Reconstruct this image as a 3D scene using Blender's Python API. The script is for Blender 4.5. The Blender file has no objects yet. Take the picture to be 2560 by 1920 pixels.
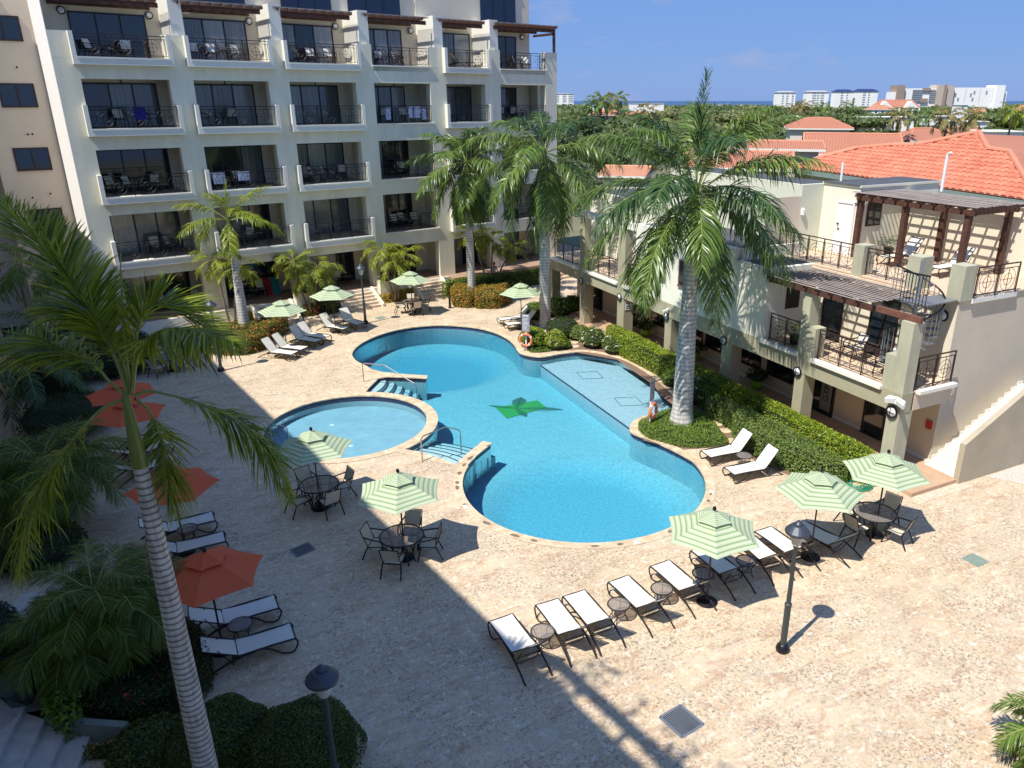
import bpy, bmesh, math, random
import numpy as np
from mathutils import Vector, Matrix
from math import sin, cos, pi, radians as R
rnd = random.Random(7)
SC = bpy.context.scene
COL = SC.collection

# ------------------------------------------------------------------ camera
CAMH = 12.0; PITCH = math.atan2(708., 1887.)
cam = bpy.data.cameras.new("camera"); camo = bpy.data.objects.new("camera", cam); COL.objects.link(camo)
camo.location = (0, 0, CAMH); camo.rotation_euler = (pi/2 - PITCH, 0, 0)
cam.sensor_width = 36.; cam.lens = 36*1887/2560.; cam.shift_x = -115/2560.
cam.clip_start = .1; cam.clip_end = 60000
SC.camera = camo

# ------------------------------------------------------------------ sun, sky, exposure
SUN = Vector((-.447, -.45, 1.)).normalized()
elev = math.asin(SUN.z)
sl = bpy.data.lights.new("sun", 'SUN'); sl.energy = 5.0; sl.angle = R(.5); sl.color = (1, .955, .88)
so = bpy.data.objects.new("sun", sl); COL.objects.link(so)
so.rotation_euler = SUN.to_track_quat('Z', 'Y').to_euler(); so.location = SUN*60
W = bpy.data.worlds.new("World"); SC.world = W; W.use_nodes = True
wn = W.node_tree.nodes; wl = W.node_tree.links; wn.clear()
wo = wn.new('ShaderNodeOutputWorld'); bg = wn.new('ShaderNodeBackground'); sky = wn.new('ShaderNodeTexSky')
sky.sky_type = 'NISHITA'; sky.sun_disc = False; sky.sun_elevation = elev
sky.sun_rotation = math.atan2(SUN.x, SUN.y)
sky.altitude = 0; sky.air_density = 1.0; sky.dust_density = .25; sky.ozone_density = 5.
hs = wn.new('ShaderNodeHueSaturation'); hs.inputs['Saturation'].default_value = 1.0
# small soft clouds high in the sky
tc = wn.new('ShaderNodeTexCoord'); mp = wn.new('ShaderNodeMapping'); mp.inputs['Scale'].default_value = (5, 5, 16)
mp.inputs['Location'].default_value = (3.3, 1.2, .4)
nz = wn.new('ShaderNodeTexNoise'); nz.inputs['Scale'].default_value = 1.3; nz.inputs['Detail'].default_value = 6; nz.inputs['Roughness'].default_value = .6
cr = wn.new('ShaderNodeValToRGB'); cr.color_ramp.elements[0].position = .575; cr.color_ramp.elements[1].position = .72
mx = wn.new('ShaderNodeMix'); mx.data_type = 'RGBA'; mx.inputs[7].default_value = (4.2, 4.2, 5.2, 1)
wl.new(tc.outputs['Generated'], mp.inputs[0]); wl.new(mp.outputs[0], nz.inputs[0]); wl.new(nz.outputs[0], cr.inputs[0])
mm = wn.new('ShaderNodeMath'); mm.operation = 'MULTIPLY'; mm.inputs[1].default_value = .38
wl.new(cr.outputs[0], mm.inputs[0]); wl.new(mm.outputs[0], mx.inputs[0])
tn = wn.new('ShaderNodeMix'); tn.data_type = 'RGBA'; tn.blend_type = 'MULTIPLY'; tn.inputs[0].default_value = 1; tn.inputs[7].default_value = (.95, .98, 1.0, 1)
bl = wn.new('ShaderNodeMix'); bl.data_type = 'RGBA'; bl.inputs[0].default_value = .82; bl.inputs[7].default_value = (1.42, 2.80, 6.5, 1)
wl.new(sky.outputs[0], hs.inputs['Color']); wl.new(hs.outputs[0], bl.inputs[6]); wl.new(bl.outputs[2], tn.inputs[6]); wl.new(tn.outputs[2], mx.inputs[6]); wl.new(mx.outputs[2], bg.inputs[0])
bg.inputs[1].default_value = .093
wl.new(bg.outputs[0], wo.inputs[0])
SC.view_settings.view_transform = 'Standard'; SC.view_settings.look = 'None'
SC.view_settings.exposure = 0.36; SC.view_settings.gamma = 1
SC.cycles.max_bounces = 8; SC.cycles.diffuse_bounces = 3; SC.cycles.transparent_max_bounces = 16; SC.cycles.transmission_bounces = 4
SC.cycles.caustics_reflective = False; SC.cycles.caustics_refractive = False

# ------------------------------------------------------------------ survey: pixel of the 2560x1920 photo -> point at height z
_c, _s = cos(PITCH), sin(PITCH)
def G(px, py, z=0.):
    x = (px-1395.)/1887.; y = -(py-960.)/1887.
    d = Vector((x, _c + y*_s, -_s + y*_c)); t = (z-CAMH)/d.z
    return Vector((0, 0, CAMH)) + d*t
def raydir(px, py):
    x = (px-1395.)/1887.; y = -(py-960.)/1887.
    return Vector((x, _c + y*_s, -_s + y*_c))
def zf(ox, oy, sc):
    return lambda x, y, z=0.: G(ox+x/sc, oy+y/sc, z)
gC = zf(500, 500, 2.765); gO = zf(1150, 1200, 2.765); gQ = zf(1600, 1000, 2.765); gN = zf(600, 900, 2.765)
gM = zf(1200, 500, 2.765); gL = zf(0, 900, 2.765); gLL = zf(0, 1320, 2.765); gS = zf(1760, 1320, 2.765)
g7 = zf(900, 440, 4.096); gF = zf(0, 0, 2212/2560.); gK = zf(560, 640, 6.506); g0 = zf(0, 500, 2.765)
gW = zf(1560, 820, 3.1725); gV = zf(1240, 740, 3.966)

# ------------------------------------------------------------------ materials
MATS = {}
def mat(name, col, rough=.7, metal=0., var=0., vscale=3., bump=0., bscale=20., spec=.5, coat=0., stretch=None, col2=None, detail=5):
    if name in MATS: return MATS[name]
    m = bpy.data.materials.new(name); m.use_nodes = True; n = m.node_tree.nodes; l = m.node_tree.links
    b = n['Principled BSDF']; b.inputs['Base Color'].default_value = (*col, 1); b.inputs['Roughness'].default_value = rough
    b.inputs['Metallic'].default_value = metal; b.inputs['Specular IOR Level'].default_value = spec; b.inputs['Coat Weight'].default_value = coat
    t = n.new('ShaderNodeTexCoord'); src = t.outputs['Object']
    if stretch:
        mp = n.new('ShaderNodeMapping'); mp.inputs['Scale'].default_value = stretch; l.new(src, mp.inputs[0]); src = mp.outputs[0]
    if var > 0:
        z = n.new('ShaderNodeTexNoise'); z.inputs['Scale'].default_value = vscale; z.inputs['Detail'].default_value = detail; z.inputs['Roughness'].default_value = .65
        l.new(src, z.inputs[0]); r = n.new('ShaderNodeValToRGB')
        c2 = col2 or tuple(c*(1-var) for c in col); c1 = tuple(min(1, c*(1+var*.6)) for c in col)
        r.color_ramp.elements[0].position = .32; r.color_ramp.elements[1].position = .68
        r.color_ramp.elements[0].color = (*c2, 1); r.color_ramp.elements[1].color = (*c1, 1)
        l.new(z.outputs[0], r.inputs[0]); l.new(r.outputs[0], b.inputs['Base Color'])
    if bump > 0:
        z2 = n.new('ShaderNodeTexNoise'); z2.inputs['Scale'].default_value = bscale; z2.inputs['Detail'].default_value = 4
        l.new(src, z2.inputs[0]); bp = n.new('ShaderNodeBump'); bp.inputs['Strength'].default_value = bump; bp.inputs['Distance'].default_value = .02
        l.new(z2.outputs[0], bp.inputs['Height']); l.new(bp.outputs[0], b.inputs['Normal'])
    MATS[name] = m; return m

def leafmat(name, col, col2, rough=.45, trans=.35, col3=None, p3=.0):
    """foliage: colour varies from leaf to leaf (random per island), with some light through the blade"""
    if name in MATS: return MATS[name]
    m = bpy.data.materials.new(name); m.use_nodes = True; n = m.node_tree.nodes; l = m.node_tree.links
    b = n['Principled BSDF']; out = n['Material Output']; geo = n.new('ShaderNodeNewGeometry'); r = n.new('ShaderNodeValToRGB')
    r.color_ramp.elements[0].color = (*col, 1); r.color_ramp.elements[1].color = (*col2, 1)
    if col3:
        e = r.color_ramp.elements.new(1-p3); e.color = (*col2, 1); e2 = r.color_ramp.elements.new(min(.999, 1-p3+.01)); e2.color = (*col3, 1); r.color_ramp.elements[-1].color = (*col3, 1)
    l.new(geo.outputs['Random Per Island'], r.inputs[0]); l.new(r.outputs[0], b.inputs['Base Color'])
    b.inputs['Roughness'].default_value = rough; b.inputs['Specular IOR Level'].default_value = .4
    tr = n.new('ShaderNodeBsdfTranslucent'); hv = n.new('ShaderNodeHueSaturation'); hv.inputs['Value'].default_value = 1.3; hv.inputs['Hue'].default_value = .485
    l.new(r.outputs[0], hv.inputs['Color']); l.new(hv.outputs[0], tr.inputs[0])
    ms = n.new('ShaderNodeMixShader'); ms.inputs[0].default_value = trans; l.new(b.outputs[0], ms.inputs[1]); l.new(tr.outputs[0], ms.inputs[2]); l.new(ms.outputs[0], out.inputs[0])
    MATS[name] = m; return m

WALL = mat('plaster_sage', (.80, .765, .60), .9, var=.13, vscale=.9, stretch=(1.3,1.3,.22), detail=7, bump=.25, bscale=60)
WALLC = mat('plaster_cream', (.76, .69, .54), .9, var=.05, vscale=.8, bump=.2, bscale=60)
WALLB = mat('plaster_beige', (.70, .60, .47), .9, var=.09, vscale=.35, bump=.25, bscale=60)
TRIM = mat('plaster_trim', (.78, .76, .67), .85, var=.04, vscale=1.2)
WALLW = mat('plaster_white', (.78, .76, .63), .9, var=.05, vscale=.9, bump=.25, bscale=50)
OLIVE = mat('plaster_olive', (.38, .355, .24), .9, var=.10, vscale=1.5, bump=.25, bscale=60)
PIERM = mat('plaster_weathered_olive', (.44, .43, .31), .9, var=.16, vscale=2.2, bump=.3, bscale=50, stretch=(1, 1, .35))
ENDW = mat('plaster_taupe', (.62, .545, .42), .92, var=.05, vscale=1.1, bump=.5, bscale=35)
BROWN = mat('dark_brown_frame', (.035, .018, .014), .5, spec=.4)
BLACKF = mat('black_frame', (.012, .012, .016), .45)
IRON = mat('wrought_iron', (.045, .022, .018), .5, metal=.2)
IRONB = mat('black_iron', (.012, .011, .012), .5, metal=.3)
WOODP = mat('pergola_wood', (.085, .035, .022), .75, var=.4, vscale=6, bump=.3, bscale=30, stretch=(1, 1, 1))
WOODG = mat('weathered_wood', (.36, .31, .28), .85, var=.25, vscale=1.6)
GLASSD = mat('dark_glass', (.012, .02, .028), .06, spec=.9)
BLUEG = mat('blue_black_glass', (.008, .014, .045), .12, spec=.8)
CURT = mat('curtain', (.36, .38, .36), .8, var=.18, vscale=4, stretch=(9, 9, .2))
WHITE = mat('white_paint', (.80, .80, .78), .5, var=.02, vscale=2)
SLING = mat('white_sling', (.72, .69, .61), .8, var=.05, vscale=3)
CREAM = mat('cream_sling', (.60, .54, .42), .8, var=.05, vscale=3)
FRAME = mat('bronze_frame', (.040, .028, .024), .42, metal=.35)
FRAMEB = mat('dark_frame', (.010, .010, .014), .4, metal=.3)
GREY = mat('grey_metal', (.33, .34, .36), .45, metal=.6)
LAMPG = mat('lamp_green_grey', (.050, .065, .065), .5, metal=.3)
MILK = mat('milk_glass', (.80, .80, .78), .3)
SOIL = mat('soil', (.22, .14, .095), .95, var=.35, vscale=8, bump=.5, bscale=40)
DARKROOF = mat('roof_felt', (.075, .08, .09), .9, var=.2, vscale=2)
STONE = mat('coral_stone', (.62, .50, .37), .85, var=.25, vscale=6, bump=.4, bscale=25)
LIME = mat('lime_pot', (.22, .42, .02), .35)

# ------------------------------------------------------------------ mesh builder
class MB:
    def __init__(s): s.v = []; s.f = []; s.uv = None; s.mi = []
    def add(s, vs, fs, uvs=None, mi=0):
        o = len(s.v); s.v += [tuple(p) for p in vs]; s.f += [tuple(i+o for i in f) for f in fs]; s.mi += [mi]*len(fs)
        if uvs is not None:
            if s.uv is None: s.uv = []
            s.uv += uvs
        return s
    def box(s, x0, x1, y0, y1, z0, z1, M=None, mi=0):
        vs = [Vector(p) for p in ((x0,y0,z0),(x1,y0,z0),(x1,y1,z0),(x0,y1,z0),(x0,y0,z1),(x1,y0,z1),(x1,y1,z1),(x0,y1,z1))]
        if M: vs = [M @ p for p in vs]
        return s.add(vs, [(3,2,1,0),(4,5,6,7),(0,1,5,4),(1,2,6,5),(2,3,7,6),(3,0,4,7)], mi=mi)
    def bar(s, a, b, w, h=None, up=(0,0,1), mi=0):
        a = Vector(a); b = Vector(b); h = h or w; d = (b-a); L = d.length; d.normalize(); u = Vector(up)
        if abs(d.dot(u)) > .98: u = Vector((1,0,0))
        x = d.cross(u).normalized(); y = x.cross(d).normalized()
        vs = []
        for p in (a, b):
            for i, j in ((-1,-1),(1,-1),(1,1),(-1,1)): vs.append(p + x*(i*w/2) + y*(j*h/2))
        return s.add(vs, [(3,2,1,0),(4,5,6,7),(0,1,5,4),(1,2,6,5),(2,3,7,6),(3,0,4,7)], mi=mi)
    def tube(s, pts, r, n=6, cap=True, mi=0):
        pts = [Vector(p) for p in pts]; rs = r if hasattr(r, '__len__') else [r]*len(pts); rings = []
        ref = None
        for i, p in enumerate(pts):
            d = (pts[min(i+1, len(pts)-1)] - pts[max(i-1, 0)])
            if d.length < 1e-9: d = Vector((0,0,1))
            d.normalize()
            if ref is None:
                ref = Vector((0,0,1)) if abs(d.z) < .9 else Vector((1,0,0))
            x = d.cross(ref)
            if x.length < 1e-4: x = d.cross(Vector((.3,.9,.2)))
            x.normalize(); y = x.cross(d).normalized(); ref = y
            rings.append([p + x*(rs[i]*cos(2*pi*k/n)) + y*(rs[i]*sin(2*pi*k/n)) for k in range(n)])
        vs = [q for rg in rings for q in rg]; fs = []
        for i in range(len(pts)-1):
            for k in range(n): fs.append((i*n+k, i*n+(k+1)%n, (i+1)*n+(k+1)%n, (i+1)*n+k))
        if cap: fs.append(tuple(range(n-1, -1, -1))); fs.append(tuple((len(pts)-1)*n+k for k in range(n)))
        return s.add(vs, fs, mi=mi)
    def lathe(s, prof, n=16, c=(0,0,0), cap=True, mi=0, a0=0):
        vs = []; fs = []
        for r, z in prof:
            for k in range(n): vs.append((c[0]+r*cos(a0+2*pi*k/n), c[1]+r*sin(a0+2*pi*k/n), c[2]+z))
        for i in range(len(prof)-1):
            for k in range(n): fs.append((i*n+k, i*n+(k+1)%n, (i+1)*n+(k+1)%n, (i+1)*n+k))
        if cap:
            if prof[0][0] > 1e-5: fs.append(tuple(range(n-1, -1, -1)))
            if prof[-1][0] > 1e-5: fs.append(tuple((len(prof)-1)*n+k for k in range(n)))
        return s.add(vs, fs, mi=mi)
    def prism(s, poly, z0, z1, mi=0):
        n = len(poly); vs = [(p[0], p[1], z0) for p in poly] + [(p[0], p[1], z1) for p in poly]
        fs = [tuple(range(n-1, -1, -1)), tuple(range(n, 2*n))] + [(i, (i+1)%n, n+(i+1)%n, n+i) for i in range(n)]
        return s.add(vs, fs, mi=mi)
    def quad(s, a, b, c, d, mi=0): return s.add([a,b,c,d], [(0,1,2,3)], mi=mi)
    def mesh(s, name, m):
        me = bpy.data.meshes.new(name); me.from_pydata(s.v, [], s.f)
        ms = m if isinstance(m, (list, tuple)) else [m]
        for q in ms: me.materials.append(q)
        if len(ms) > 1: me.polygons.foreach_set('material_index', s.mi)
        if s.uv is not None:
            u = me.uv_layers.new(name='UVMap'); vi = np.empty(len(me.loops), dtype=np.int32); me.loops.foreach_get('vertex_index', vi)
            arr = np.array(s.uv, dtype=np.float32)[vi]; u.data.foreach_set('uv', arr.ravel())
        me.update(); return me
    def build(s, name, m, parent=None, smooth=False, kind=None, label=None, cat=None, group=None, loc=None, rz=0):
        o = bpy.data.objects.new(name, s.mesh(name, m)); COL.objects.link(o)
        if smooth: o.data.shade_smooth()
        if parent: o.parent = parent
        if loc is not None: o.location = loc; o.rotation_euler.z = rz
        return tag(o, label, cat, group, kind)
def npmesh(name, V, F, m, parent=None, uv=None, smooth=False):
    """fast mesh from numpy arrays; F (n,3) or (n,4)"""
    me = bpy.data.meshes.new(name); k = F.shape[1]
    me.vertices.add(len(V)); me.vertices.foreach_set('co', np.asarray(V, np.float32).ravel())
    me.loops.add(F.size); me.loops.foreach_set('vertex_index', np.asarray(F, np.int32).ravel())
    me.polygons.add(len(F)); me.polygons.foreach_set('loop_start', np.arange(0, F.size, k, dtype=np.int32))
    me.materials.append(m); me.update(calc_edges=True)
    if smooth: me.shade_smooth()
    o = bpy.data.objects.new(name, me); COL.objects.link(o)
    if parent: o.parent = parent
    return o
def tag(o, label=None, cat=None, group=None, kind=None):
    if label: o['label'] = label
    if cat: o['category'] = cat
    if group: o['group'] = group
    if kind: o['kind'] = kind
    return o
def thing(name, label, cat, loc=(0,0,0), rz=0., group=None):
    o = bpy.data.objects.new(name, None); COL.objects.link(o); o.empty_display_size = .2
    o.location = loc; o.rotation_euler = (0, 0, rz); return tag(o, label, cat, group)
def dup(root, loc=None, rz=None, label=None, group=None, scale=None):
    r = root.copy(); COL.objects.link(r)
    if loc is not None: r.location = loc
    if rz is not None: r.rotation_euler = (0, 0, rz)
    if label: r['label'] = label
    if group: r['group'] = group
    if scale: r.scale = (scale,)*3
    for ch in list(root.children):
        c = ch.copy(); COL.objects.link(c); c.parent = r
        for g in ch.children:
            d = g.copy(); COL.objects.link(d); d.parent = c
    return r
def first_or_dup(store, key, make, loc, rz, label, group=None, scale=None):
    if key not in store:
        o = make(); store[key] = o; o.location = loc; o.rotation_euler = (0, 0, rz); o['label'] = label
        if group: o['group'] = group
        if scale: o.scale = (scale,)*3
        return o
    return dup(store[key], loc, rz, label, group, scale)
ST = {}
def arc(cx, cy, r, a0, a1, n): return [(cx+r*cos(R(a0+(a1-a0)*i/n)), cy+r*sin(R(a0+(a1-a0)*i/n))) for i in range(n+1)]
def smoothpoly(P, closed=False, k=4):
    """Catmull-Rom through points"""
    n = len(P); out = []
    for i in range(n if closed else n-1):
        p = [P[(i+j) % n] if closed else P[min(max(i+j, 0), n-1)] for j in (-1, 0, 1, 2)]
        for t in [q/k for q in range(k)]:
            out.append(tuple(.5*((2*p[1][a]) + (-p[0][a]+p[2][a])*t + (2*p[0][a]-5*p[1][a]+4*p[2][a]-p[3][a])*t*t + (-p[0][a]+3*p[1][a]-3*p[2][a]+p[3][a])*t**3) for a in range(2)))
    if not closed: out.append(tuple(P[-1][:2]))
    return out
# local frames of the two buildings: x along the facade, y into the building
HANG = R(37.6); HO = Vector((-19.73, 41.5, 0)); RANG = R(-63.2); RO = Vector((5.08, 30.55, 0))
def Hp(s, d, z): return HO + Vector((cos(HANG)*s - sin(HANG)*d, sin(HANG)*s + cos(HANG)*d, z))
def Rp(s, d, z): return RO + Vector((cos(RANG)*s - sin(RANG)*d, sin(RANG)*s + cos(RANG)*d, z))
# ================================================================== deck material: coral stone slabs
def deck_material():
    m = bpy.data.materials.new('coral_stone_paving'); m.use_nodes = True; n = m.node_tree.nodes; l = m.node_tree.links; b = n['Principled BSDF']
    t = n.new('ShaderNodeTexCoord'); mp = n.new('ShaderNodeMapping'); mp.inputs['Rotation'].default_value = (0, 0, R(-27)); l.new(t.outputs['Object'], mp.inputs[0])
    def noise(sc, det=5, ro=.6, vec=None, dist=0):
        z = n.new('ShaderNodeTexNoise'); z.inputs['Scale'].default_value = sc; z.inputs['Detail'].default_value = det; z.inputs['Roughness'].default_value = ro; z.inputs['Distortion'].default_value = dist
        l.new(vec or mp.outputs[0], z.inputs[0]); return z.outputs[0]
    def ramp(src, p0, p1, c0=(0,0,0), c1=(1,1,1)):
        r = n.new('ShaderNodeValToRGB'); r.color_ramp.elements[0].position = p0; r.color_ramp.elements[1].position = p1
        r.color_ramp.elements[0].color = (*c0, 1); r.color_ramp.elements[1].color = (*c1, 1); l.new(src, r.inputs[0]); return r.outputs[0]
    def mix(f, a, c, bt='MIX'):
        x = n.new('ShaderNodeMix'); x.data_type = 'RGBA'; x.blend_type = bt
        for v, i in ((f, 0), (a, 6), (c, 7)):
            if isinstance(v, (int, float)): x.inputs[i].default_value = v
            elif isinstance(v, tuple): x.inputs[i].default_value = (*v, 1)
            else: l.new(v, x.inputs[i])
        return x.outputs[2]
    base = ramp(noise(.35, 4, .6), .35, .7, (.545, .425, .28), (.625, .51, .36))
    st = n.new('ShaderNodeMapping'); st.inputs['Scale'].default_value = (1, 2.6, 1); l.new(mp.outputs[0], st.inputs[0])
    br = ramp(noise(1.1, 8, .72, st.outputs[0], .6), .50, .64); base = mix(br, base, (.47, .32, .20))             # rusty veins
    gr = ramp(noise(2.2, 7, .7, st.outputs[0]), .56, .70); base = mix(gr, base, (.52, .47, .41))                    # grey patches
    wh = ramp(noise(5., 6, .7), .52, .66); base = mix(wh, base, (.72, .62, .48))
    v = n.new('ShaderNodeTexVoronoi'); v.inputs['Scale'].default_value = 16; v.inputs['Randomness'].default_value = 1
    wv = n.new('ShaderNodeMapping'); wv.inputs['Scale'].default_value = (1, 1.9, 1); l.new(mp.outputs[0], wv.inputs[0]); l.new(wv.outputs[0], v.inputs[0])
    pit = ramp(noise(13., 9, .85, None, .5), .53, .57); pm = n.new('ShaderNodeMath'); pm.operation = 'MULTIPLY'; l.new(pit, pm.inputs[0]); l.new(ramp(noise(.8, 4, .65), .34, .60), pm.inputs[1])
    base = mix(pm.outputs[0], base, (.20, .145, .105))
    sh = ramp(v.outputs['Distance'], .05, .13, (1,1,1), (0,0,0)); sm = n.new('ShaderNodeMath'); sm.operation = 'MULTIPLY'; l.new(sh, sm.inputs[0]); l.new(ramp(noise(3., 3, .6), .5, .6), sm.inputs[1])
    base = mix(sm.outputs[0], base, (.28, .22, .17))
    bk = n.new('ShaderNodeTexBrick'); bk.inputs['Scale'].default_value = 1.; bk.inputs['Mortar Size'].default_value = .005; bk.inputs['Brick Width'].default_value = .92; bk.inputs['Row Height'].default_value = .61
    bk.inputs['Color1'].default_value = (.96, .96, .96, 1); bk.inputs['Color2'].default_value = (1.06, 1.05, 1.03, 1); bk.inputs['Mortar'].default_value = (.86, .83, .80, 1); bk.inputs['Mortar Smooth'].default_value = .4
    l.new(mp.outputs[0], bk.inputs[0]); base = mix(1., base, bk.outputs[0], 'MULTIPLY')
    l.new(base, b.inputs['Base Color']); b.inputs['Roughness'].default_value = .72
    bp = n.new('ShaderNodeBump'); bp.inputs['Strength'].default_value = .45; bp.inputs['Distance'].default_value = .02; bp.invert = True
    l.new(pm.outputs[0], bp.inputs['Height']); l.new(bp.outputs[0], b.inputs['Normal'])
    return m
DECK = deck_material()

# ================================================================== pool outline (water edge), world metres
A_C = [(-9.31,34.5),(-9.95,35.2),(-10.42,36.2),(-10.5,37.4),(-10.25,38.6),(-9.6,39.9),(-8.6,40.9),(-7.2,41.5),(-5.9,41.45),(-4.5,40.95),(-3.5,40.1),(-2.78,39.05),(-2.3,37.9),(-2.06,36.9),(-1.75,36.25),(-.86,35.85),(.15,36.38),(1.19,36.68),(2.27,36.23),(3.29,35.27),(4.06,33.78),(4.66,32.02),(5.02,30.4),(5.05,29.3),(4.5,28.75),(3.75,28.4),(3.1,27.85),(2.84,27.1),(2.86,26.65),(3.15,26.28),(3.68,25.75),(4.25,25.05),(4.68,24.4)]
Cc = (.87, 22.95); Cr = 4.12
A_C = smoothpoly(A_C, False, 4)
a0 = math.degrees(math.atan2(24.2-Cc[1], 4.75-Cc[0]))
C_arc = arc(*Cc, Cr, a0, -198, 70)                      # round the near circle clockwise to the wall
wall_in = [(-2.98,24.6),(-2.52,25.64)]
steps_edge = [(-2.78,25.80),(-3.24,24.75),(-3.60,23.85),(-4.12,24.28),(-4.93,24.81),(-5.45,25.05)]
Bc = (-8.34, 27.42); Br = 3.13; BR2 = 3.52
b0 = math.degrees(math.atan2(25.15-Bc[1], -5.75-Bc[0])); b1 = math.degrees(math.atan2(30.93-Bc[1], -8.5-Bc[0]))
B_out = arc(*Bc, BR2, b0, b1, 30)
steps2_edge = [(-8.45,31.65),(-8.3,32.78),(-7.9,32.98),(-7.1,32.92),(-6.12,32.76)]
POOL = A_C + C_arc + wall_in + steps_edge + B_out + steps2_edge + [(-6.10,33.03),(-7.29,33.25),(-8.33,33.56),(-8.9,33.95)]
KIDS = arc(*Bc, Br, 0, 360, 72)[:-1]

def offset(P, d):
    """push a closed clockwise/anticlockwise outline outward by d"""
    n = len(P); A = sum(P[i][0]*P[(i+1)%n][1]-P[(i+1)%n][0]*P[i][1] for i in range(n)); sg = 1 if A > 0 else -1; out = []
    for i in range(n):
        a = Vector(P[i-1][:2]); b = Vector(P[i][:2]); c = Vector(P[(i+1)%n][:2]); u = (b-a); v = (c-b)
        if u.length < 1e-6 or v.length < 1e-6: out.append(tuple(b)); continue
        u.normalize(); v.normalize(); n1 = Vector((u.y, -u.x))*sg; n2 = Vector((v.y, -v.x))*sg; m = n1+n2
        if m.length < .2: m = n1.copy()
        m.normalize(); k = 1/max(.6, m.dot(n1)); out.append(tuple(b + m*d*k))
    return out
def fillmesh(name, loops, z, m, kind=None, zt=None):
    bm = bmesh.new(); es = []
    for lp in loops:
        vs = [bm.verts.new((p[0], p[1], z)) for p in lp]
        for i in range(len(vs)): es.append(bm.edges.new((vs[i], vs[(i+1)%len(vs)])))
    bmesh.ops.triangle_fill(bm, edges=es, use_beauty=True, use_dissolve=False)
    bmesh.ops.recalc_face_normals(bm, faces=bm.faces)
    for f in bm.faces:
        if f.normal.z < 0: f.normal_flip()
    me = bpy.data.meshes.new(name); bm.to_mesh(me); bm.free(); me.materials.append(m)
    o = bpy.data.objects.new(name, me); COL.objects.link(o); return tag(o, kind=kind)

# deck with two holes; the rest of the world around it
deck_out = [(-40,3),(22,-6),(26,12),(14.3,27.2),(9.5,36.5),(3,50),(4,62),(-26,37),(-40,34)]
CUT = [-POOLX for POOLX in ()]
def inset_fix(P): return P
fillmesh('pool_deck', [deck_out, offset(POOL, .012), offset(KIDS, .012)], 0, DECK, 'structure')
gm = mat('dry_ground', (.16, .14, .085), .95, var=.5, vscale=.02, col2=(.05, .075, .025))
fillmesh('ground', [[(-1500,-60),(1800,-60),(1800,1500),(-1500,1500)], [(-38,4),(21,-5),(25,12),(13,27),(2.5,49),(3,60),(-25,36),(-38,33)]], -.3, gm, 'structure')
sea = mat('sea_water', (.010, .045, .11), .25, spec=.4)
MB().add([(-30000,1480,-.8),(30000,1480,-.8),(30000,40000,-.8),(-30000,40000,-.8)], [(0,1,2,3)]).build('sea', sea, kind='structure')
gv = mat('white_gravel', (.62, .55, .47), .95, var=.5, vscale=28, bump=.8, bscale=60, detail=8)
MB().add([tuple(Rp(11.02,5.05,.006)), tuple(Rp(11.02,14,.006)), tuple(Rp(16,14,.006)), tuple(Rp(14.6,7.2,.006)), tuple(Rp(12.4,6.0,.006))], [(0,1,2,3,4)]).build('gravel_bed', gv, kind='structure')

# pool shells: coloured plaster walls and floors at their real depths
TILE = mat('dark_blue_waterline_tile', (.012, .022, .085), .25, var=.4, vscale=14)
PLAS = mat('caustic_mottled_plaster', (.46, .64, .66), .6, var=.22, vscale=11, detail=9)  # fine mottling paints the rippling caustic light into the floor colour
PLAS2 = mat('deep_caustic_mottled_plaster', (.42, .60, .64), .6, var=.24, vscale=10, detail=9)  # same painted caustic mottling for the deep bowls
PLASL = mat('shallow_caustic_mottled_plaster', (.46, .57, .64), .6, var=.18, vscale=11, detail=9)  # caustic light mottled into the shelf colour too
PLASK = mat('wading_pool_plaster', (.34, .50, .58), .6, var=.12, vscale=1.6, detail=7)
TLINE = mat('dark_tile_line', (.02, .05, .11), .4)
WZ = -.075
def wallstrip(mb, P, z0, z1, closed=True, mi=0):
    n = len(P)
    for i in range(n if closed else n-1):
        a = P[i]; b = P[(i+1)%n]; mb.add([(a[0],a[1],z0),(b[0],b[1],z0),(b[0],b[1],z1),(a[0],a[1],z1)], [(0,1,2,3)], mi=mi)
shell = thing('swimming_pool', 'large free-form blue swimming pool with a pale shallow shelf in the stone deck', 'pool')
mb = MB(); wallstrip(mb, POOL, -.20, -.012); mb.build('waterline_tile', TILE, shell)
mb = MB(); wallstrip(mb, offset(POOL, .003), -2.4, -.235); mb.build('pool_wall', mat('pool_wall_plaster', (.22,.44,.52), .6, var=.15, vscale=9), shell)
# floors
fl = fillmesh('pool_floor', [offset(POOL, .05), ], -1.15, PLAS); fl.parent = shell
def disc(name, c, r, z, m, n=72, zlo=None):
    mb = MB(); P = arc(*c, r, 0, 360, n)[:-1]; mb.add([(p[0],p[1],z) for p in P], [tuple(range(n))])
    if zlo is not None: wallstrip(mb, P, zlo, z)
    return mb.build(name, m, shell)
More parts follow.
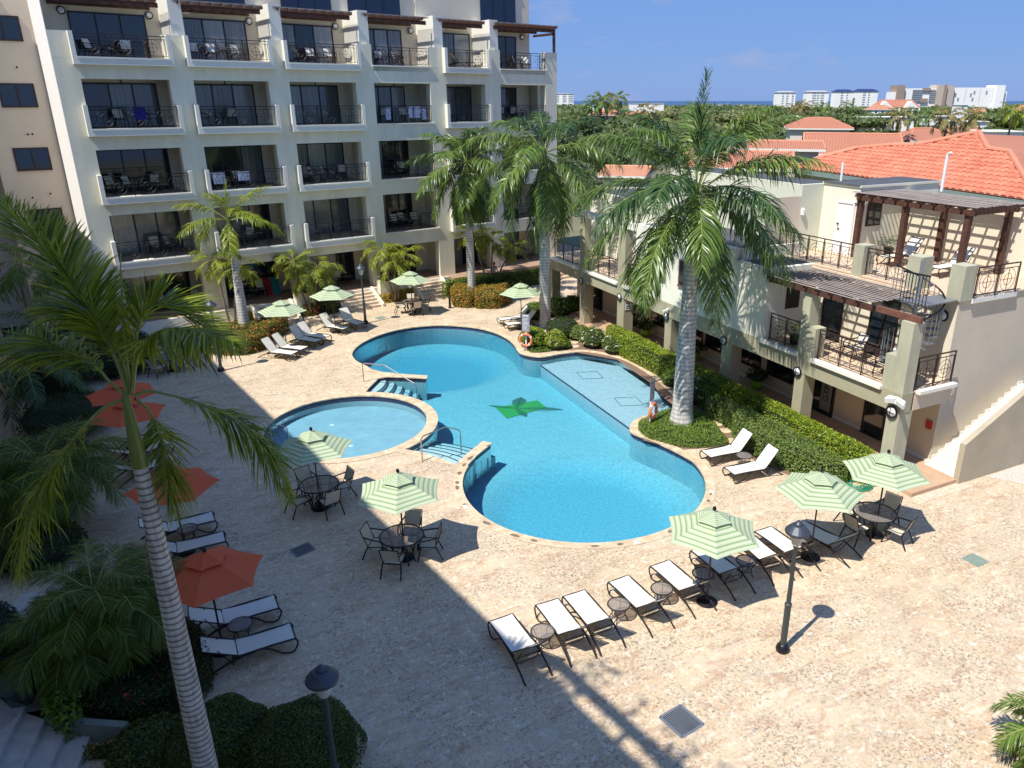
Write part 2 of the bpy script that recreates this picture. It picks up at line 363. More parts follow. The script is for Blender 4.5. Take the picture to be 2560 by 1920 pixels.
# deep bowls really go deeper: the main floor is cut away over them by building it as a ring
bpy.data.objects.remove(fl)
dA = [p for p in arc(-6.40, 37.65, 4.02, 0, 360, 64)[:-1]]; dC = [p for p in arc(Cc[0]+.0, Cc[1]-.0, 4.16, 0, 360, 64)[:-1]]
shelf_line = [(-.86,35.72),(3.03,27.66)]
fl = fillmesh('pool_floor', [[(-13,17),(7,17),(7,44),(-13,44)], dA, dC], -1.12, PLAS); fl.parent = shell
for nm, P in (('far_deep_floor', dA), ('near_deep_floor', dC)):
    mb = MB(); z1 = -1.12; z2 = -1.60; c = Vector((sum(p[0] for p in P)/len(P), sum(p[1] for p in P)/len(P)))
    n = len(P); RR = [(1-.055*k, z1+(z2-z1)*(.5-.5*cos(pi*k/8))) for k in range(9)]; vs = []
    for sc_, zz in RR: vs += [(*(c+(Vector(p)-c)*sc_), zz) for p in P]
    mb.add(vs, [(k*n+i,k*n+(i+1)%n,(k+1)*n+(i+1)%n,(k+1)*n+i) for k in range(8) for i in range(n)]+[tuple(range(8*n,9*n))])
    mb.build(nm, PLAS2, shell, smooth=True)
# sun shelf: top at -.42, straight edge
SH = [(-.86,35.72)] + [p for p in A_C if p[0] > -.7 and p[1] > 28.3 and p[1] < 36.9] + [(3.4,28.2),(3.05,27.6)]
mb = MB(); SHo = [(-.86,35.72),(-.5,36.3)]+[(p[0]+.1,p[1]+.1) for p in SH[1:-2]]+[(3.4,28.05),(3.05,27.62)]
mb.prism(SHo, -1.2, -.42); mb.build('sun_shelf', PLASL, shell)
mb = MB(); a, b = Vector((-.86,35.72,-.415)), Vector((3.05,27.62,-.415)); mb.bar(a, b, .07, .012)
for c0, ax in (((1.53,34.3),0),((3.12,30.9),0)):
    c0 = Vector(c0); e1 = Vector((.80,.10)); e2 = Vector((-.22,.86)); q = [c0+e1*.62+e2*.55, c0+e1*.62-e2*.55, c0-e1*.62-e2*.55, c0-e1*.62+e2*.55]
    for i in range(4): mb.bar((*q[i], -.413), (*q[(i+1)%4], -.413), .02, .012)
mb.build('shelf_tile_line', TLINE, shell)
# steps: two curved flights
def flight(name, cx, cy, r0, A0, A1, n, tr, z0, dz):
    for k in range(n):
        mb = MB(); z = z0-dz*k; r1 = r0+tr*(k+1); a0 = A0[k]; a1 = A1[k]
        P = arc(cx, cy, r1, a0, a1, 16) + arc(cx, cy, r0-.8, a1, a0, 6)
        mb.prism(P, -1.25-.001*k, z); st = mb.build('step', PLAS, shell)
        mb = MB(); q = arc(cx, cy, r1-.028, a0, a1, 16)
        for i in range(16): mb.bar((*q[i], z+.004), (*q[i+1], z+.004), .05, .01)
        mb.build('step_edge_tile', TLINE, st)
flight('near', -6.0, 22.0, 3.02, (40,41.5,43,45,46.5), (86,82,79,78,78), 5, .45, -.15, .12)
flight('far', -10.6, 32.35, 2.35, (-34,)*5, (12,)*5, 5, .36, -.17, .16)
MB().add([(-2.86,31.87,-1.10),(-2.26,30.6,-1.10),(-.52,31.87,-1.10),(-.97,32.76,-1.10)], [(0,1,2,3)]).build('green_mosaic', mat('bright_green_mosaic', (.10, .48, .10), .5, var=.35, vscale=14, detail=8), shell)
mp = MB()
GM = mat('dark_green_mosaic', (.03, .20, .10), .5)
c = Vector((-1.9,31.75,-1.094))
def leafline(a, b, w, n, L):
    a = Vector(a); b = Vector(b); d = (b-a); mp.bar(a, b, .035, .008); u = d.normalized(); s = Vector((-u.y, u.x, 0))
    for i in range(n):
        p = a + d*((i+.5)/n); l2 = L*sin(pi*(i+.7)/(n+.6))
        for sg in (-1, 1): mp.bar(p, p+u*l2*.5+s*sg*l2, w, .008)
leafline(c, c+Vector((.15,1.35,0)), .03, 13, .33); leafline(c, c+Vector((2.1,-.12,0)), .03, 20, .26); leafline(c, c+Vector((-1.25,.35,0)), .03, 10, .16); leafline(c, c+Vector((.5,-.95,0)), .03, 9, .2)
mp.build('palm_frond_mosaic', GM, shell)

# coping: bull-nosed stone band round the pool
COP = mat('coping_stone', (.64, .52, .36), .75, var=.22, vscale=3.2, bump=.2, bscale=30, col2=(.44, .31, .19))
def coping(P, w, z1, name, parent, closed=True):
    Q = offset(P, w); P0 = offset(P, -.03); n = len(P); mb = MB()
    for i in range(n):
        j = (i+1) % n
        a, b, c, d = P0[i], P0[j], Q[j], Q[i]
        mb.add([(a[0],a[1],z1-.012),(b[0],b[1],z1-.012),(b[0],b[1],z1),(a[0],a[1],z1),(d[0],d[1],z1),(c[0],c[1],z1),(a[0],a[1],z1-.05),(b[0],b[1],z1-.05)], [(3,2,5,4),(0,1,2,3),(6,7,1,0)])
    return mb.build(name, COP, parent)
def coping_skip(P, w, z1, name, parent, skip):
    Q = offset(P, w); P0 = offset(P, -.03); n = len(P); mb = MB()
    for i in range(n):
        j = (i+1) % n
        if skip(P[i]) and skip(P[j]): continue
        a, b, c, d = P0[i], P0[j], (P[j] if skip(P[j]) else Q[j]), (P[i] if skip(P[i]) else Q[i])
        mb.add([(a[0],a[1],z1-.012),(b[0],b[1],z1-.012),(b[0],b[1],z1),(a[0],a[1],z1),(d[0],d[1],z1),(c[0],c[1],z1),(a[0],a[1],z1-.05),(b[0],b[1],z1-.05)], [(3,2,5,4),(0,1,2,3),(6,7,1,0)])
    return mb.build(name, COP, parent)
inA = lambda p: (-3.7 < p[0] < -2.4 and 23.75 < p[1] < 25.9)
inB = lambda p: (-8.36 < p[0] < -6.0 and 32.6 < p[1] < 33.6)
coping_skip(POOL, .30, .012, 'coping', shell, lambda p: inA(p) or inB(p))
capA = [(-3.66,23.80),(-3.30,24.78),(-2.83,25.86),(-2.46,25.66),(-2.93,24.62)] + [p for p in C_arc[::-1] if p[1] > 23.7 and p[0] < -2.6 and p[1] < 24.6]
cx_, cy_ = sum(p[0] for p in capA)/len(capA), sum(p[1] for p in capA)/len(capA)
MB().prism([(-3.66,23.75),(-3.30,24.78),(-2.83,25.86),(-2.46,25.66),(-2.93,24.62),(-3.22,23.70)][::-1], -.03, .013).build('wall_cap', COP, shell)
MB().prism([(-8.34,32.72),(-7.9,32.92),(-7.1,32.86),(-6.06,32.70),(-6.06,33.09),(-7.29,33.31),(-8.4,33.62)], -.03, .013).build('wall_cap', COP, shell)
# slate inserts and depth marks on the coping
DK = mat('slate_insert', (.20, .15, .10), .8, var=.3, vscale=20)
for k in range(26):
    if rnd.random() < .3: continue
    a = R(-14-k*8.1+rnd.uniform(-2, 2)); p = Vector((Cc[0]+(Cr+.15)*cos(a), Cc[1]+(Cr+.15)*sin(a))); tdir = Vector((-sin(a), cos(a))); ndir = Vector((cos(a), sin(a))); w = .08+.10*rnd.random(); h = .05+.035*rnd.random()
    q = [p+tdir*w*cos(t)*(1+.2*sin(3*t+k))+ndir*h*sin(t)*(1+.15*cos(2*t+k)) for t in [2*pi*j/9 for j in range(9)]]
    MB().add([(v.x, v.y, .016) for v in q], [tuple(range(9))]).build('slate_insert', DK, shell)
for a_, tx in ((-152,'1.5'),(-71,'1.5'),(-14,'1.5')):
    a = R(a_); p = (Cc[0]+(Cr+.17)*cos(a), Cc[1]+(Cr+.17)*sin(a), .019); q = MB().box(-.10,.10,-.07,.07,-.002,.0).build('depth_mark', WHITE, shell); q.location = p; q.rotation_euler.z = a+pi/2
DMK = p
kids = thing('wading_pool', 'round shallow pale blue wading pool beside the large pool', 'pool')
mb = MB(); wallstrip(mb, KIDS, -.25, -.012); mb.build('waterline_tile', TILE, kids)
mb = MB(); wallstrip(mb, offset(KIDS,.003), -.55, -.25); mb.build('pool_wall', PLASK, kids)
mb = MB(); mb.add([(p[0],p[1],-.50) for p in offset(KIDS,.03)], [tuple(range(len(KIDS)))]); mb.build('pool_floor', PLASK, kids)
coping(KIDS, .34, .016, 'coping', kids)
for x, y in ((-9.3,28.5),(-8.0,26.5)):
    mb = MB(); mb.lathe([(.10,0),(.10,.012),(.03,.02)], 14, (x,y,-.50)); mb.build('floor_drain', WHITE, kids)
# outer wall of the wading pool towards the large pool is the same ring of plaster (pool wall above)

def water_material():
    m = bpy.data.materials.new('pool_water'); m.use_nodes = True; n = m.node_tree.nodes; l = m.node_tree.links; n.remove(n['Principled BSDF']); out = n['Material Output']
    tr = n.new('ShaderNodeBsdfTransparent'); gl = n.new('ShaderNodeBsdfGlossy'); gl.inputs['Roughness'].default_value = .03
    t = n.new('ShaderNodeTexCoord'); z = n.new('ShaderNodeTexNoise'); z.inputs['Scale'].default_value = 3.2; z.inputs['Detail'].default_value = 4; z.inputs['Roughness'].default_value = .6; l.new(t.outputs['Object'], z.inputs[0])
    z2 = n.new('ShaderNodeTexNoise'); z2.inputs['Scale'].default_value = 14; z2.inputs['Detail'].default_value = 3; l.new(t.outputs['Object'], z2.inputs[0])
    ad = n.new('ShaderNodeMath'); ad.operation = 'MULTIPLY_ADD'; ad.inputs[1].default_value = .35; l.new(z2.outputs[0], ad.inputs[0]); l.new(z.outputs[0], ad.inputs[2])
    bp = n.new('ShaderNodeBump'); bp.inputs['Strength'].default_value = .6; bp.inputs['Distance'].default_value = .07; l.new(ad.outputs[0], bp.inputs['Height'])
    fr = n.new('ShaderNodeFresnel'); fr.inputs['IOR'].default_value = 1.33; l.new(bp.outputs[0], fr.inputs['Normal']); l.new(bp.outputs[0], gl.inputs['Normal'])
    ms = n.new('ShaderNodeMixShader'); l.new(fr.outputs[0], ms.inputs[0]); l.new(tr.outputs[0], ms.inputs[1]); l.new(gl.outputs[0], ms.inputs[2]); l.new(ms.outputs[0], out.inputs[0])
    va = n.new('ShaderNodeVolumeAbsorption'); va.inputs['Color'].default_value = (.12, .76, .90, 1); va.inputs['Density'].default_value = .45; l.new(va.outputs[0], out.inputs['Volume'])
    return m
WATER = water_material()
def waterbody(name, P, z1, z0):
    o = fillmesh(name, [P], z1, WATER, 'structure'); bm = bmesh.new(); bm.from_mesh(o.data)
    r = bmesh.ops.extrude_face_region(bm, geom=list(bm.faces)); vs = [v for v in r['geom'] if isinstance(v, bmesh.types.BMVert)]
    for v in vs: v.co.z = z0
    bmesh.ops.recalc_face_normals(bm, faces=bm.faces); bm.to_mesh(o.data); bm.free(); return o
waterbody('pool_water', offset(POOL, .0015), WZ, -2.2)
waterbody('wading_pool_water', offset(KIDS, .0015), WZ, -.54)
# ================================================================== hotel (local x along the facade, y into the building)
BAY = [(-4.0,-.1),(1.05,4.9),(6.05,9.95),(11.1,14.85),(16.0,18.9),(20.1,23.8)]
FL = [.87, 4.10, 7.40, 10.68, 13.95]; CE = [3.24, 6.5, 9.7, 13.0]
D = 2.5
hotel = thing('hotel_building', 'long pale sage five-storey hotel block with rows of balconies behind the pool', 'hotel', HO, HANG)
mb = MB()
pier = [(-5.0,-4.0),(-.1,1.05),(4.9,6.05),(9.95,11.1),(14.85,16.0),(18.9,20.1),(23.8,24.8)]
for i, (a, b) in enumerate(pier):
    y0 = .0 if i not in (4, 5) else .0
    mb.box(a, b, y0, .55, .0, 13.66)
for i in range(6):
    s0, s1 = BAY[i]
    # partition walls between balconies (thin, behind the piers)
for i, (a, b) in enumerate(pier[1:-1]): mb.box((a+b)/2-.12, (a+b)/2+.12, .55, D, .0, 13.66)
mb.box(-5.0, -4.0, .55, D+9, 0, 13.66)
# slabs and spandrels
for k in range(4):
    z0 = CE[k]; z1 = FL[k+1]-.04
    for i, (s0, s1) in enumerate(BAY): mb.box(s0, s1, .0, .55, z0, z1)
    mb.box(-4.9, 24.7, .55, D-.002, z0+.12, z1)
# right end of the facade: open corner on the side wall
mb.box(23.8, 24.8, .55, .6, 0, 13.6)
mb.box(24.3, 24.799, 1.6, D+9, 0, 13.66)
for k in range(4): mb.box(24.5, 24.798, .6, 1.6, FL[k]-.3, FL[k]+.02) if k else None
# back wall with the tower above it
mb.box(-4.9, 24.2, D, D+8, .0, 22.5)
mb.box(-5.0, 24.8, -.0, .55, 13.66, 13.91)
mb.build('wall', WALL, hotel)
# parapet blocks of the top terrace between the openings
for i, (a, b) in enumerate(pier): MB().box(a, b, -.002, .45, 13.912, 15.09).build('parapet', WALL, hotel)
# fins between the top terraces and thickness of party walls
for i, (a, b) in enumerate(pier[1:6]):
    mb = MB(); mb.box(b-.62, b, .18, D, 15.09, 16.88) if i < 5 else None
    mb.box(b-.62, b, .452, D, 13.92, 15.09)
    mb.build('party_wall', TRIM, hotel)
# tower face above, cream, with corner recess
mb = MB(); mb.box(-4.85, 14.4, D-.12, D-.003, 13.96, 22.4); mb.box(15.4, 24.19, D-.12, D-.003, 13.96, 22.4); mb.box(14.4, 15.4, D-.06, D-.003, 13.96, 22.4)
mb.build('terrace_back_wall', WALLC, hotel)
mb = MB(); mb.box(-4.88, 24.18, D-.05, D-.003, .87, 13.6); mb.build('balcony_back_wall', WALLC, hotel)
# cream side reveals inside each balcony
rail_cache = {}
def railing_mesh(L, h=1.0, pitch=1.25, n_sub=3):
    """wrought-iron railing: rails, balusters and concentric circle ornament"""
    mb = MB(); z0 = .10; z1 = h-.14
    mb.bar((0,0,h), (L,0,h), .05, .035); mb.bar((0,0,z1), (L,0,z1), .022, .022); mb.bar((0,0,z0), (L,0,z0), .022, .022)
    n = max(1, round(L/pitch)); w = L/n
    for i in range(n+1): mb.bar((i*w,0,0), (i*w,0,h), .034)
    for i in range(n):
        cx = (i+.5)*w; zc = (z0+z1)/2; r = min(w*.36, (z1-z0)/2)
        mb.bar((cx,0,z0), (cx,0,z1), .016); mb.bar((cx-r,0,zc), (cx+r,0,zc), .014)
        for rr in (r, r*.52):
            N = 20
            mb.tube([(cx+rr*cos(2*pi*k/N),0,zc+rr*sin(2*pi*k/N)) for k in range(N+1)], .010, 4, cap=False)
        for dx in (-w*.43, w*.43): mb.bar((cx+dx,0,z0), (cx+dx,0,z1), .014)
    return mb
def door_unit(parent, s0, s1, z0, z1, y, panes, curt, frame=BLACKF, curtm=None, dark=()):
    f = MB(); t = .07
    f.box(s0-t, s1+t, y-.06, y, z1, z1+t); f.box(s0-t, s0, y-.06, y, z0, z1); f.box(s1, s1+t, y-.06, y, z0, z1)
    w = (s1-s0)/panes
    for i in range(1, panes): f.box(s0+i*w-.04, s0+i*w+.04, y-.055, y-.003, z0, z1)
    fr = f.build('glass_door', frame, parent)
    for i in range(panes):
        g = MB(); g.box(s0+i*w+.04*(i>0), s0+(i+1)*w-.04*(i<panes-1), y-.03, y-.02, z0, z1); c = (i in curt)
        g.build('pane', CG[(i*7+int(abs(s0)*13)+int(z0*5)) % 3] if c else GLASSD, fr)
    return fr
def curt_glass():
    m = mat('curtained_glass', (.13, .155, .165), .10, var=.5, vscale=2.5, spec=.8, stretch=(10, 10, .15), coat=.3); return m
curt_glass(); CG = [MATS['curtained_glass'], mat('pale_curtained_glass', (.30,.33,.34), .14, var=.35, vscale=3, spec=.8, stretch=(12,12,.12), coat=.3), mat('grey_curtained_glass', (.19,.215,.22), .12, var=.45, vscale=3, spec=.8, stretch=(9,9,.12), coat=.3)]
doors_w = [(-3.65,-.35),(1.4,4.7),(6.4,9.72),(11.55,14.2),(16.9,19.2),(21.35,22.95)]
curtpat = {(0,4):(),(1,4):(0,1,2),(2,4):(0,2),(3,4):(0,1,2),(4,4):(0,1),(5,4):(),(0,3):(1,2),(1,3):(0,1,2),(2,3):(0,1,2),(3,3):(0,1,2),(4,3):(0,1),(5,3):(0,),(0,2):(),(1,2):(2,),(2,2):(0,1,2),(3,2):(0,),(4,2):(1,),(5,2):(0,),
 (0,1):(0,1,2),(1,1):(0,1),(2,1):(0,1,2),(3,1):(0,),(4,1):(1,),(5,1):(0,),(0,0):(0,),(1,0):(),(2,0):(0,1),(3,0):(),(4,0):(0,),(5,0):(0,1)}
for k in range(5):
    for i in range(6):
        s0, s1 = doors_w[i]; n = 3 if i < 4 else 2
        yy = D-.06 if k < 4 else D-.13
        door_unit(hotel, s0, s1, FL[k]+.02, FL[k]+2.12, yy, n, curtpat.get((i,k), ()))
# projecting balcony boxes / flush ledges + railings
FLOORT = mat('balcony_floor_tile', (.34, .25, .18), .7, var=.12, vscale=6)
for k in range(1, 5):
    for i, (s0, s1) in enumerate(BAY):
        f = FL[k]; box = i in (0, 1, 2, 4)
        mb = MB()
        if box:
            p = .36; a = s0-.2; b = s1+.30
            mb.box(a, b, -p, -.004, f-.32, f-.05)
            mb.box(a+.17, b-.17, -p-.02, .10, f-.05, f+.03)
            mb.box(a, a+.19, -p-.0, -.004, f-.05, f+1.13) if True else None
            mb.box(b-.19, b, -p-.0, -.004, f-.05, f+1.13)
            rs, re, ry = a+.19, b-.19, -p+.08
        else:
            mb.box(s0+.0, s1+.14, -.07, .10, f-.04, f+.03); rs, re, ry = s0, s1, .02
        bal = mb.build('balcony_ledge', TRIM, hotel)
        rm = railing_mesh(re-rs); r_ = rm.build('balcony_railing', IRONB if k < 4 else IRON, hotel); r_.location = (rs, ry, f+.03)
        MB().box(s0-.2, s1+.2, .1, D-.12, f-.02, f+.02).build('balcony_floor', FLOORT, hotel)
rm = railing_mesh(1.4); r_ = rm.build('side_railing', IRONB, hotel); r_.location = (24.6, .35, FL[4]+.03); r_.rotation_euler.z = pi/2
# pergolas over the top terraces
for i, (s0, s1) in enumerate(BAY):
    a = s0-.35 if i else s0-.5; b = s1+.12 if i < 5 else s1+.95
    mb = MB(); yf = .32 if i != 5 else .1
    mb.box(a, b, yf, yf+.11, 16.34, 16.56)
    mb.box(a, b, D-.25, D-.14, 16.40, 16.58)
    pg = mb.build('pergola', WOODP, hotel)
    mb = MB(); x = a+.15
    while x < b: mb.box(x, x+.07, yf-.35, D-.13, 16.565, 16.70); x += .52
    mb.build('rafter', WOODP, pg)
    mb = MB(); y = yf-.28
    while y < D-.3: mb.box(a-.05, b+.05, y, y+.045, 16.703, 16.75); y += .13
    mb.build('slat', WOODG, pg)
    if i == 5:
        mb = MB(); mb.box(b-.14, b, .1, .24, 15.1, 16.34); mb.box(b-.16, b-.02, .2, D, 16.2, 16.339); mb.build('post', WOODP, pg)
# upper windows
for s0, s1 in ((-3.6,-.2),(1.6,4.9),(6.9,9.85),(10.9,14.3),(20.2,23.0)):
    f = MB(); f.box(s0, s1, D-.20, D-.123, 16.95, 22.3); w = f.build('upper_window', BLUEG, hotel)
    g = MB(); n = 3 
    for q in range(1, n): x = s0+(s1-s0)*q/n; g.box(x-.02, x+.02, D-.23, D-.201, 16.95, 22.3)
    g.box(s0, s1, D-.24, D-.201, 19.4, 19.5); g.build('frame', BLACKF, w)
# wall lamps on the terrace
def wall_disc(parent, x, y, z, r=.17, cage=False):
    mb = MB(); N = 18
    mb.tube([(x+r*cos(2*pi*k/N), y-.05, z+r*sin(2*pi*k/N)) for k in range(N+1)], .03, 5, cap=False); l_ = mb.build('wall_lamp', FRAMEB, parent)
    g = MB(); vs = [(x, y-.12, z)]; 
    for rr, yy in ((r*.6, y-.105), (r*.95, y-.04)):
        vs += [(x+rr*cos(2*pi*k/N), yy, z+rr*sin(2*pi*k/N)) for k in range(N)]
    fs = [(0, 1+(k+1)%N, 1+k) for k in range(N)] + [(1+k, 1+(k+1)%N, 1+N+(k+1)%N, 1+N+k) for k in range(N)]
    g.add(vs, fs); q = g.build('lamp_glass', MILK, l_, smooth=True)
    if cage:
        c = MB(); c.bar((x-r, y-.13, z), (x+r, y-.13, z), .018); c.bar((x, y-.13, z-r), (x, y-.13, z+r), .018); c.build('cage', FRAMEB, l_)
    return l_
for s in (-3.95, -.05, 5.0, 10.0, 14.95, 19.75, 23.55): wall_disc(hotel, s, D-.12, 16.15)
# ceiling fans under row B, C balconies
for i in range(4):
    for k in (3,):
        s = sum(BAY[i])/2-.1; f = MB(); z = 12.88; y = 1.0
        f.lathe([(.03,.14),(.03,.0),(.10,-.02),(.10,-.08),(.02,-.1)][::-1], 10, (s, y, z))
        for q in range(5):
            a = 2*pi*q/5+.3*i; f.bar((s+.1*cos(a), y+.1*sin(a), z-.05), (s+.68*cos(a), y+.68*sin(a), z-.06), .13, .012)
        f.build('ceiling_fan', BROWN, hotel)
# ground floor opening piers at the ground and terrace
mb = MB(); mb.box(-5, 15.2, -.40, D, .02, .868); mb.box(15.2, 25.2, -1.2, D, .02, .868); mb.box(25.2, 29, -3, D+4, .02, .866)
mb.build('terrace', mat('terrace_tile', (.36, .24, .16), .75, var=.15, vscale=5), hotel)
mb = MB(); mb.box(-5, 15.2, -.52, -.40, 0, .872); mb.build('terrace_edge', TRIM, hotel)
for a, b, n_ in ((2.2,4.3,0),(7.2,9.5,1),(12.4,14.5,2)):
    mb = MB()
    for k in range(5): mb.box(a, b, -.53-.30*(k+1), -.53-.30*k, 0, .87-.145*(k+1)+.001)
    mb.build('steps', STONE, hotel)
    for x in (a-.14, b):
        mb = MB(); mb.add([(x,-2.15,0),(x+.14,-2.15,0),(x+.14,-.53,0),(x,-.53,0),(x,-2.15,.22),(x+.14,-2.15,.22),(x+.14,-.53,1.0),(x,-.53,1.0)], [(3,2,1,0),(4,5,6,7),(0,1,5,4),(1,2,6,5),(2,3,7,6),(3,0,4,7)]); mb.build('step_side_wall', WALL, hotel)
mb = MB(); mb.box(24.3,27.5,-1.5,-1.2,0,.60); mb.box(22.0,27.5,-2.0,-1.5,0,.45); mb.box(22.0,27.5,-2.4,-2.0,0,.30); mb.box(22.0,27.5,-2.8,-2.4,0,.15); mb.build('wide_steps', mat('terracotta_paving2', (.56,.42,.28), .8, var=.12, vscale=3), hotel)
for a, b in ((4.6,5.75),(9.95,11.0)):
    mb = MB(); mb.box(a, b, -1.05, -.54, 0, 1.35); mb.box(a+.1,b-.1,-.95,-.54,1.351,1.36); mb.build('planter_wall', WALL, hotel)
# planter walls between the flights of steps
# left fin wall, its sunlit outer face
mb = MB(); mb.box(-5.02, -4.999, .0, D+2.6, 0, 22.); mb.build('end_wall', mat('end_plaster', (.80,.78,.74), .9, var=.03, vscale=1.), hotel)

# ------------------------------------------------------------------ beige wing closing the courtyard on the left
wing = thing('beige_wing', 'beige plaster stair wing with brown windows in a column, left of the pale hotel block', 'building', HO, HANG)
mb = MB(); mb.box(-7.9, -5.02, 5.0, 9, 0, 22); mb.box(-13.5, -7.9, 6.6, 9, 0, 22); mb.box(-13.5,-9.6,4.2,6.6,0,22); mb.build('wall', WALLB, wing)
for z in (14.9, 11.75, 8.6, 5.45, 2.2):
    f = MB(); s0, s1, h = -7.05, -5.62, 1.02; y = 5.0
    f.box(s0, s1, y-.05, y-.004, z+h, z+h+.07); f.box(s0-.07, s1+.07, y-.09, y-.004, z-.07, z); f.box(s0-.07, s0, y-.05, y-.004, z, z+h+.07); f.box(s1, s1+.07, y-.05, y-.004, z, z+h+.07); f.box((s0+s1)/2-.035, (s0+s1)/2+.035, y-.05, y-.004, z, z+h)
    w = f.build('window', BROWN, wing); g = MB(); g.box(s0, (s0+s1)/2-.035, y-.02, y-.012, z, z+h); g.build('pane', GLASSD, w)
    g = MB(); g.box((s0+s1)/2+.035, s1, y-.02, y-.012, z, z+h); g.build('pane', GLASSD, w)
for s, z in ((-6.35,16.75),(-6.1,13.6),(-7.2,13.6),(-6.3,10.35),(-6.1,10.36),(-6.75,7.15),(-5.9,7.3)):
    f = MB(); N = 12; f.add([(s+.09*a,4.99,z+.09*b) for a, b in ((-1,-1),(1,-1),(1,1),(-1,1))]+[(s+.09*a,4.975,z+.09*b) for a, b in ((-1,-1),(1,-1),(1,1),(-1,1))], [(4,5,6,7),(0,1,5,4),(1,2,6,5),(2,3,7,6),(3,0,4,7)]); v_ = f.build('vent', WALLC, wing)
    f = MB(); f.add([(s+.055*cos(2*pi*k/N), 4.972, z+.055*sin(2*pi*k/N)) for k in range(N)], [tuple(range(N))[::-1]]); f.build('vent_hole', BLACKF, v_)
# guest-room wing the photograph is taken from: out of the frame on the left, it shades this side of the deck
WU = Vector((-.610,.792)); WN = Vector((.792,.610))      # along its facade, out of it
def Wp(a, b, z): return Vector((*(WU*a + WN*b), z))
wp = thing('guest_room_wing', 'tall wing on the shaded side of the courtyard whose shadow crosses the deck', 'building')
mb = MB(); q = [Wp(-18,-3.2,0), Wp(-2.,-3.2,0), Wp(-2.,-9,0), Wp(-18,-9,0)]
q = [Wp(-20,-3.0,0), Wp(51.5,-3.0,0), Wp(51.5,-12,0), Wp(-20,-12,0)]; mb.prism([(p.x,p.y) for p in q], 0, 17.55); mb.build('wall', WALLB, wp)
mb = MB()
mb.bar(Wp(-4,-3.05,18.3), Wp(9.6,-3.05,18.3), .22, .22)
for a in (-3.5,0,3.5,7,9.4): mb.bar(Wp(a,-3.15,17.5), Wp(a,-3.15,18.25), .12)
mb.build('roof_pergola', WOODP, wp)
# ================================================================== annex on the right (local x along facade towards the camera, y into the building)
annex = thing('annex_building', 'low cream and olive annex with roof terraces, pergolas and an arcade, right of the pool', 'building', RO, RANG)
F1 = 3.23; Y0 = 1.6
cols = [(-15.8,-15.25),(-11.72,-11.18),(-7.66,-7.0),(-3.32,-2.8),(.9,1.53),(5.23,5.70),(9.43,9.94)]
mb = MB()
for a, b in cols[:-1]: mb.box(a, b, Y0+.02, Y0+.58, .0, 2.56)
mb.box(-15.8, 9.94, Y0, Y0+.48, 2.56, 3.23); mb.build('arcade', OLIVE, annex)
mb = MB(); mb.box(9.45, 9.92, Y0+.02, Y0+.62, .0, 2.56); mb.build('corner_column', PIERM, annex)
mb = MB(); mb.box(-15.8, 9.4, Y0+.48, 4.0, 2.62, 3.2); mb.build('arcade_ceiling', WALLC, annex)
mb = MB(); mb.box(-16.5, 10.9, Y0-.02, 4.0, .0, .15); mb.box(9.61, 10.9, 4.0, 4.1, .0, .149); mb.build('arcade_floor', mat('terracotta_paving', (.50,.33,.21), .8, var=.12, vscale=3), annex)
mb = MB(); mb.box(10.9, 11.3, Y0-.02, 4.05, -.01, .012); mb.build('kerb_step', STONE, annex)
mb = MB(); mb.box(-16.5, 9.6, 4.0, 12, .0, 3.2); mb.build('arcade_back_wall', mat('arcade_cream', (.66,.56,.42), .9, var=.05, vscale=1), annex)
mb = MB(); mb.box(-16.4, 9.6, 3.975, 3.998, .15, .27); mb.build('skirting', TRIM, annex)
# arcade windows and doors
def win(parent, s0, s1, z0, z1, y, frame=BROWN, name='window', panes=2, sill=True):
    f = MB(); t = .06
    f.box(s0-t, s1+t, y-.05, y-.003, z1, z1+t); f.box(s0-t, s0, y-.05, y-.003, z0, z1); f.box(s1, s1+t, y-.05, y-.003, z0, z1); f.box(s0-t, s1+t, y-.10, y-.003, z0-t, z0)
    for q in range(1, panes): x = s0+(s1-s0)*q/panes; f.box(x-.03, x+.03, y-.05, y-.003, z0, z1)
    w = f.build(name, frame, parent)
    for q in range(panes):
        g = MB(); g.box(s0+(s1-s0)*q/panes+.03, s0+(s1-s0)*(q+1)/panes-.03, y-.03, y-.02, z0, z1); g.build('pane', GLASSD, w)
    return w
for s0, s1 in ((-7.9,-6.8),(-5.6,-4.6),(-4.5,-3.5),(-3.14,-2.02),(-.69,.72),(1.26,2.8)): win(annex, s0, s1, .85, 2.1, 4.0, BLACKF)
win(annex, -14.35, -13.3, .2, 2.3, 4.0, BLACKF, 'door', 1)
win(annex, -10.1, -8.6, .2, 2.3, 4.0, BLACKF, 'door', 2)
win(annex, 6.64, 7.52, .2, 2.3, 4.0, BLACKF, 'door', 1)
dr = win(annex, 3.78, 5.06, .2, 2.3, 4.0, BLACKF, 'door', 2)
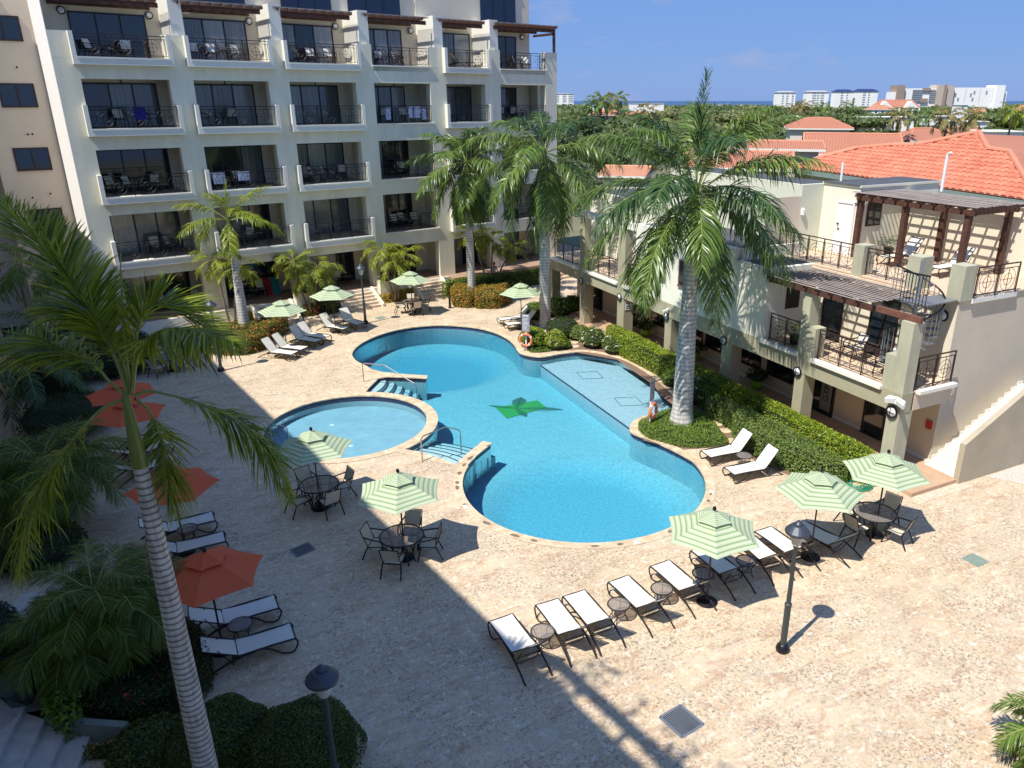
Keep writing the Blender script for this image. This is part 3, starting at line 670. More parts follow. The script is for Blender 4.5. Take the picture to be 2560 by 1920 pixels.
# frosted leaf of the gym door with its lettering
g = MB(); g.box(4.46, 5.0, 3.93, 3.945, .32, 2.22); fg = g.build('frosted_panel', mat('frosted_glass', (.20,.20,.19), .6, var=.1, vscale=2), dr)
def text_mesh(s, size, m, parent, loc, rot, name='lettering', extrude=.004, align='CENTER'):
    cu = bpy.data.curves.new(name, 'FONT'); cu.body = s; cu.size = size; cu.extrude = extrude; cu.align_x = align; cu.align_y = 'CENTER'; cu.resolution_u = 3
    ob = bpy.data.objects.new(name, cu); COL.objects.link(ob); dg = bpy.context.evaluated_depsgraph_get(); me = bpy.data.meshes.new_from_object(ob.evaluated_get(dg))
    bpy.data.objects.remove(ob); me.materials.clear(); me.materials.append(m); o2 = bpy.data.objects.new(name, me); COL.objects.link(o2); o2.parent = parent; o2.location = loc; o2.rotation_euler = rot; return o2
text_mesh('GYM', .38, BLACKF, fg, (4.73, 3.918, 1.12), (pi/2, -pi/2, 0))
# lit wall at the end with the second glass door (seen past the corner column)
# main upper block
mb = MB(); mb.box(-6.03, 1.33, Y0, Y0+.22, 3.23, 6.48); mb.box(1.33, 3.31, Y0, Y0+.22, 3.23, 6.02); mb.box(-6.03, -5.81, Y0+.22, 5.2, 3.23, 6.48); mb.box(3.09, 3.31, Y0+.22, 4.0, 3.23, 6.02)
mb.box(1.33, 1.51, Y0+.22, 5.0, 5.8, 6.48)
mb.build('upper_wall', WALLW, annex)
mb = MB(); mb.box(-5.81, 1.33, Y0+.22, 5.2, 3.23, 6.34); mb.box(1.51, 3.09, Y0+.22, 4.0, 3.23, 6.0); mb.build('flat_roof', DARKROOF, annex)
mb = MB(); mb.box(-3.6, -2.9, 3.6, 4.1, 6.35, 6.58); mb.build('roof_vent_box', BLACKF, annex)
win(annex, -4.84, -3.50, 4.26, 5.35, Y0, mat('plum_frame', (.17,.085,.085), .5)); win(annex, -2.33, -1.0, 4.26, 5.35, Y0, MATS['plum_frame'])
# roof-level room behind, pale walls
mb = MB(); mb.box(-8.6, .9, 5.2, 7.2, 3.23, 8.75); mb.build('roof_room', mat('plaster_pale_lime', (.66,.67,.54), .9, var=.05, vscale=1, bump=.2), annex)
mb = MB(); mb.box(-16, -8.7, 4.6, 11.0, 3.23, 6.9); mb.build('far_upper_room', WALLW, annex); MB().box(-15.8,-8.9,4.8,10.8,6.9,6.92).build('roof_sheet', DARKROOF, annex); MB().box(-8.4,.7,5.35,7.05,8.75,8.77).build('roof_sheet', DARKROOF, annex)
# terrace between (floor z 5.95) and end wall, blocks, stair wall
mb = MB(); mb.box(.9, 9.6, 4.0, 12.0, 3.2, 5.95); mb.build('terrace_block', WALLC, annex)
mb = MB(); mb.box(9.585, 9.61, 4.0, 12.3, .0, 5.95); mb.box(9.35, 9.612, 9.0, 12.3, 5.95, 8.6); mb.box(9.612,9.615,4.001,12.3,.0,.3); mb.build('end_wall', ENDW, annex)
mb = MB(); mb.box(.9, 9.66, 3.93, 11.9, 5.95, 6.0); mb.build('terrace_floor', mat('terrace_pink_tile', (.62,.47,.33), .8, var=.08, vscale=3), annex)
mb = MB(); mb.box(2.7, 9.35, 9.0, 9.25, 6.0, 8.5); mb.build('terrace_rear_wall', WALLC, annex)
mb = MB(); mb.box(.9, 2.85, 6.4, 11, 6.0, 8.75); mb.box(.85, 2.9, 6.35, 11.05, 8.75, 8.84); bl = mb.build('stair_head_block', WALLW, annex)
mb = MB(); mb.box(.9, 2.85, 6.3, 11, 8.842, 8.85); mb.build('roof_sheet', DARKROOF, bl)
mb = MB(); mb.box(1.84, 2.62, 6.37, 6.396, 6.02, 8.08); dd = mb.build('door', WHITE, annex)
mb = MB(); mb.box(1.76, 1.84, 6.34, 6.396, 6.0, 8.14); mb.box(2.62, 2.70, 6.34, 6.396, 6.0, 8.14); mb.box(1.84, 2.62, 6.34, 6.396, 8.08, 8.15); mb.build('door_frame', WHITE, dd)
mb = MB(); mb.bar((1.93,6.33,7.05), (2.04,6.33,7.05), .03); mb.bar((1.93,6.34,7.2), (1.93,6.34,7.26), .06); mb.build('handle', FRAMEB, dd)
mb = MB(); mb.box(.86, .898, 3.4, 6.4, 6.0, 8.3); mb.box(.86,.898,3.0,3.2,8.3,8.4); mb.build('terrace_side_wall', WALLB, annex)
mb = MB(); mb.lathe([(.02,-.16),(.09,-.12),(.09,.1),(.02,.16)], 10, (.95, 5.3, 7.65)); mb.build('wall_lamp', MILK, annex)
# window by the pergola
w_ = MB(); w_.box(2.853, 2.90, 6.9, 7.7, 7.2, 8.2); w_ = w_.build('terrace_window', BROWN, annex); g = MB(); g.box(2.9, 2.91, 6.98, 7.27, 7.28, 8.12); g.box(2.9, 2.91, 7.33, 7.62, 7.28, 8.12); g.build('pane', GLASSD, w_)
# terrace pillars + railings
for s0, s1 in ((5.13,5.60),(7.5,8.05),(9.15,9.68)):
    mb = MB(); mb.box(s0, s1, 3.92, 4.5, 5.93, 7.08); mb.build('terrace_pillar', PIERM, annex)
for a, b in ((1.0,5.13),(5.6,7.5)):
    r_ = railing_mesh(b-a, 1.0, .85).build('terrace_railing', IRON, annex); r_.location = (a, 4.12, 6.0)
r_ = railing_mesh(2.1, 1.0, 1.05).build('terrace_railing', IRON, annex); r_.location = (9.72, 4.5, 6.0); r_.rotation_euler.z = pi/2
mb = MB(); mb.box(9.612, 9.72, 4.5, 6.75, 5.82, 5.97); mb.build('sill', TRIM, annex)
mb = MB(); mb.box(.9, 9.1, 3.80, 3.998, 5.72, 5.93); mb.build('terrace_edge', STONE, annex)
# lower terrace: floor at 3.23, parapet ledges, railings, pillars
Y = Y0
mb = MB(); mb.box(3.31, 9.92, Y+.48, 4.0, 3.202, 3.232); mb.box(3.31,9.9,Y,Y+.48,3.231,3.25); mb.build('balcony_floor', MATS['terrace_pink_tile'], annex)
mb = MB(); mb.box(3.21, 5.27, Y-.12, Y+.12, 3.15, 3.27); mb.box(5.98, 9.14, Y-.12, Y+.12, 3.15, 3.27); mb.box(9.92, 10.1, Y+.62, 4.0, 3.15, 3.27); mb.build('ledge', TRIM, annex)
mb = MB(); mb.box(9.7, 9.918, Y+.62, 4.0, 2.56, 3.2); mb.build('balcony_side_beam', ENDW, annex)
for nm, (a, b, z1) in (('pillar', (5.24,5.62,5.55)), ('corner_pillar', (9.46,9.93,5.56))):
    mb = MB(); mb.box(a, b, Y, Y+.46, 3.23, z1); mb.build(nm, PIERM, annex)
MB().box(5.62, 6.0, Y+.002, Y+.5, 3.23, 4.36).build('low_pier', PIERM, annex); MB().box(9.08, 9.46, Y+.002, Y+.55, 3.23, 4.38).build('low_pier', PIERM, annex)
for a, b in ((3.5,5.22),(6.05,9.05)):
    r_ = railing_mesh(b-a, 1.08, 1.0).build('balcony_railing', IRON, annex); r_.location = (a, Y+.18, 3.26)
r_ = railing_mesh(1.75, 1.08, .87).build('balcony_railing', IRON, annex); r_.location = (9.86, Y+.6, 3.26); r_.rotation_euler.z = pi/2
for a, b in ((-11.1,-7.7),(-7.0,-6.1),(-15.2,-11.8)):
    r_ = railing_mesh(b-a, 1.08, 1.0).build('balcony_railing', IRONB, annex); r_.location = (a, Y+.18, 3.26)
    MB().box(a-.05, b+.05, Y-.12, Y+.12, 3.15, 3.27).build('ledge', TRIM, annex)
MB().box(-7.66, -7.0, Y, Y+.4, 3.23, 6.2).build('pillar', OLIVE, annex); MB().box(-11.72,-11.18,Y,Y+.4,3.23,6.2).build('pillar', OLIVE, annex)
mb = MB(); mb.box(-11.72,-6.03,Y,Y+.35,6.1,6.4);  mb.build('beam', WALLW, annex)
mb = MB(); mb.box(-16.5,-6.03,Y+.48,4.6,3.202,3.232); mb.build('balcony_floor', MATS['terrace_pink_tile'], annex)
# doors on the lower terrace wall
win(annex, 4.0, 4.9, 3.25, 5.35, 3.99, BROWN, 'terrace_door', 1); win(annex, 6.3, 7.4, 3.25, 5.35, 3.99, BROWN, 'terrace_door', 2)
w_ = MB(); w_.box(3.313, 3.33, 2.6, 3.3, 4.35, 5.2); w_.build('side_window', BLACKF, annex)
# lower pergola
pg = MB(); pg.box(3.35, 8.25, Y, Y+.14, 5.56, 5.74); pg.box(3.4, 8.1, 3.84, 3.98, 5.50, 5.62); pg.box(3.33, 3.47, Y+.14, 3.84, 5.58, 5.70); pgo = pg.build('lower_pergola', WOODP, annex)
r_ = MB(); x = 3.5
while x < 8.2: r_.box(x, x+.07, Y-.25, 3.98, 5.742, 5.86); x += .60
r_.build('rafter', WOODP, pgo)
def slats(mb, x0, x1, y0, y1, zf_, step=.125, w=.055, h=.016):
    y = y0
    while y < y1:
        z = zf_(y)+rnd.uniform(-.004,.004); xx = [x0+rnd.uniform(-.08,.05)] + [x0+(x1-x0)*t for t in (.33,.66)] + [x1+rnd.uniform(-.05,.08)]
        yy = [y+rnd.uniform(-.014,.014) for _ in xx]
        for q in range(3): mb.bar((xx[q],yy[q],z+.0005*q), (xx[q+1],yy[q+1],z+.0005*q), w, h)
        y += step
s_ = MB(); slats(s_, 3.3, 8.3, Y-.22, 3.98, lambda y: 5.878, .20, .06); s_.build('slat', WOODG, pgo)
mb = MB(); mb.bar((8.3,Y+.2,5.66), (10.0,Y+.2,5.66), .13, .19); mb.build('beam_end', mat('red_brown_beam', (.17,.07,.045), .75, var=.3, vscale=5), pgo)
# upper pergola on six posts
pg = MB(); pg.box(2.75, 7.95, 6.33, 6.47, 8.28, 8.46); pg.box(2.86, 7.95, 8.62, 8.76, 8.28, 8.46); pg.box(7.75,7.9,6.47,8.62,8.30,8.44); pgo = pg.build('upper_pergola', WOODP, annex)
for x, y in ((2.95,6.4),(5.1,6.4),(7.7,6.4),(5.1,8.6),(7.7,8.6)):
    p_ = MB(); p_.box(x-.10, x+.10, y-.10, y+.10, 6.0, 8.28); p_.build('post', WOODP, pgo)
    for zz in (): pass
r_ = MB(); x = 2.95
while x < 8: r_.box(x, x+.07, 6.05, 9.0, 8.462, 8.58); x += .56
r_.build('rafter', WOODP, pgo)
s_ = MB(); slats(s_, 2.7, 8.15, 6.08, 8.98, lambda y: 8.60, .23, .07); s_.build('slat', WOODG, pgo)
# spiral stair
sp = thing('spiral_staircase', 'grey metal spiral staircase with black handrail between the two annex terraces', 'staircase', Rp(8.75,3.05,0), RANG)
mb = MB(); mb.tube([(0,0,3.25),(0,0,7.2)], .065, 10); mb.build('pole', GREY, sp)
NS = 15; th0 = 160; dth = 26
for k in range(NS):
    a = R(th0+k*dth); z = 3.42+k*(5.95-3.42)/NS; mb = MB(); a2 = a+R(dth*1.1); r = .85
    mb.prism([(.07*cos(a),.07*sin(a)),(r*cos(a),r*sin(a)),(r*cos((a+a2)/2),r*sin((a+a2)/2)),(r*cos(a2),r*sin(a2)),(.07*cos(a2),.07*sin(a2))], z, z+.035); mb.build('tread', GREY, sp)
mb = MB(); hp = []
for k in range(NS*2+1):
    a = R(th0+k*dth/2+6); z = 3.45+k/2*(5.95-3.42)/NS; mb.bar((.84*cos(a),.84*sin(a),z), (.84*cos(a),.84*sin(a),z+.95), .018); hp.append((.84*cos(a),.84*sin(a),z+.97))
mb.build('baluster', GREY, sp)
mb = MB(); mb.tube(hp, .03, 6); mb.build('handrail', FRAMEB, sp)
ae = th0+NS*dth; a = R(ae); mb = MB()
mb.prism([(.0,.0),(.1,-.85),(.9,-.6),(.85,.95),(.1,.95)], 5.95, 5.99); mb.build('landing', GREY, sp)
mb = MB(); pts = [(.05,-.9),(.55,-.9),(1.0,-.85)]
mb.tube([(p[0],p[1],6.95) for p in pts], .03, 6); 
for t in range(9): x = .05+.95*t/8; mb.bar((x,-.88,5.98), (x,-.88,6.95), .018)
mb.build('landing_rail', FRAMEB, sp)
# outside stairs along the end wall
mb = MB(); n = 15
prof = [(3.75,.0)]; y, z = 3.75, .0
for k in range(n): z += .158; prof.append((y, z)); y += .31; prof.append((y, z))
prof.append((y, 0.)); 
vs = [(9.62,p[0],p[1]+.0) for p in prof]+[(10.78,p[0],p[1]+.0) for p in prof]; m_ = len(prof)
mb.add(vs, [tuple(range(m_)), tuple(range(2*m_-1, m_-1, -1))]+[(i,m_+i,m_+(i+1)%m_,(i+1)%m_) for i in range(m_)]); mb.build('outside_stairs', mat('white_stair_tile', (.72,.68,.62), .6, var=.05, vscale=4), annex)
mb = MB()
for k in range(n): yy = 3.75+.31*k; zz = .158*(k+1); mb.box(9.615, 9.64, yy, yy+.32, zz, zz+.10)
mb.build('stair_skirting', TRIM, annex)
mb = MB(); pr = [(3.72,0),(3.72,1.45),(8.6,3.95),(8.6,0)]
vs = [(10.78,p[0],p[1]) for p in pr]+[(10.98,p[0],p[1]) for p in pr]; mb.add(vs, [(0,1,2,3),(7,6,5,4),(0,4,5,1),(1,5,6,2),(2,6,7,3),(3,7,4,0)]); mb.build('stair_wall', mat('stair_wall_olive', (.42,.37,.27), .9, var=.1, vscale=1.2, bump=.3), annex)
# wall lamps on the arcade
for s in (-15.6,-11.5,-7.38,-3.16,1.06,5.39): wall_disc(annex, s, Y0, 2.58, .17, True)
wall_disc(annex, 9.67, Y0, 2.55, .19, True)
wall_disc(annex, 9.15, 4.0, 5.35, .17)
fl_ = MB(); X = 9.85; Y = Y0; fl_.box(X-.1, X+.08, Y-.16, Y-.004, 2.9, 3.0)
for sx in (-1, 1):
    fl_.add([Vector((X+sx*a, Y+b, c)) for a, b, c in ((0,-.05,3.0),(.34,-.12,2.94),(.36,-.22,2.84),(.05,-.2,2.92),(0,-.05,3.12),(.32,-.12,3.10),(.36,-.26,3.0),(.05,-.24,3.08))], [(3,2,1,0),(4,5,6,7),(0,1,5,4),(1,2,6,5),(2,3,7,6),(3,0,4,7)])
fl_.build('flood_lamp', WHITE, annex)
cm = MB(); cm.box(-3.07, -2.95, Y-.10, Y-.004, 2.92, 3.02); cm.bar((-3.0,Y-.08,2.94), (-3.0,Y-.34,2.88), .09, .09); cm.build('security_camera', WHITE, annex)
sg = MB(); sg.box(-6.99, -6.975, Y+.08, Y+.5, 1.95, 2.38) ; sg = sg.build('wall_notice', WHITE, annex); MB().box(-6.974,-6.972,Y+.10,Y+.48,2.28,2.35).build('notice_red_line', mat('notice_red', (.5,.05,.04), .6), sg); MB().box(-6.974,-6.972,Y+.14,Y+.44,2.02,2.06).build('notice_text', FRAMEB, sg); MB().box(-6.974,-6.972,Y+.14,Y+.40,2.12,2.16).build('notice_text', FRAMEB, sg)
fx = MB(); fx.box(9.25, 9.47, 3.94, 3.998, 1.35, 1.65); fx.build('fire_alarm_box', mat('alarm_red', (.5,.03,.03), .5), annex)
# ================================================================== furniture
def canopy_mat(name, kind):
    m = bpy.data.materials.new(name); m.use_nodes = True; n = m.node_tree.nodes; l = m.node_tree.links; b = n['Principled BSDF']; out = n['Material Output']
    b.inputs['Roughness'].default_value = .85; col = None
    if kind == 'stripe':
        uv = n.new('ShaderNodeUVMap'); sp = n.new('ShaderNodeSeparateXYZ'); l.new(uv.outputs[0], sp.inputs[0])
        mu = n.new('ShaderNodeMath'); mu.operation = 'MULTIPLY'; mu.inputs[1].default_value = 8.; fr = n.new('ShaderNodeMath'); fr.operation = 'FRACT'
        l.new(sp.outputs[0], mu.inputs[0]); l.new(mu.outputs[0], fr.inputs[0]); r = n.new('ShaderNodeValToRGB'); r.color_ramp.interpolation = 'CONSTANT'
        g1, g2, w_, y = (.24,.35,.17,1), (.33,.44,.26,1), (.63,.67,.50,1), (.46,.50,.24,1)
        stops = [(0,g1),(.26,w_),(.33,g2),(.42,w_),(.50,y),(.54,w_),(.62,g1),(.66,w_),(.74,g2),(.86,w_),(.93,g1)]
        e = r.color_ramp.elements; e[0].position = 0; e[0].color = stops[0][1]; e[1].position = stops[1][0]; e[1].color = stops[1][1]
        for p, c in stops[2:]: q = e.new(p); q.color = c
        l.new(fr.outputs[0], r.inputs[0]); l.new(r.outputs[0], b.inputs['Base Color']); col = r.outputs[0]
    tr = n.new('ShaderNodeBsdfTranslucent')
    if col: l.new(col, tr.inputs[0])
    else: b.inputs['Base Color'].default_value = (.70,.125,.045,1); tr.inputs[0].default_value = (.80,.13,.04,1)
    ms = n.new('ShaderNodeMixShader'); ms.inputs[0].default_value = .16; l.new(b.outputs[0], ms.inputs[1]); l.new(tr.outputs[0], ms.inputs[2]); l.new(ms.outputs[0], out.inputs[0]); return m
CAN = {'green': canopy_mat('green_striped_canvas', 'stripe'), 'orange': canopy_mat('orange_canvas', 'plain')}
def canopy(mb, r, z0, z1, sides=6, seg=5, r0=0., scal=.05, u0=0.):
    V = []; F = []; UV = []
    for k in range(sides):
        a, b = 2*pi*k/sides, 2*pi*(k+1)/sides; o = len(V)
        for i in range(seg+1):
            t = i/seg; rr = r0 + (r-r0)*t
            for j in range(seg+1):
                s = j/seg; p = Vector((cos(a), sin(a)))*(1-s) + Vector((cos(b), sin(b)))*s; edge = 4*s*(1-s)
                p *= rr*(1-scal*edge*t); z = z1 - (z1-z0)*(t**1.12) - .055*edge*t*(1.1-t) ; V.append((p.x, p.y, z)); UV.append((u0+t*(1-u0), s))
        w = seg+1
        F += [(o+i*w+j, o+i*w+j+1, o+(i+1)*w+j+1, o+(i+1)*w+j) for i in range(seg) for j in range(seg)]
    mb.add(V, F, UV)
def make_umbrella(kind, base=True):
    def mk():
        u = thing('parasol', 'x', 'parasol')
        mb = MB(); mb.tube([(0,0,.02),(0,0,2.62)], .024, 8); mb.build('pole', FRAME, u)
        mb = MB(); canopy(mb, 1.22, 2.07, 2.55, 6); mb.build('canopy', CAN[kind], u, smooth=False)
        mb = MB(); canopy(mb, .46, 2.475, 2.66, 6, 3, 0, .06); mb.build('vent_cap', CAN[kind], u)
        mb = MB(); mb.lathe([(.015,2.66),(.045,2.69),(.05,2.73),(.03,2.77),(0.001,2.78)], 10); mb.build('finial', FRAMEB, u)
        for k in range(6):
            a = 2*pi*k/6; mb = MB(); mb.bar((.03*cos(a),.03*sin(a),2.54), (1.19*cos(a),1.19*sin(a),2.055), .018); rb = mb.build('rib', FRAME, u)
            mb = MB(); mb.bar((.03*cos(a),.03*sin(a),1.95), (.62*cos(a),.62*sin(a),2.30), .014); mb.build('strut', FRAME, rb)
        if base: mb = MB(); mb.lathe([(.27,0),(.27,.03),(.20,.06),(.06,.08),(.035,.22),(0.03,.24)], 20); mb.build('base', FRAMEB, u, smooth=False)
        return u
    return mk
def umbrella(kind, p, ang, label, base=True):
    return first_or_dup(ST, ('umb', kind, base), make_umbrella(kind, base), (p.x, p.y, p.z if p.z > .5 else 0), R(ang), label, 'striped green parasols' if kind == 'green' else 'orange parasols')
UM = [('green', gQ(515,755,2.7), 24, 'green striped parasol shading the lounger row, nearest the tall lamp post', True),
 ('green', gQ(1258,490,2.7), 50, 'green striped parasol at the right end of the lounger row', True),
 ('green', gQ(1720,360,2.7), 24, 'green striped parasol over the round table nearest the outside stairs', True),
 ('green', gN(1090,770,2.7), 37, 'green striped parasol over the round table closest to the near pool bowl', True),
 ('green', gN(490,480,2.7), 30, 'half shaded green striped parasol in front of the wading pool', True),
 ('green', gK(920,700,2.7), 8, 'pale green parasol above the flowering hedge, leftmost by the hotel', True),
 ('green', gC(905,583,2.7), 12, 'green parasol dappled with palm shade beside the far lamp post', True),
 ('green', gC(1450,485,2.7), 5, 'green parasol over the table where a man sits', True),
 ('green', g7(1645,1085,2.7), 15, 'green parasol behind the two loungers at the far right end of the pool', True),
 ('orange', gLL(1412,155,2.7), 40, 'orange parasol nearest the camera above two shaded loungers', True),
 ('orange', gL(1165,735,2.7), 20, 'orange parasol behind the ringed palm trunk, second from the camera', True),
 ('orange', gL(860,255,2.7), 45, 'orange parasol over the three parallel shaded loungers', True),
 ('orange', gL(820,125,2.7), 10, 'farthest orange parasol, partly hidden by palm leaves', True)]
for k, p, a, lb, b in UM: umbrella(k, Vector((p.x, p.y, 0)), a, lb, b)

def make_lounger(frame=FRAME, ang=42):
    def mk():
        o = thing('sun_lounger', 'x', 'sun lounger'); w = .31; h = .36; hx = 1.24; bl = .78; ca, sa = cos(R(ang)), sin(R(ang))
        fr = MB()
        for s in (-1, 1): fr.tube([(.0,s*w,h-.01),(.5,s*w,h),(hx+.12,s*w,h-.02)], .022, 6)
        fr.tube([(.0,-w,h-.01),(.0,w,h-.01)], .018, 6)
        fr.build('frame', frame, o)
        for s in (-1, 1):
            MB().tube([(.0,s*w,h-.01),(-.04,s*(w+.01),h-.10),(-.02,s*(w+.01),.16),(.06,s*(w+.01),.03),(.18,s*(w+.01),.018),(.34,s*(w+.01),.08),(.52,s*w,.24),(.70,s*w,h-.02)], .021, 6).build('leg', frame, o)
            MB().tube([(.88,s*w,h-.03),(1.15,s*(w+.01),h-.04),(1.42,s*(w+.02),.27),(1.72,s*(w+.02),.15),(1.98,s*(w+.02),.0)], .024, 6).build('leg', frame, o)
        rk = MB(); rk.tube([(hx+.40,-w+.04,h+.26),(hx+.12,-w+.06,.10),(hx+.12,w-.06,.10),(hx+.40,w-.04,h+.26)], .012, 5); rk.tube([(1.34,-w,.23),(1.34,w,.23)], .012, 5); rk.build('support_bracket', frame, o)
        st = MB(); n = 8; V = []
        for i in range(n+1):
            x = .02+(hx-.03)*i/n; zz = h+.005-.028*sin(pi*i/n)
            for j in range(5): y = -w+.015+(2*w-.03)*j/4; V.append((x, y, zz-.012*(1-(j/2-1)**2)))
        F = [(i*5+j, (i+1)*5+j, (i+1)*5+j+1, i*5+j+1) for i in range(n) for j in range(4)]
        st.add(V, F); st.build('seat_sling', SLING, o, smooth=True)
        bk = MB(); V = []; n = 5
        for i in range(n+1):
            t = bl*i/n
            for j in range(5): y = -w+.02+(2*w-.04)*j/4; dip = -.02*sin(pi*i/n)-.01*(1-(j/2-1)**2)-.03*(i == n)*(1-(j/2-1)**2); V.append((hx+.02+ca*t-sa*dip*-1, y, h+.005+sa*t+ca*dip))
        F = [(i*5+j, (i+1)*5+j, (i+1)*5+j+1, i*5+j+1) for i in range(n) for j in range(4)]
        bk.add(V, F); b_ = bk.build('backrest_sling', SLING, o, smooth=True)
        bf = MB(); bf.tube([(hx,-w,h),(hx+ca*bl,-w,h+sa*bl)], .016, 6); bf.tube([(hx,w,h),(hx+ca*bl,w,h+sa*bl)], .016, 6); bf.tube([(hx+ca*bl,-w,h+sa*bl),(hx+ca*bl+.02,0,h+sa*bl-.035),(hx+ca*bl,w,h+sa*bl)], .014, 6); bf.build('backrest_frame', frame, b_)
        return o
    return mk
def lounger(fn, f, hg, label, group, ang=42, z0=0., frame=FRAME, back=None):
    a = fn(*f, z0+.36); b = fn(*hg, z0+.36); d = b-a; rz = math.atan2(d.y, d.x)
    return first_or_dup(ST, ('lounger', ang, frame.name), make_lounger(frame, ang), (a.x, a.y, z0), rz, label, group)
RW = 'white loungers in the row on the sunlit deck'
lounger(gO, (282,950), (437,1155), 'white lounger at the left end of the long row, half in palm shade', RW)
lounger(gO, (602,840), (752,1035), 'white lounger second from the left end of the long row', RW)
lounger(gO, (788,780), (945,962), 'white lounger third in the row, close against its left neighbour', RW)
lounger(gO, (1095,680), (1282,852), 'white lounger between the second and third little round tables of the row', RW)
lounger(gO, (1382,573), (1580,740), 'white lounger beside the shaded parasol base, fifth in the row', RW)
lounger(gO, (1660,468), (1860,630), 'white lounger fully shaded by the parasol nearest the lamp post', RW)
lounger(gQ, (705,930), (892,1088), 'white lounger partly hidden by the right edge of the parasol canopy', RW)
lounger(gQ, (850,890), (1040,1020), 'sunlit white lounger just left of the lamp post head', RW)
lounger(gQ, (1085,852), (1268,940), 'shaded white lounger at the right end of the row under the parasol', RW)
LF = 'loungers along the flowering hedge by the hotel'
lounger(gK, (1150,1575), (812,1535), 'white lounger nearest the lamp post base beside the flowering hedge', LF, 52)
lounger(gK, (1310,1497), (987,1458), 'white lounger second along the flowering hedge, in full sun', LF, 52)
lounger(gK, (1545,1375), (1220,1322), 'grey looking lounger in parasol shade beside the little round table', LF, 52)
lounger(gK, (1670,1312), (1352,1262), 'shaded lounger fourth from the near end of the hedge', LF, 52)
lounger(gK, (1990,1170), (1730,1122), 'white lounger left of the round side table by the dappled parasol', LF, 52)
lounger(gF, (780,699), (747.5,688.5), 'lounger beneath the dappled parasol, beside the far lamp post', LF, 52)
lounger(gQ, (455,373), (648,335), 'white lounger at the pool corner beside the ground-cover bed', 'two loungers by the hedge on the right', 52)
lounger(gQ, (617,490), (830,448), 'white lounger nearer the camera of the pair by the clipped hedge', 'two loungers by the hedge on the right', 52)
lounger(gV, (30,228), (228,208), 'far lounger of the pair beyond the pool under the green parasol', 'two loungers at the far right of the pool', 50)
lounger(gV, (100,277), (298,250), 'near lounger of the pair beyond the pool, beside the life ring post', 'two loungers at the far right of the pool', 50)
LS = 'loungers in the building shade on the left'
lounger(gL, (1478,1077), (1195,1146), 'shaded lounger behind the round table, under the second orange parasol', LS, 28, frame=FRAMEB)
lounger(gL, (1553,1217), (1242,1292), 'shaded lounger in front of the round table, under the second orange parasol', LS, 28, frame=FRAMEB)
lounger(gLL, (1912,505), (1565,607), 'shaded lounger directly below the nearest orange parasol, behind its round table', LS, 28, frame=FRAMEB)
lounger(gLL, (2026,707), (1660,818), 'shaded lounger closest to the camera on the left', LS, 28, frame=FRAMEB)
lounger(gL, (1150,480), (950,555), 'farthest of three parallel shaded loungers below the orange parasol', LS, 28, frame=FRAMEB)
lounger(gL, (1160,560), (950,630), 'middle one of three parallel shaded loungers', LS, 28, frame=FRAMEB)
lounger(gL, (1200,668), (960,745), 'nearest of three parallel shaded loungers, seen left of the palm trunk', LS, 28, frame=FRAMEB)
lounger(zf(2100,480,4.8087), (530,775), (790,745), 'white lounger striped with pergola shadow on the upper roof terrace, left one', 'loungers on the roof terrace', 52, 6.0)
lounger(zf(2100,480,4.8087), (1110,905), (1390,870), 'white lounger striped with pergola shadow on the upper roof terrace, right one', 'loungers on the roof terrace', 52, 6.0)

TGL = mat('smoked_table_glass', (.34, .31, .29), .25, spec=.6)
def tglass():
    m = MATS['smoked_table_glass']; n = m.node_tree.nodes; l = m.node_tree.links; b = n['Principled BSDF']; out = n['Material Output']
    t = n.new('ShaderNodeBsdfTransparent'); t.inputs[0].default_value = (.85,.80,.76,1); x = n.new('ShaderNodeMixShader'); x.inputs[0].default_value = .40; l.new(t.outputs[0], x.inputs[1]); l.new(b.outputs[0], x.inputs[2]); l.new(x.outputs[0], out.inputs[0])
tglass()
def make_side_table():
    o = thing('side_table', 'x', 'side table')
    MB().lathe([(.01,.435),(.265,.435),(.265,.445),(.01,.445)], 28, cap=False).build('table_top', TGL, o)
    N = 28; mb = MB(); mb.tube([(.275*cos(2*pi*k/N),.275*sin(2*pi*k/N),.438) for k in range(N+1)], .018, 6, cap=False); mb.tube([(.16*cos(2*pi*k/N),.16*sin(2*pi*k/N),.16) for k in range(N+1)], .010, 5, cap=False)
    mb.build('rim', FRAME, o)
    for k in range(4):
        a = pi/4+k*pi/2; c, s = cos(a), sin(a); MB().tube([(.26*c,.26*s,.43),(.17*c,.17*s,.26),(.16*c,.16*s,.16),(.24*c,.24*s,.0)], .013, 5).build('leg', FRAME, o)
    return o
def side_table(p, label): return first_or_dup(ST, 'stab', make_side_table, (p.x, p.y, 0), rnd.random(), label, 'little round glass side tables')
for p, lb in ((gO(572,1045,.44),'round glass side table beside the left end lounger'),(gO(1098,858,.44),'round glass side table right of the third lounger of the row'),(gO(1395,750,.44),'round glass side table between the fourth and fifth loungers of the row'),
 (gO(1680,645,.44),'round glass side table half in shade beside the parasol pole'),(gQ(735,1110,.44),'shaded round side table under the right edge of the parasol near the lamp post'),(gQ(1125,950,.44),'side table seen behind the lantern of the tall lamp post'),
 (gQ(720,383,.44),'round dark side table between the two loungers by the hedge'),(gK(1155,1385,.44),'round side table among the loungers along the flowering hedge'),(gK(1885,1062,.44),'round side table below the dappled parasol'),
 (gV(195,225,.44),'round side table between the two loungers beyond the pool'),(gL(1295,1165,.44),'round side table between two shaded loungers behind the palm trunk'),(gLL(1660,665,.44),'round blue-reflecting side table nearest the camera on the left')):
    side_table(p, lb)

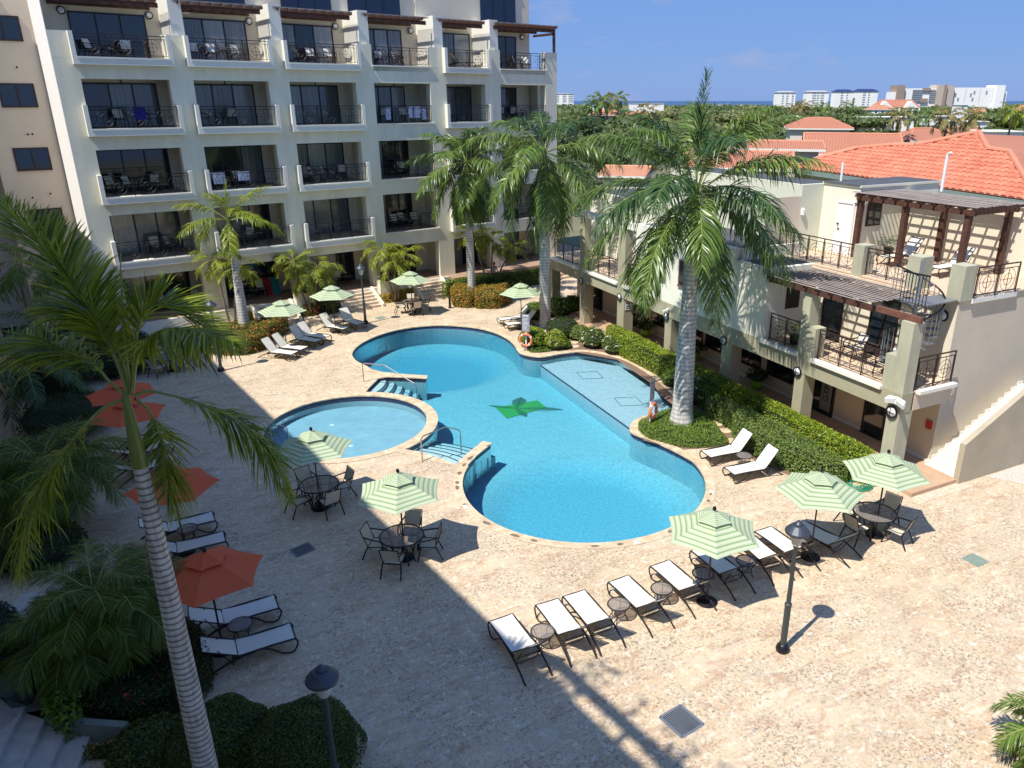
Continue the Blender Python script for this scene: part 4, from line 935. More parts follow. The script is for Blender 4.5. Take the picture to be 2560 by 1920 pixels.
def make_chair(frame, sling, light=False):
    def mk():
        o = thing('patio_chair', 'x', 'chair'); w = .25; fr = MB(); bw = .018
        fr.tube([(-w,-.02,.43),(w,-.02,.43)], .017, 5); fr.tube([(-w,.42,.40),(w,.42,.40)], .017, 5)
        for s in (-1, 1): fr.tube([(s*w,-.05,.44),(s*w,.40,.40),(s*w,.50,.62),(s*w,.60,.92)], .015, 5)
        fr.tube([(-w,.60,.92),(w,.60,.92)], .013, 5); fr.build('frame', frame, o)
        for s in (-1, 1):
            MB().tube([(s*w,.02,.43),(s*(w+.03),-.03,.25),(s*(w+.03),-.10,.0)], .021, 6).build('leg', frame, o)
            MB().tube([(s*w,.42,.40),(s*(w+.02),.50,.22),(s*(w+.03),.60,.0)], .021, 6).build('leg', frame, o)
            MB().tube([(s*(w+.02),.0,.35),(s*(w+.04),-.05,.50),(s*(w+.045),.02,.64),(s*(w+.04),.25,.66),(s*w,.52,.70)], .022, 6).build('armrest', frame, o)
        mb = MB(); mb.add([(-w+.02,-.03,.44),(w-.02,-.03,.44),(w-.02,.2,.405),(-w+.02,.2,.405),(-w+.02,.41,.405),(w-.02,.41,.405)], [(0,1,2,3),(3,2,5,4)]); mb.build('seat_sling', sling, o)
        mb = MB(); mb.add([(-w+.02,.44,.48),(w-.02,.44,.48),(w-.02,.51,.68),(-w+.02,.51,.68),(-w+.02,.595,.90),(w-.02,.595,.90)], [(0,1,2,3),(3,2,5,4)]); mb.build('back_sling', sling, o)
        return o
    return mk
def chair(p, toward, label, group, kind=0, z=None):
    fr, sl = ((FRAMEB, CREAM), (FRAME, SLING), (FRAMEB, mat('white_towelled_sling', (.75,.75,.80), .9)))[kind]
    d = Vector(toward)-Vector(p); rz = math.atan2(d.y, d.x)+pi/2
    return first_or_dup(ST, ('chair', kind), make_chair(fr, sl), (p.x, p.y, p.z if z is None else z), rz, label, group)
def make_table():
    o = thing('round_table', 'x', 'table')
    MB().lathe([(.03,.70),(.59,.70),(.59,.712),(.03,.712)], 36, cap=False).build('table_top', TGL, o)
    N = 36; mb = MB(); mb.tube([(.60*cos(2*pi*k/N),.60*sin(2*pi*k/N),.705) for k in range(N+1)], .022, 6, cap=False); mb.bar((-.58,0,.685),(.58,0,.685),.03,.02); mb.bar((0,-.58,.684),(0,.58,.684),.03,.018); mb.build('rim', FRAMEB, o)
    for k in range(4):
        a = pi/4+k*pi/2; c, s = cos(a), sin(a); MB().tube([(.52*c,.52*s,.69),(.40*c,.40*s,.45),(.34*c,.34*s,.2),(.42*c,.42*s,.0)], .020, 6).build('leg', FRAMEB, o)
    MB().lathe([(.20,0),(.20,.05),(.05,.08),(.04,.3),(.04,.68)], 14, cap=False).build('pedestal', FRAMEB, o)
    return o
def table_set(nm, ctr, chairs, tl, group, z=0., kind=0):
    first_or_dup(ST, 'table', make_table, (ctr.x, ctr.y, z), .3, tl, 'round patio tables')
    for a, lb in chairs:
        p = Vector((ctr.x+.50*cos(R(a)), ctr.y+.50*sin(R(a)), z)); 
        d = Vector((ctr.x, ctr.y, z))-p; o = chair(p, (ctr.x, ctr.y, z), lb, group, kind)
        # the chair's front edge is its origin
c = gN(1118,1212,.71); table_set('t', c, ((-97,'cream sling chair with its back to the camera at the table nearest the pool bowl'),(172,'cream sling chair on the left side of the table nearest the pool bowl'),(8,'cream sling chair on the right side of the table nearest the pool bowl'),(82,'cream sling chair on the far side of the table nearest the pool bowl')), 'round glass table under the parasol closest to the near pool bowl', 'chairs round the table by the pool bowl')
c = gN(545,858,.71); table_set('t', c, ((-135,'chair nearest the camera at the table before the wading pool'),(-50,'chair at the front right of the table before the wading pool'),(40,'chair at the back right of the table before the wading pool'),(135,'chair behind the palm leaf tip at the table before the wading pool')), 'round glass table in front of the wading pool', 'chairs round the table before the wading pool')
c = gQ(1625,775,.71); table_set('t', c, ((-150,'chair left of the table nearest the outside stairs'),(-45,'sunlit chair at the front right of the table nearest the outside stairs'),(40,'chair behind and right of the table nearest the outside stairs'),(128,'chair on the far side of the table nearest the outside stairs')), 'round table under the parasol nearest the outside stairs', 'chairs round the table by the stairs')
c = g7(535,1278,.71); T4 = c; table_set('t', c, ((-160,'chair left of the man at the far table'),(-62,'chair the shirtless man sits in'),(5,'empty chair right of the man at the far table'),(105,'chair across the far table from the seated man')), 'round table where a man sits, near the hotel steps', 'chairs round the far table')
c = g0(1165,1085,.71); table_set('t', c, ((-110,'chair facing away at the shaded table without a parasol'),(15,'dark chair right of the shaded table without a parasol'),(100,'chair behind the shaded table without a parasol'),(-170,'chair half hidden by palm leaves at the shaded table')), 'round table in the shade by the flowering hedge, without a parasol', 'chairs round the shaded table')
tp = g7(1615,745,.87+.71); table_set('t', tp, ((-100,'cream chair in front of the table under the hotel arcade'),(-10,'cream chair right of the table under the hotel arcade'),(80,'cream chair behind the table under the hotel arcade'),(180,'cream chair left of the table under the hotel arcade')), 'small round table inside the covered hotel terrace', 'chairs on the covered hotel terrace', .87)
# chairs on the annex balcony
for (s, d), lb, k in (((6.6,2.7),'white chair on the annex balcony beside the terrace door',1),((8.4,2.3),'white chair on the annex balcony near the corner pillar',1)):
    p = Rp(s, d, 3.25); q = Rp(s-.2, d-1, 3.25); chair(p, q, lb, 'chairs on the annex balcony', k)
# balcony furniture of the hotel
rows = {4:'top terrace', 3:'fourth floor balcony', 2:'third floor balcony', 1:'second floor balcony', 0:'ground floor terrace'}
bays = ['first bay from the left','second bay from the left','third bay from the left','fourth bay from the left','fifth bay','sixth bay at the right end']
spots = {(0,4):[(-2.9,1.1,1),(-1.6,.9,1),(-1.9,1.9,1)],(1,4):[(1.6,.8,1),(2.5,.9,1),(3.9,.9,1)],(2,4):[(8.0,1.2,1),(9.0,.9,1)],(3,4):[(12.3,1.2,1),(13.5,1.,1),(11.6,.8,1)],(5,4):[(21.2,.9,1),(22.4,.9,1),(23.2,1.4,1)],(0,3):[(-2.4,1.2,1),(-.9,1.3,1)],(1,3):[(1.6,1.2,1),(2.9,1.4,1)],
 (3,3):[(11.8,.6,2),(13.4,.7,2),(14.1,.6,2)],(5,3):[(20.8,1.,1),(21.7,1.,1),(22.8,1.2,1)],(0,2):[(-3.2,1.3,1),(-2.4,1.,1),(-1.6,1.2,1)],(1,2):[(1.6,.7,2),(3.0,.7,2)],(2,2):[(6.7,1.1,1),(7.5,1.,1),(8.3,1.1,1),(9.,1.1,1)],(3,2):[(12.,1.,1),(13.2,1.2,1)],(0,1):[(-1.9,1.2,1),(-.9,1.1,1)],
 (1,1):[(1.7,1.2,1),(3.0,1.3,1)],(3,1):[(12.4,1.1,1),(13.2,1.5,1),(13.8,1.1,1)],(5,1):[(21.0,1.2,1),(22.2,1.1,1)],(0,0):[(-1.9,1.3,1),(-.7,1.4,1)],(1,0):[(2.2,1.4,1),(3.4,1.4,1)],(2,0):[(7.9,1.3,1)],(4,3):[(16.8,1.1,1)]}
ordn = ['leftmost','second','third','fourth']
for (i, k), L in spots.items():
    for j, (s, d, kd) in enumerate(L):
        a = rnd.uniform(-.9, .9); p = Hp(s, d, FL[k]+.02); q = Hp(s+sin(a), d-cos(a), FL[k]+.02)
        chair(p, q, '%s chair on the %s, %s' % (ordn[j] if len(L) > 1 else 'single', rows[k], bays[i]), 'chairs on the hotel balconies', kd if k == 4 else 0)
for (i, k, s, d) in ((0,4,-2.3,.9),(1,4,3.2,.8),(3,4,12.9,.7),(0,3,-1.7,.9),(0,2,-1.9,.8),(1,1,2.4,.9),(3,2,12.6,.8),(1,0,2.8,1.1),(5,3,22.2,.8),(2,0,8.8,1.2)):
    p = Hp(s, d, FL[k]+.02); o = dup(ST['stab'], (p.x, p.y, p.z), 0, 'small round table on the %s, %s' % (rows[k], bays[i]), 'small tables on the hotel balconies', 1.25)
for (s, d, lb) in ((7.0,1.0,'reclined white lounger on the top terrace, third bay from the left'),(17.2,1.0,'reclined white lounger on the top terrace, fifth bay')):
    p = Hp(s+1.4, d, FL[4]+.02); dup(ST[('lounger',52,'bronze_frame')], (p.x,p.y,p.z), HANG+pi, lb, 'loungers on the hotel terraces')
# towels
def towel(name, s, d, z, w, h, col, lb):
    mb = MB(); N = 6; V = []
    for i in range(5):
        for j in range(N+1): V.append((w*(j/N-.5), .02*sin(j*2.1+i)+.012*i, -h*i/4))
    F = [(i*(N+1)+j, i*(N+1)+j+1, (i+1)*(N+1)+j+1, (i+1)*(N+1)+j) for i in range(4) for j in range(N)]
    mb.add(V, F); return mb.build('towel', mat(name, col, .95), None, smooth=True, label=lb, cat='towel', group='towels hung on the balcony rails', loc=Hp(s, d, z), rz=HANG)
towel('blue_towel', -1.75, -.18, 11.72, .55, .62, (.01,.015,.22), 'dark blue towel hung over the fourth floor balcony rail')
towel('pale_towel', 11.9, .05, 11.62, .35, .7, (.62,.64,.85), 'pale towel at the left of the fourth floor balcony, fourth bay')
towel('pale_towel', 13.7, .05, 11.66, .8, .65, (.62,.64,.85), 'wide pale towel over the fourth floor balcony rail, fourth bay')
towel('pale_towel', 14.35, .05, 11.6, .3, .7, (.62,.64,.85), 'narrow pale towel right of the wide one, fourth bay')
towel('pale_towel', 1.55, -.2, 8.36, .62, .6, (.62,.64,.85), 'left pale towel over the third floor balcony rail, second bay')
towel('pale_towel', 2.85, -.2, 8.36, .62, .5, (.62,.64,.85), 'right pale towel over the third floor balcony rail, second bay')

# ------------------------------------------------------------------ lamp posts
def make_lamp():
    o = thing('lamp_post', 'x', 'lamp post')
    MB().lathe([(.15,0),(.16,.05),(.15,.12),(.11,.16),(.10,.20)], 20).build('base', FRAMEB, o, smooth=True)
    MB().lathe([(.075,.18),(.072,1.25),(.082,1.27),(.082,1.31),(.055,1.33),(.042,2.78),(.06,2.80),(.06,2.84),(.04,2.86)], 18).build('post', LAMPG, o, smooth=False)
    MB().lathe([(.07,2.84),(.095,2.88),(.165,3.18),(.165,3.2)], 18, cap=False).build('lantern_glass', mat('lantern_glass', (.55,.52,.47), .35, var=.2, vscale=6), o)
    MB().lathe([(.265,3.17),(.275,3.20),(.265,3.23),(.14,3.36),(.09,3.37),(.09,3.40),(.05,3.44),(.03,3.47),(.001,3.48)], 24, cap=True).build('hood', mat('lamp_hood', (.055,.065,.085), .45, metal=.3), o)
    return o
for p, lb in ((gF(1690,1405), 'tall grey-green lamp post standing alone on the sunlit deck in front of the loungers'), (gF(692,1437,3.47), 'dark lamp post with a round hood at the bottom edge, above the clipped shrubs'),
              (gF(790,699), 'far lamp post between the hotel steps and the loungers'), (g0(1530,1182), 'lamp post at the corner of the flowering hedge on the shadow line')):
    first_or_dup(ST, 'lamp', make_lamp, (p.x, p.y, 0), 0, lb, 'lamp posts on the deck')
b = g7(922,1352); MB().lathe([(.11,0),(.11,.06),(.075,.09),(.065,.62),(.085,.64),(.085,.72),(.05,.78),(.0,.80)], 16).build('bollard', FRAMEB, None, label='short black bollard beside the rounded orange-flowering hedge', cat='bollard', loc=(b.x,b.y,0))
b = gC(855,790); MB().lathe([(.11,0),(.11,.06),(.075,.09),(.065,.62),(.085,.64),(.085,.72),(.05,.78),(.0,.80)], 16).build('bollard', FRAMEB, None, label='short black bollard between two red-flowering hedges', cat='bollard', loc=(b.x,b.y,0))

# ------------------------------------------------------------------ drains, lids
GRATE = mat('grey_grate', (.22,.24,.27), .5, metal=.4)
def grate(P, label, nb=14):
    c = sum(P, Vector())/4; o = thing('drain_grate', label, 'drain', (c.x,c.y,0)); P = [p-c for p in P]
    mb = MB(); mb.add([(p.x,p.y,.003) for p in P], [(0,1,2,3)]); mb.build('pit', BLACKF, o)
    mb = MB()
    for i in range(4): mb.bar((P[i].x,P[i].y,.008), (P[(i+1)%4].x,P[(i+1)%4].y,.008), .05, .012)
    mb.build('rim', GRATE, o); mb = MB()
    for i in range(1, nb): t = i/nb; a = P[0].lerp(P[1], t); b_ = P[3].lerp(P[2], t); mb.bar((a.x,a.y,.010), (b_.x,b_.y,.010), .018, .012)
    mb.build('bars', GRATE, o)
grate([gN(345,1315),gN(470,1262),gN(520,1310),gN(395,1365)], 'slotted drain grate in the shaded deck left of the round table')
grate([gF(1425,1550),gF(1470,1523),gF(1520,1565),gF(1473,1594)], 'slotted drain grate in the sunlit deck at the bottom of the picture')
for P, lb in (([gS(1778,210),gS(1855,175),gS(1970,235),gS(1895,272)], 'green square lid in the deck at the right'), ([gC(1205,815),gC(1255,803),gC(1292,815),gC(1240,828)], 'pale green lid in the deck near the far lamp post')):
    c = sum(P, Vector())/4; MB().prism([(p.x-c.x,p.y-c.y) for p in P], .0, .012).build('inspection_lid', mat('green_lid', (.20,.26,.21), .8, var=.15, vscale=9), None, label=lb, cat='lid', loc=(c.x,c.y,.002))

# ------------------------------------------------------------------ pool rails, life rings
STEEL = mat('stainless', (.45,.44,.42), .25, metal=.9)
MB().tube([(-4.82,24.16,0),(-4.82,24.16,.86),(-4.76,24.3,.92),(-4.1,25.1,.92),(-3.66,25.5,.62),(-3.62,25.55,.5),(-3.62,25.55,-.35)], .024, 8).build('pool_handrail', STEEL, None, label='steel handrail of the near pool steps', cat='handrail')
MB().tube([(-8.85,32.25,0),(-8.85,32.25,.85),(-8.75,32.2,.92),(-7.75,31.9,.92),(-6.3,30.95,.42),(-6.2,30.9,.3),(-6.2,30.9,-.35)], .024, 8).build('pool_handrail', STEEL, None, label='steel handrail of the far pool steps', cat='handrail')
p0 = gL(1880,560); MB().tube([(p0.x,p0.y,-.3),(p0.x,p0.y,.6),(p0.x+.1,p0.y,.66),(p0.x+.62,p0.y-.15,.66),(p0.x+.7,p0.y-.17,.6),(p0.x+.7,p0.y-.17,-.3)], .022, 8).build('pool_handrail', STEEL, None, label='small dark handrail in the wading pool behind the palm leaf', cat='handrail')
def make_ringpost():
    o = thing('life_ring_post', 'x', 'pool sign')
    MB().box(-.035,.035,-.03,.03,0,1.15).build('post', WHITE, o)
    s = MB(); s.box(-.20,.20,-.045,-.031,1.05,1.95); sb = s.build('sign_board', mat('sign_grey', (.30,.26,.30), .6), o)
    t = MB()
    for i in range(11):
        if i == 0: t.box(-.15,.15,-.050,-.046,1.84,1.90); continue
        w = .10+.06*rnd.random(); t.box(-.16,-.16+2*w,-.050,-.046,1.78-i*.066,1.802-i*.066)
    t.build('sign_text_lines', WHITE, sb); N = 30; r = MB(); r.tube([(.30*cos(2*pi*k/N), -.11, .62+.30*sin(2*pi*k/N)) for k in range(N+1)], .068, 8, cap=False); rg = r.build('life_ring', mat('ring_orange', (.75,.20,.10), .5), o, smooth=True)
    for a in (.6, 2.2, 3.8, 5.4):
        r = MB(); r.tube([(.30*cos(a+d), -.11, .62+.30*sin(a+d)) for d in (-.09,0,.09)], .072, 8); r.build('reflective_band', WHITE, rg)
    return o
def ringpost(p, rz, lb): return first_or_dup(ST, 'ring', make_ringpost, (p.x,p.y,0), rz, lb, 'life ring posts')
ringpost(gV(300,545), R(-8), 'pool rules sign with an orange life ring on the far side of the pool')
ringpost(gW(205,768), R(58), 'pool rules sign with an orange life ring at the foot of the big palm')

for q in [c for c in shell.children if c.name.startswith('depth_mark')]:
    text_mesh('1.5', .12, FRAMEB, q, (0, 0, .003), (0, 0, 0), 'depth_number', .001)
# hose box and hose
c = gQ(1385,540); o = thing('hose_box', 'black plastic hose box at the end of the clipped hedge', 'box', (c.x,c.y,0), R(25))
MB().box(-.27,.27,-.24,.24,0,.36).build('body', FRAMEB, o); MB().box(-.31,.31,-.28,.28,.361,.43).build('lid', FRAMEB, o)
c = gQ(1500,585); mb = MB(); pts = []
for k in range(90): a = k*.42; r = .16+.004*k+.02*sin(k*.9); pts.append((r*cos(a), r*sin(a), .03+.04*(k%7)/7))
pts += [(.7,-.1,.02),(.9,-.05,.02)]
mb.tube(pts, .017, 5); mb.build('garden_hose', mat('hose_green', (.01,.22,.10), .4), None, label='green garden hose coiled beside the black box', cat='hose', loc=(c.x,c.y,0))
# lime pots along the arcade
# ================================================================== plants
NR = np.random.RandomState(5)
def unit(a): return a/np.maximum(np.linalg.norm(a, axis=-1, keepdims=True), 1e-9)
def cards(P, N, size, jitter=.75, aspect=.6):
    """one small leaf quad (a lozenge) at each point P, facing roughly N"""
    n = len(P); N = unit(N + NR.normal(0, jitter, (n, 3))); A = unit(np.cross(N, NR.normal(0, 1, (n, 3)))); B = np.cross(N, A)
    s = (size*NR.uniform(.6, 1.35, n))[:, None]; q = np.stack([P-A*s*.5, P-B*s*.5*aspect+N*s*.08, P+A*s*.5, P+B*s*.5*aspect+N*s*.08], 1).reshape(-1, 3)
    return q, np.arange(4*n).reshape(-1, 4)
LG = leafmat('hedge_leaf', (.06,.13,.012), (.21,.30,.025), .4, .3)
LY = leafmat('clipped_hedge_leaf', (.13,.21,.015), (.37,.45,.035), .4, .3)
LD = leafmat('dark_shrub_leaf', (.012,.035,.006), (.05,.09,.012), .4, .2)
LS_ = leafmat('soft_shrub_leaf', (.10,.17,.035), (.26,.34,.08), .45, .3)
LGC = leafmat('ground_cover_leaf', (.08,.16,.02), (.25,.35,.05), .45, .3)
LO = leafmat('ixora_leaf', (.05,.085,.010), (.19,.20,.02), .4, .25, (.62,.20,.05), .13)
LOR = leafmat('orange_hedge_leaf', (.09,.12,.012), (.30,.26,.03), .4, .25, (.66,.26,.05), .26)
LCR = leafmat('croton_leaf', (.22,.20,.02), (.62,.46,.05), .4, .3, (.55,.22,.03), .15)
LRD = leafmat('red_ixora_leaf', (.012,.035,.006), (.04,.07,.010), .4, .2, (.45,.03,.02), .035)
LBG = leafmat('blue_green_leaf', (.02,.045,.035), (.06,.10,.07), .5, .2)
LSV = leafmat('silver_leaf', (.16,.20,.14), (.34,.38,.28), .6, .2)
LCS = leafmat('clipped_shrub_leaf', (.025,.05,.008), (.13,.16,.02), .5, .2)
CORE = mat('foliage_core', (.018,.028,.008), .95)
FLW = mat('white_flower', (.75,.72,.66), .6); FLR = mat('red_flower', (.55,.05,.02), .6); FLO = mat('orange_flower', (.75,.25,.10), .6)
def inpoly(P, poly):
    x, y = P[:, 0], P[:, 1]; c = np.zeros(len(P), bool); n = len(poly)
    for i in range(n):
        x1, y1 = poly[i][:2]; x2, y2 = poly[(i+1) % n][:2]
        if abs(y2-y1) < 1e-9: continue
        c ^= ((y1 > y) != (y2 > y)) & (x < (x2-x1)*(y-y1)/(y2-y1)+x1)
    return c
def hedge(name, poly, h, m, label, cat='hedge', dens=450, size=.075, z0=0., lump=.05, rnd_=.12, flowers=None, nflow=0, group=None, fsize=.09):
    poly = [tuple(p[:2]) for p in poly]; poly = smoothpoly(poly, True, 3); pa = np.array(poly); c = pa.mean(0); V = []; F = []; k = 0
    lo, hi = pa.min(0), pa.max(0); A = (hi-lo).prod(); pts = NR.uniform(lo, hi, (int(A*dens*1.0)+8, 2)); pts = pts[inpoly(pts, poly)]
    edge = np.roll(pa, -1, 0)-pa; L = np.linalg.norm(edge, axis=1)
    # distance to boundary for rounding of the top edge
    def bdist(p): 
        d = np.full(len(p), 9.); 
        for i in range(len(pa)):
            e = edge[i]; t = np.clip(((p-pa[i])@e)/max(1e-9, e@e), 0, 1); d = np.minimum(d, np.linalg.norm(p-(pa[i]+t[:, None]*e), axis=1))
        return d
    bd = bdist(pts); top = h - rnd_*np.clip(1-bd/.22, 0, 1)**2 + lump*(np.sin(pts[:, 0]*3.1+c[0])*np.cos(pts[:, 1]*2.7)+NR.normal(0, .35, len(pts)))
    P1 = np.c_[pts, top]; N1 = np.tile([0, 0, 1.], (len(P1), 1))
    w = L/L.sum(); n2 = int(L.sum()*h*dens*1.1); idx = NR.choice(len(pa), n2, p=w); t = NR.uniform(0, 1, n2)[:, None]; q = pa[idx]+edge[idx]*t; zz = NR.uniform(.0, h-.03, n2)
    nn = np.c_[edge[idx][:, 1], -edge[idx][:, 0]]; nn = unit(nn); ar = np.sum(pa[:, 0]*np.roll(pa[:, 1], -1)-np.roll(pa[:, 0], -1)*pa[:, 1]); nn *= (1 if ar > 0 else -1)
    q = q + nn*(NR.normal(0, lump*.5, n2)-.07*np.clip((zz/h-.75)*4, 0, 1)+lump*.6*np.sin(q[:, 0]*4+q[:, 1]*3))[:, None]
    P2 = np.c_[q, zz]; N2 = np.c_[nn, np.full(n2, .3)]
    P = np.r_[P1, P2]; N = np.r_[N1, N2]; q_, f_ = cards(P, N, size)
    q_[:, 0] -= c[0]; q_[:, 1] -= c[1]
    o = thing(name, label, cat, (c[0], c[1], z0), 0, group); npmesh('foliage', q_, f_, m, o)
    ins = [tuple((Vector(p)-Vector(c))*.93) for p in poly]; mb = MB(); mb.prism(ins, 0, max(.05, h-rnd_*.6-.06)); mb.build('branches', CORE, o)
    if flowers and nflow:
        s = NR.choice(len(P), nflow); fp = P[s]+N[s]*.03; 
        cl = np.repeat(fp, 7, 0)+NR.normal(0, fsize*.33, (nflow*7, 3)); qq, ff = cards(cl, np.repeat(N[s], 7, 0), fsize*.62, .6, .9); qq[:, 0] -= c[0]; qq[:, 1] -= c[1]; npmesh('flowers', qq, ff, flowers, o)['kind'] = 'stuff'
    return o
def bush(name, p, r, h, m, label, cat='shrub', n=1500, size=.075, z0=0., flowers=None, nflow=0, open_=.1, group=None, fsize=.09):
    d = unit(NR.normal(0, 1, (n, 3))); d[:, 2] = np.abs(d[:, 2])*1.15-.15; rr = (1-open_*NR.uniform(0, 1, n)**1.5)*(1+.07*np.sin(d[:, 0]*7)*np.cos(d[:, 1]*6+d[:, 2]*5))
    P = d*rr[:, None]*np.array([r, r, h*.62])+np.array([0, 0, h*.38]); P = P[P[:, 2] > .02]; N = unit(P-np.array([0, 0, h*.3])); q, f = cards(P, N, size)
    o = thing(name, label, cat, (p.x, p.y, z0), rnd.random()*6, group); npmesh('foliage', q, f, m, o)
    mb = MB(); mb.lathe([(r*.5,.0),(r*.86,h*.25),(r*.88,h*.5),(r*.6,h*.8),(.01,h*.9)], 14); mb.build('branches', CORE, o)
    if flowers:
        s = NR.choice(len(P), nflow); cl = np.repeat(P[s]+N[s]*.03, 7, 0)+NR.normal(0, fsize*.33, (nflow*7, 3)); qq, ff = cards(cl, np.repeat(N[s], 7, 0), fsize*.62, .6, .9); npmesh('flowers', qq, ff, flowers, o)['kind'] = 'stuff'
    return o

# ------------------------------------------------------------------ palm fronds
def frond_arrays(path, nleaf, ll, width, plume=.35, sag=.5, rib=.018, start=.16, tipf=.35, seed=0, fwd=.55, twist=0., up=None):
    """path: (k,3) points of the rachis. returns leaflet triangles and rachis quads"""
    rs = np.random.RandomState(seed); P = np.array([tuple(p) for p in path], float); k = len(P)
    # resample with Catmull-Rom
    pts = []
    for i in range(k-1):
        p0, p1, p2, p3 = P[max(i-1, 0)], P[i], P[i+1], P[min(i+2, k-1)]
        for t in np.linspace(0, 1, 8, endpoint=False): pts.append(.5*((2*p1)+(-p0+p2)*t+(2*p0-5*p1+4*p2-p3)*t*t+(-p0+3*p1-3*p2+p3)*t**3))
    pts.append(P[-1]); C = np.array(pts); seg = np.linalg.norm(np.diff(C, axis=0), axis=1); s = np.r_[0, np.cumsum(seg)]; L = s[-1]
    u = np.linspace(start, .995, nleaf); pos = np.stack([np.interp(u*L, s, C[:, i]) for i in range(3)], 1)
    T = unit(np.stack([np.interp(u*L+.02*L, s, C[:, i]) for i in range(3)], 1)-np.stack([np.interp(u*L-.02*L, s, C[:, i]) for i in range(3)], 1)+1e-9)
    UP = np.array([0, 0, 1.]) if up is None else np.array(up, float)
    S = np.cross(T, UP); bad = np.linalg.norm(S, axis=1) < .25; S[bad] = np.cross(T[bad], [.6, .5, .2]); S = unit(S); B = np.cross(S, T)
    prof = np.minimum(1, (u-start+.03)/.22)*np.clip((1.03-u)/tipf, .32, 1)**.7
    V = []; F = []; o = 0
    for side in (-1, 1):
        n = nleaf; a = rs.normal(0, plume, n)+twist; le = ll*prof*rs.uniform(.82, 1.1, n); f = fwd+.5*u+rs.normal(0, .10, n)
        D = unit(side*S*np.cos(a)[:, None]+B*np.sin(a)[:, None]+T*f[:, None]); g = np.array([0, 0, -1.])
        w = width*np.clip(prof, .5, 1)
        Wd = unit(np.cross(D, unit(B+rs.normal(0, .35, (n, 3)))));
        p0 = pos; p1 = pos+D*(le*.45)[:, None]+g*(sag*le*.10)[:, None]; p2 = pos+D*(le*.78)[:, None]+g*(sag*le*.36)[:, None]; p3 = pos+D*(le*.96)[:, None]+g*(sag*le*.72)[:, None]
        w = w[:, None]
        vv = np.stack([p0-Wd*w*.3, p0+Wd*w*.3, p1-Wd*w*.55, p1+Wd*w*.55, p2-Wd*w*.4, p2+Wd*w*.4, p3], 1).reshape(-1, 3)
        b = (o+np.arange(n)*7)[:, None]; ff = np.concatenate([b+[0,1,3], b+[0,3,2], b+[2,3,5], b+[2,5,4], b+[4,5,6]], 0); V.append(vv); F.append(ff); o += n*7
    # rachis
    R_ = []; m = len(C); 
    Tc = unit(np.gradient(C, axis=0)); Sc = unit(np.cross(Tc, UP)+1e-6); Bc_ = np.cross(Sc, Tc); rad = rib*(1-.8*np.linspace(0, 1, m))[:, None]
    ring = np.stack([C+Sc*rad, C+Bc_*rad*.8, C-Sc*rad, C-Bc_*rad*.8], 1).reshape(-1, 3); i = np.arange(m-1)[:, None]*4
    fr = np.concatenate([np.concatenate([i+a, i+(a+1) % 4, i+4+(a+1) % 4, i+4+a], 1) for a in range(4)], 0)
    return np.concatenate(V), np.concatenate(F), ring, fr
def frond_obj(parent, path, m, ribm, **kw):
    V, F, Rg, fr = frond_arrays(path, **kw); lf = npmesh('frond', V, F, m, parent); rb = npmesh('rachis', Rg, fr, ribm, lf); return lf
PL = leafmat('palm_leaf', (.06,.12,.02), (.20,.29,.06), .33, .28)
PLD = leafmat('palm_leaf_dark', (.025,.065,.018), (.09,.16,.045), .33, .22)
PLY = leafmat('palm_leaf_yellow', (.12,.18,.015), (.34,.38,.04), .38, .4)
PLO = leafmat('palm_leaf_old', (.16,.15,.04), (.36,.28,.10), .6, .3)
PLN = leafmat('sun_lightened_palm_leaf', (.06,.12,.008), (.36,.42,.035), .33, .45); PLS = leafmat('shade_palm_leaf', (.035,.085,.008), (.18,.24,.02), .4, .3)  # near palm leaves coloured lighter to imitate direct sun that misses them
RIB = mat('rachis_green', (.22,.27,.06), .5, var=.2, vscale=5); RIBY = mat('rachis_yellow', (.42,.40,.12), .5)
def trunk_mat(name, c1, c2, scale, wob=.5):
    m = bpy.data.materials.new(name); m.use_nodes = True; n = m.node_tree.nodes; l = m.node_tree.links; b = n['Principled BSDF']; b.inputs['Roughness'].default_value = .85
    t = n.new('ShaderNodeTexCoord'); w = n.new('ShaderNodeTexWave'); w.wave_type = 'BANDS'; w.bands_direction = 'Z'; w.wave_profile = 'SAW'; w.inputs['Scale'].default_value = scale; w.inputs['Distortion'].default_value = wob; w.inputs['Detail'].default_value = 3; w.inputs['Detail Scale'].default_value = 2.5
    l.new(t.outputs['Object'], w.inputs[0]); r = n.new('ShaderNodeValToRGB'); e = r.color_ramp.elements; e[0].position = 0.; e[0].color = (*c2, 1); e[1].position = .42; e[1].color = (*c1, 1); q = e.new(.22); q.color = (*c2, 1)
    z = n.new('ShaderNodeTexNoise'); z.inputs['Scale'].default_value = 4; z.inputs['Detail'].default_value = 6; mp = n.new('ShaderNodeMapping'); mp.inputs['Scale'].default_value = (3, 3, .5); l.new(t.outputs['Object'], mp.inputs[0]); l.new(mp.outputs[0], z.inputs[0])
    x = n.new('ShaderNodeMix'); x.data_type = 'RGBA'; x.blend_type = 'MULTIPLY'; x.inputs[0].default_value = .8; r2 = n.new('ShaderNodeValToRGB'); r2.color_ramp.elements[0].color = (.62,.60,.58,1); r2.color_ramp.elements[1].color = (1.1,1.1,1.1,1); r2.color_ramp.elements[0].position = .35; r2.color_ramp.elements[1].position = .6
    l.new(z.outputs[0], r2.inputs[0]); l.new(w.outputs['Fac'], r.inputs[0]); l.new(r.outputs[0], x.inputs[6]); l.new(r2.outputs[0], x.inputs[7]); l.new(x.outputs[2], b.inputs['Base Color'])
    bp = n.new('ShaderNodeBump'); bp.inputs['Strength'].default_value = .5; bp.inputs['Distance'].default_value = .015; l.new(w.outputs['Fac'], bp.inputs['Height']); l.new(bp.outputs[0], b.inputs['Normal'])
    return m
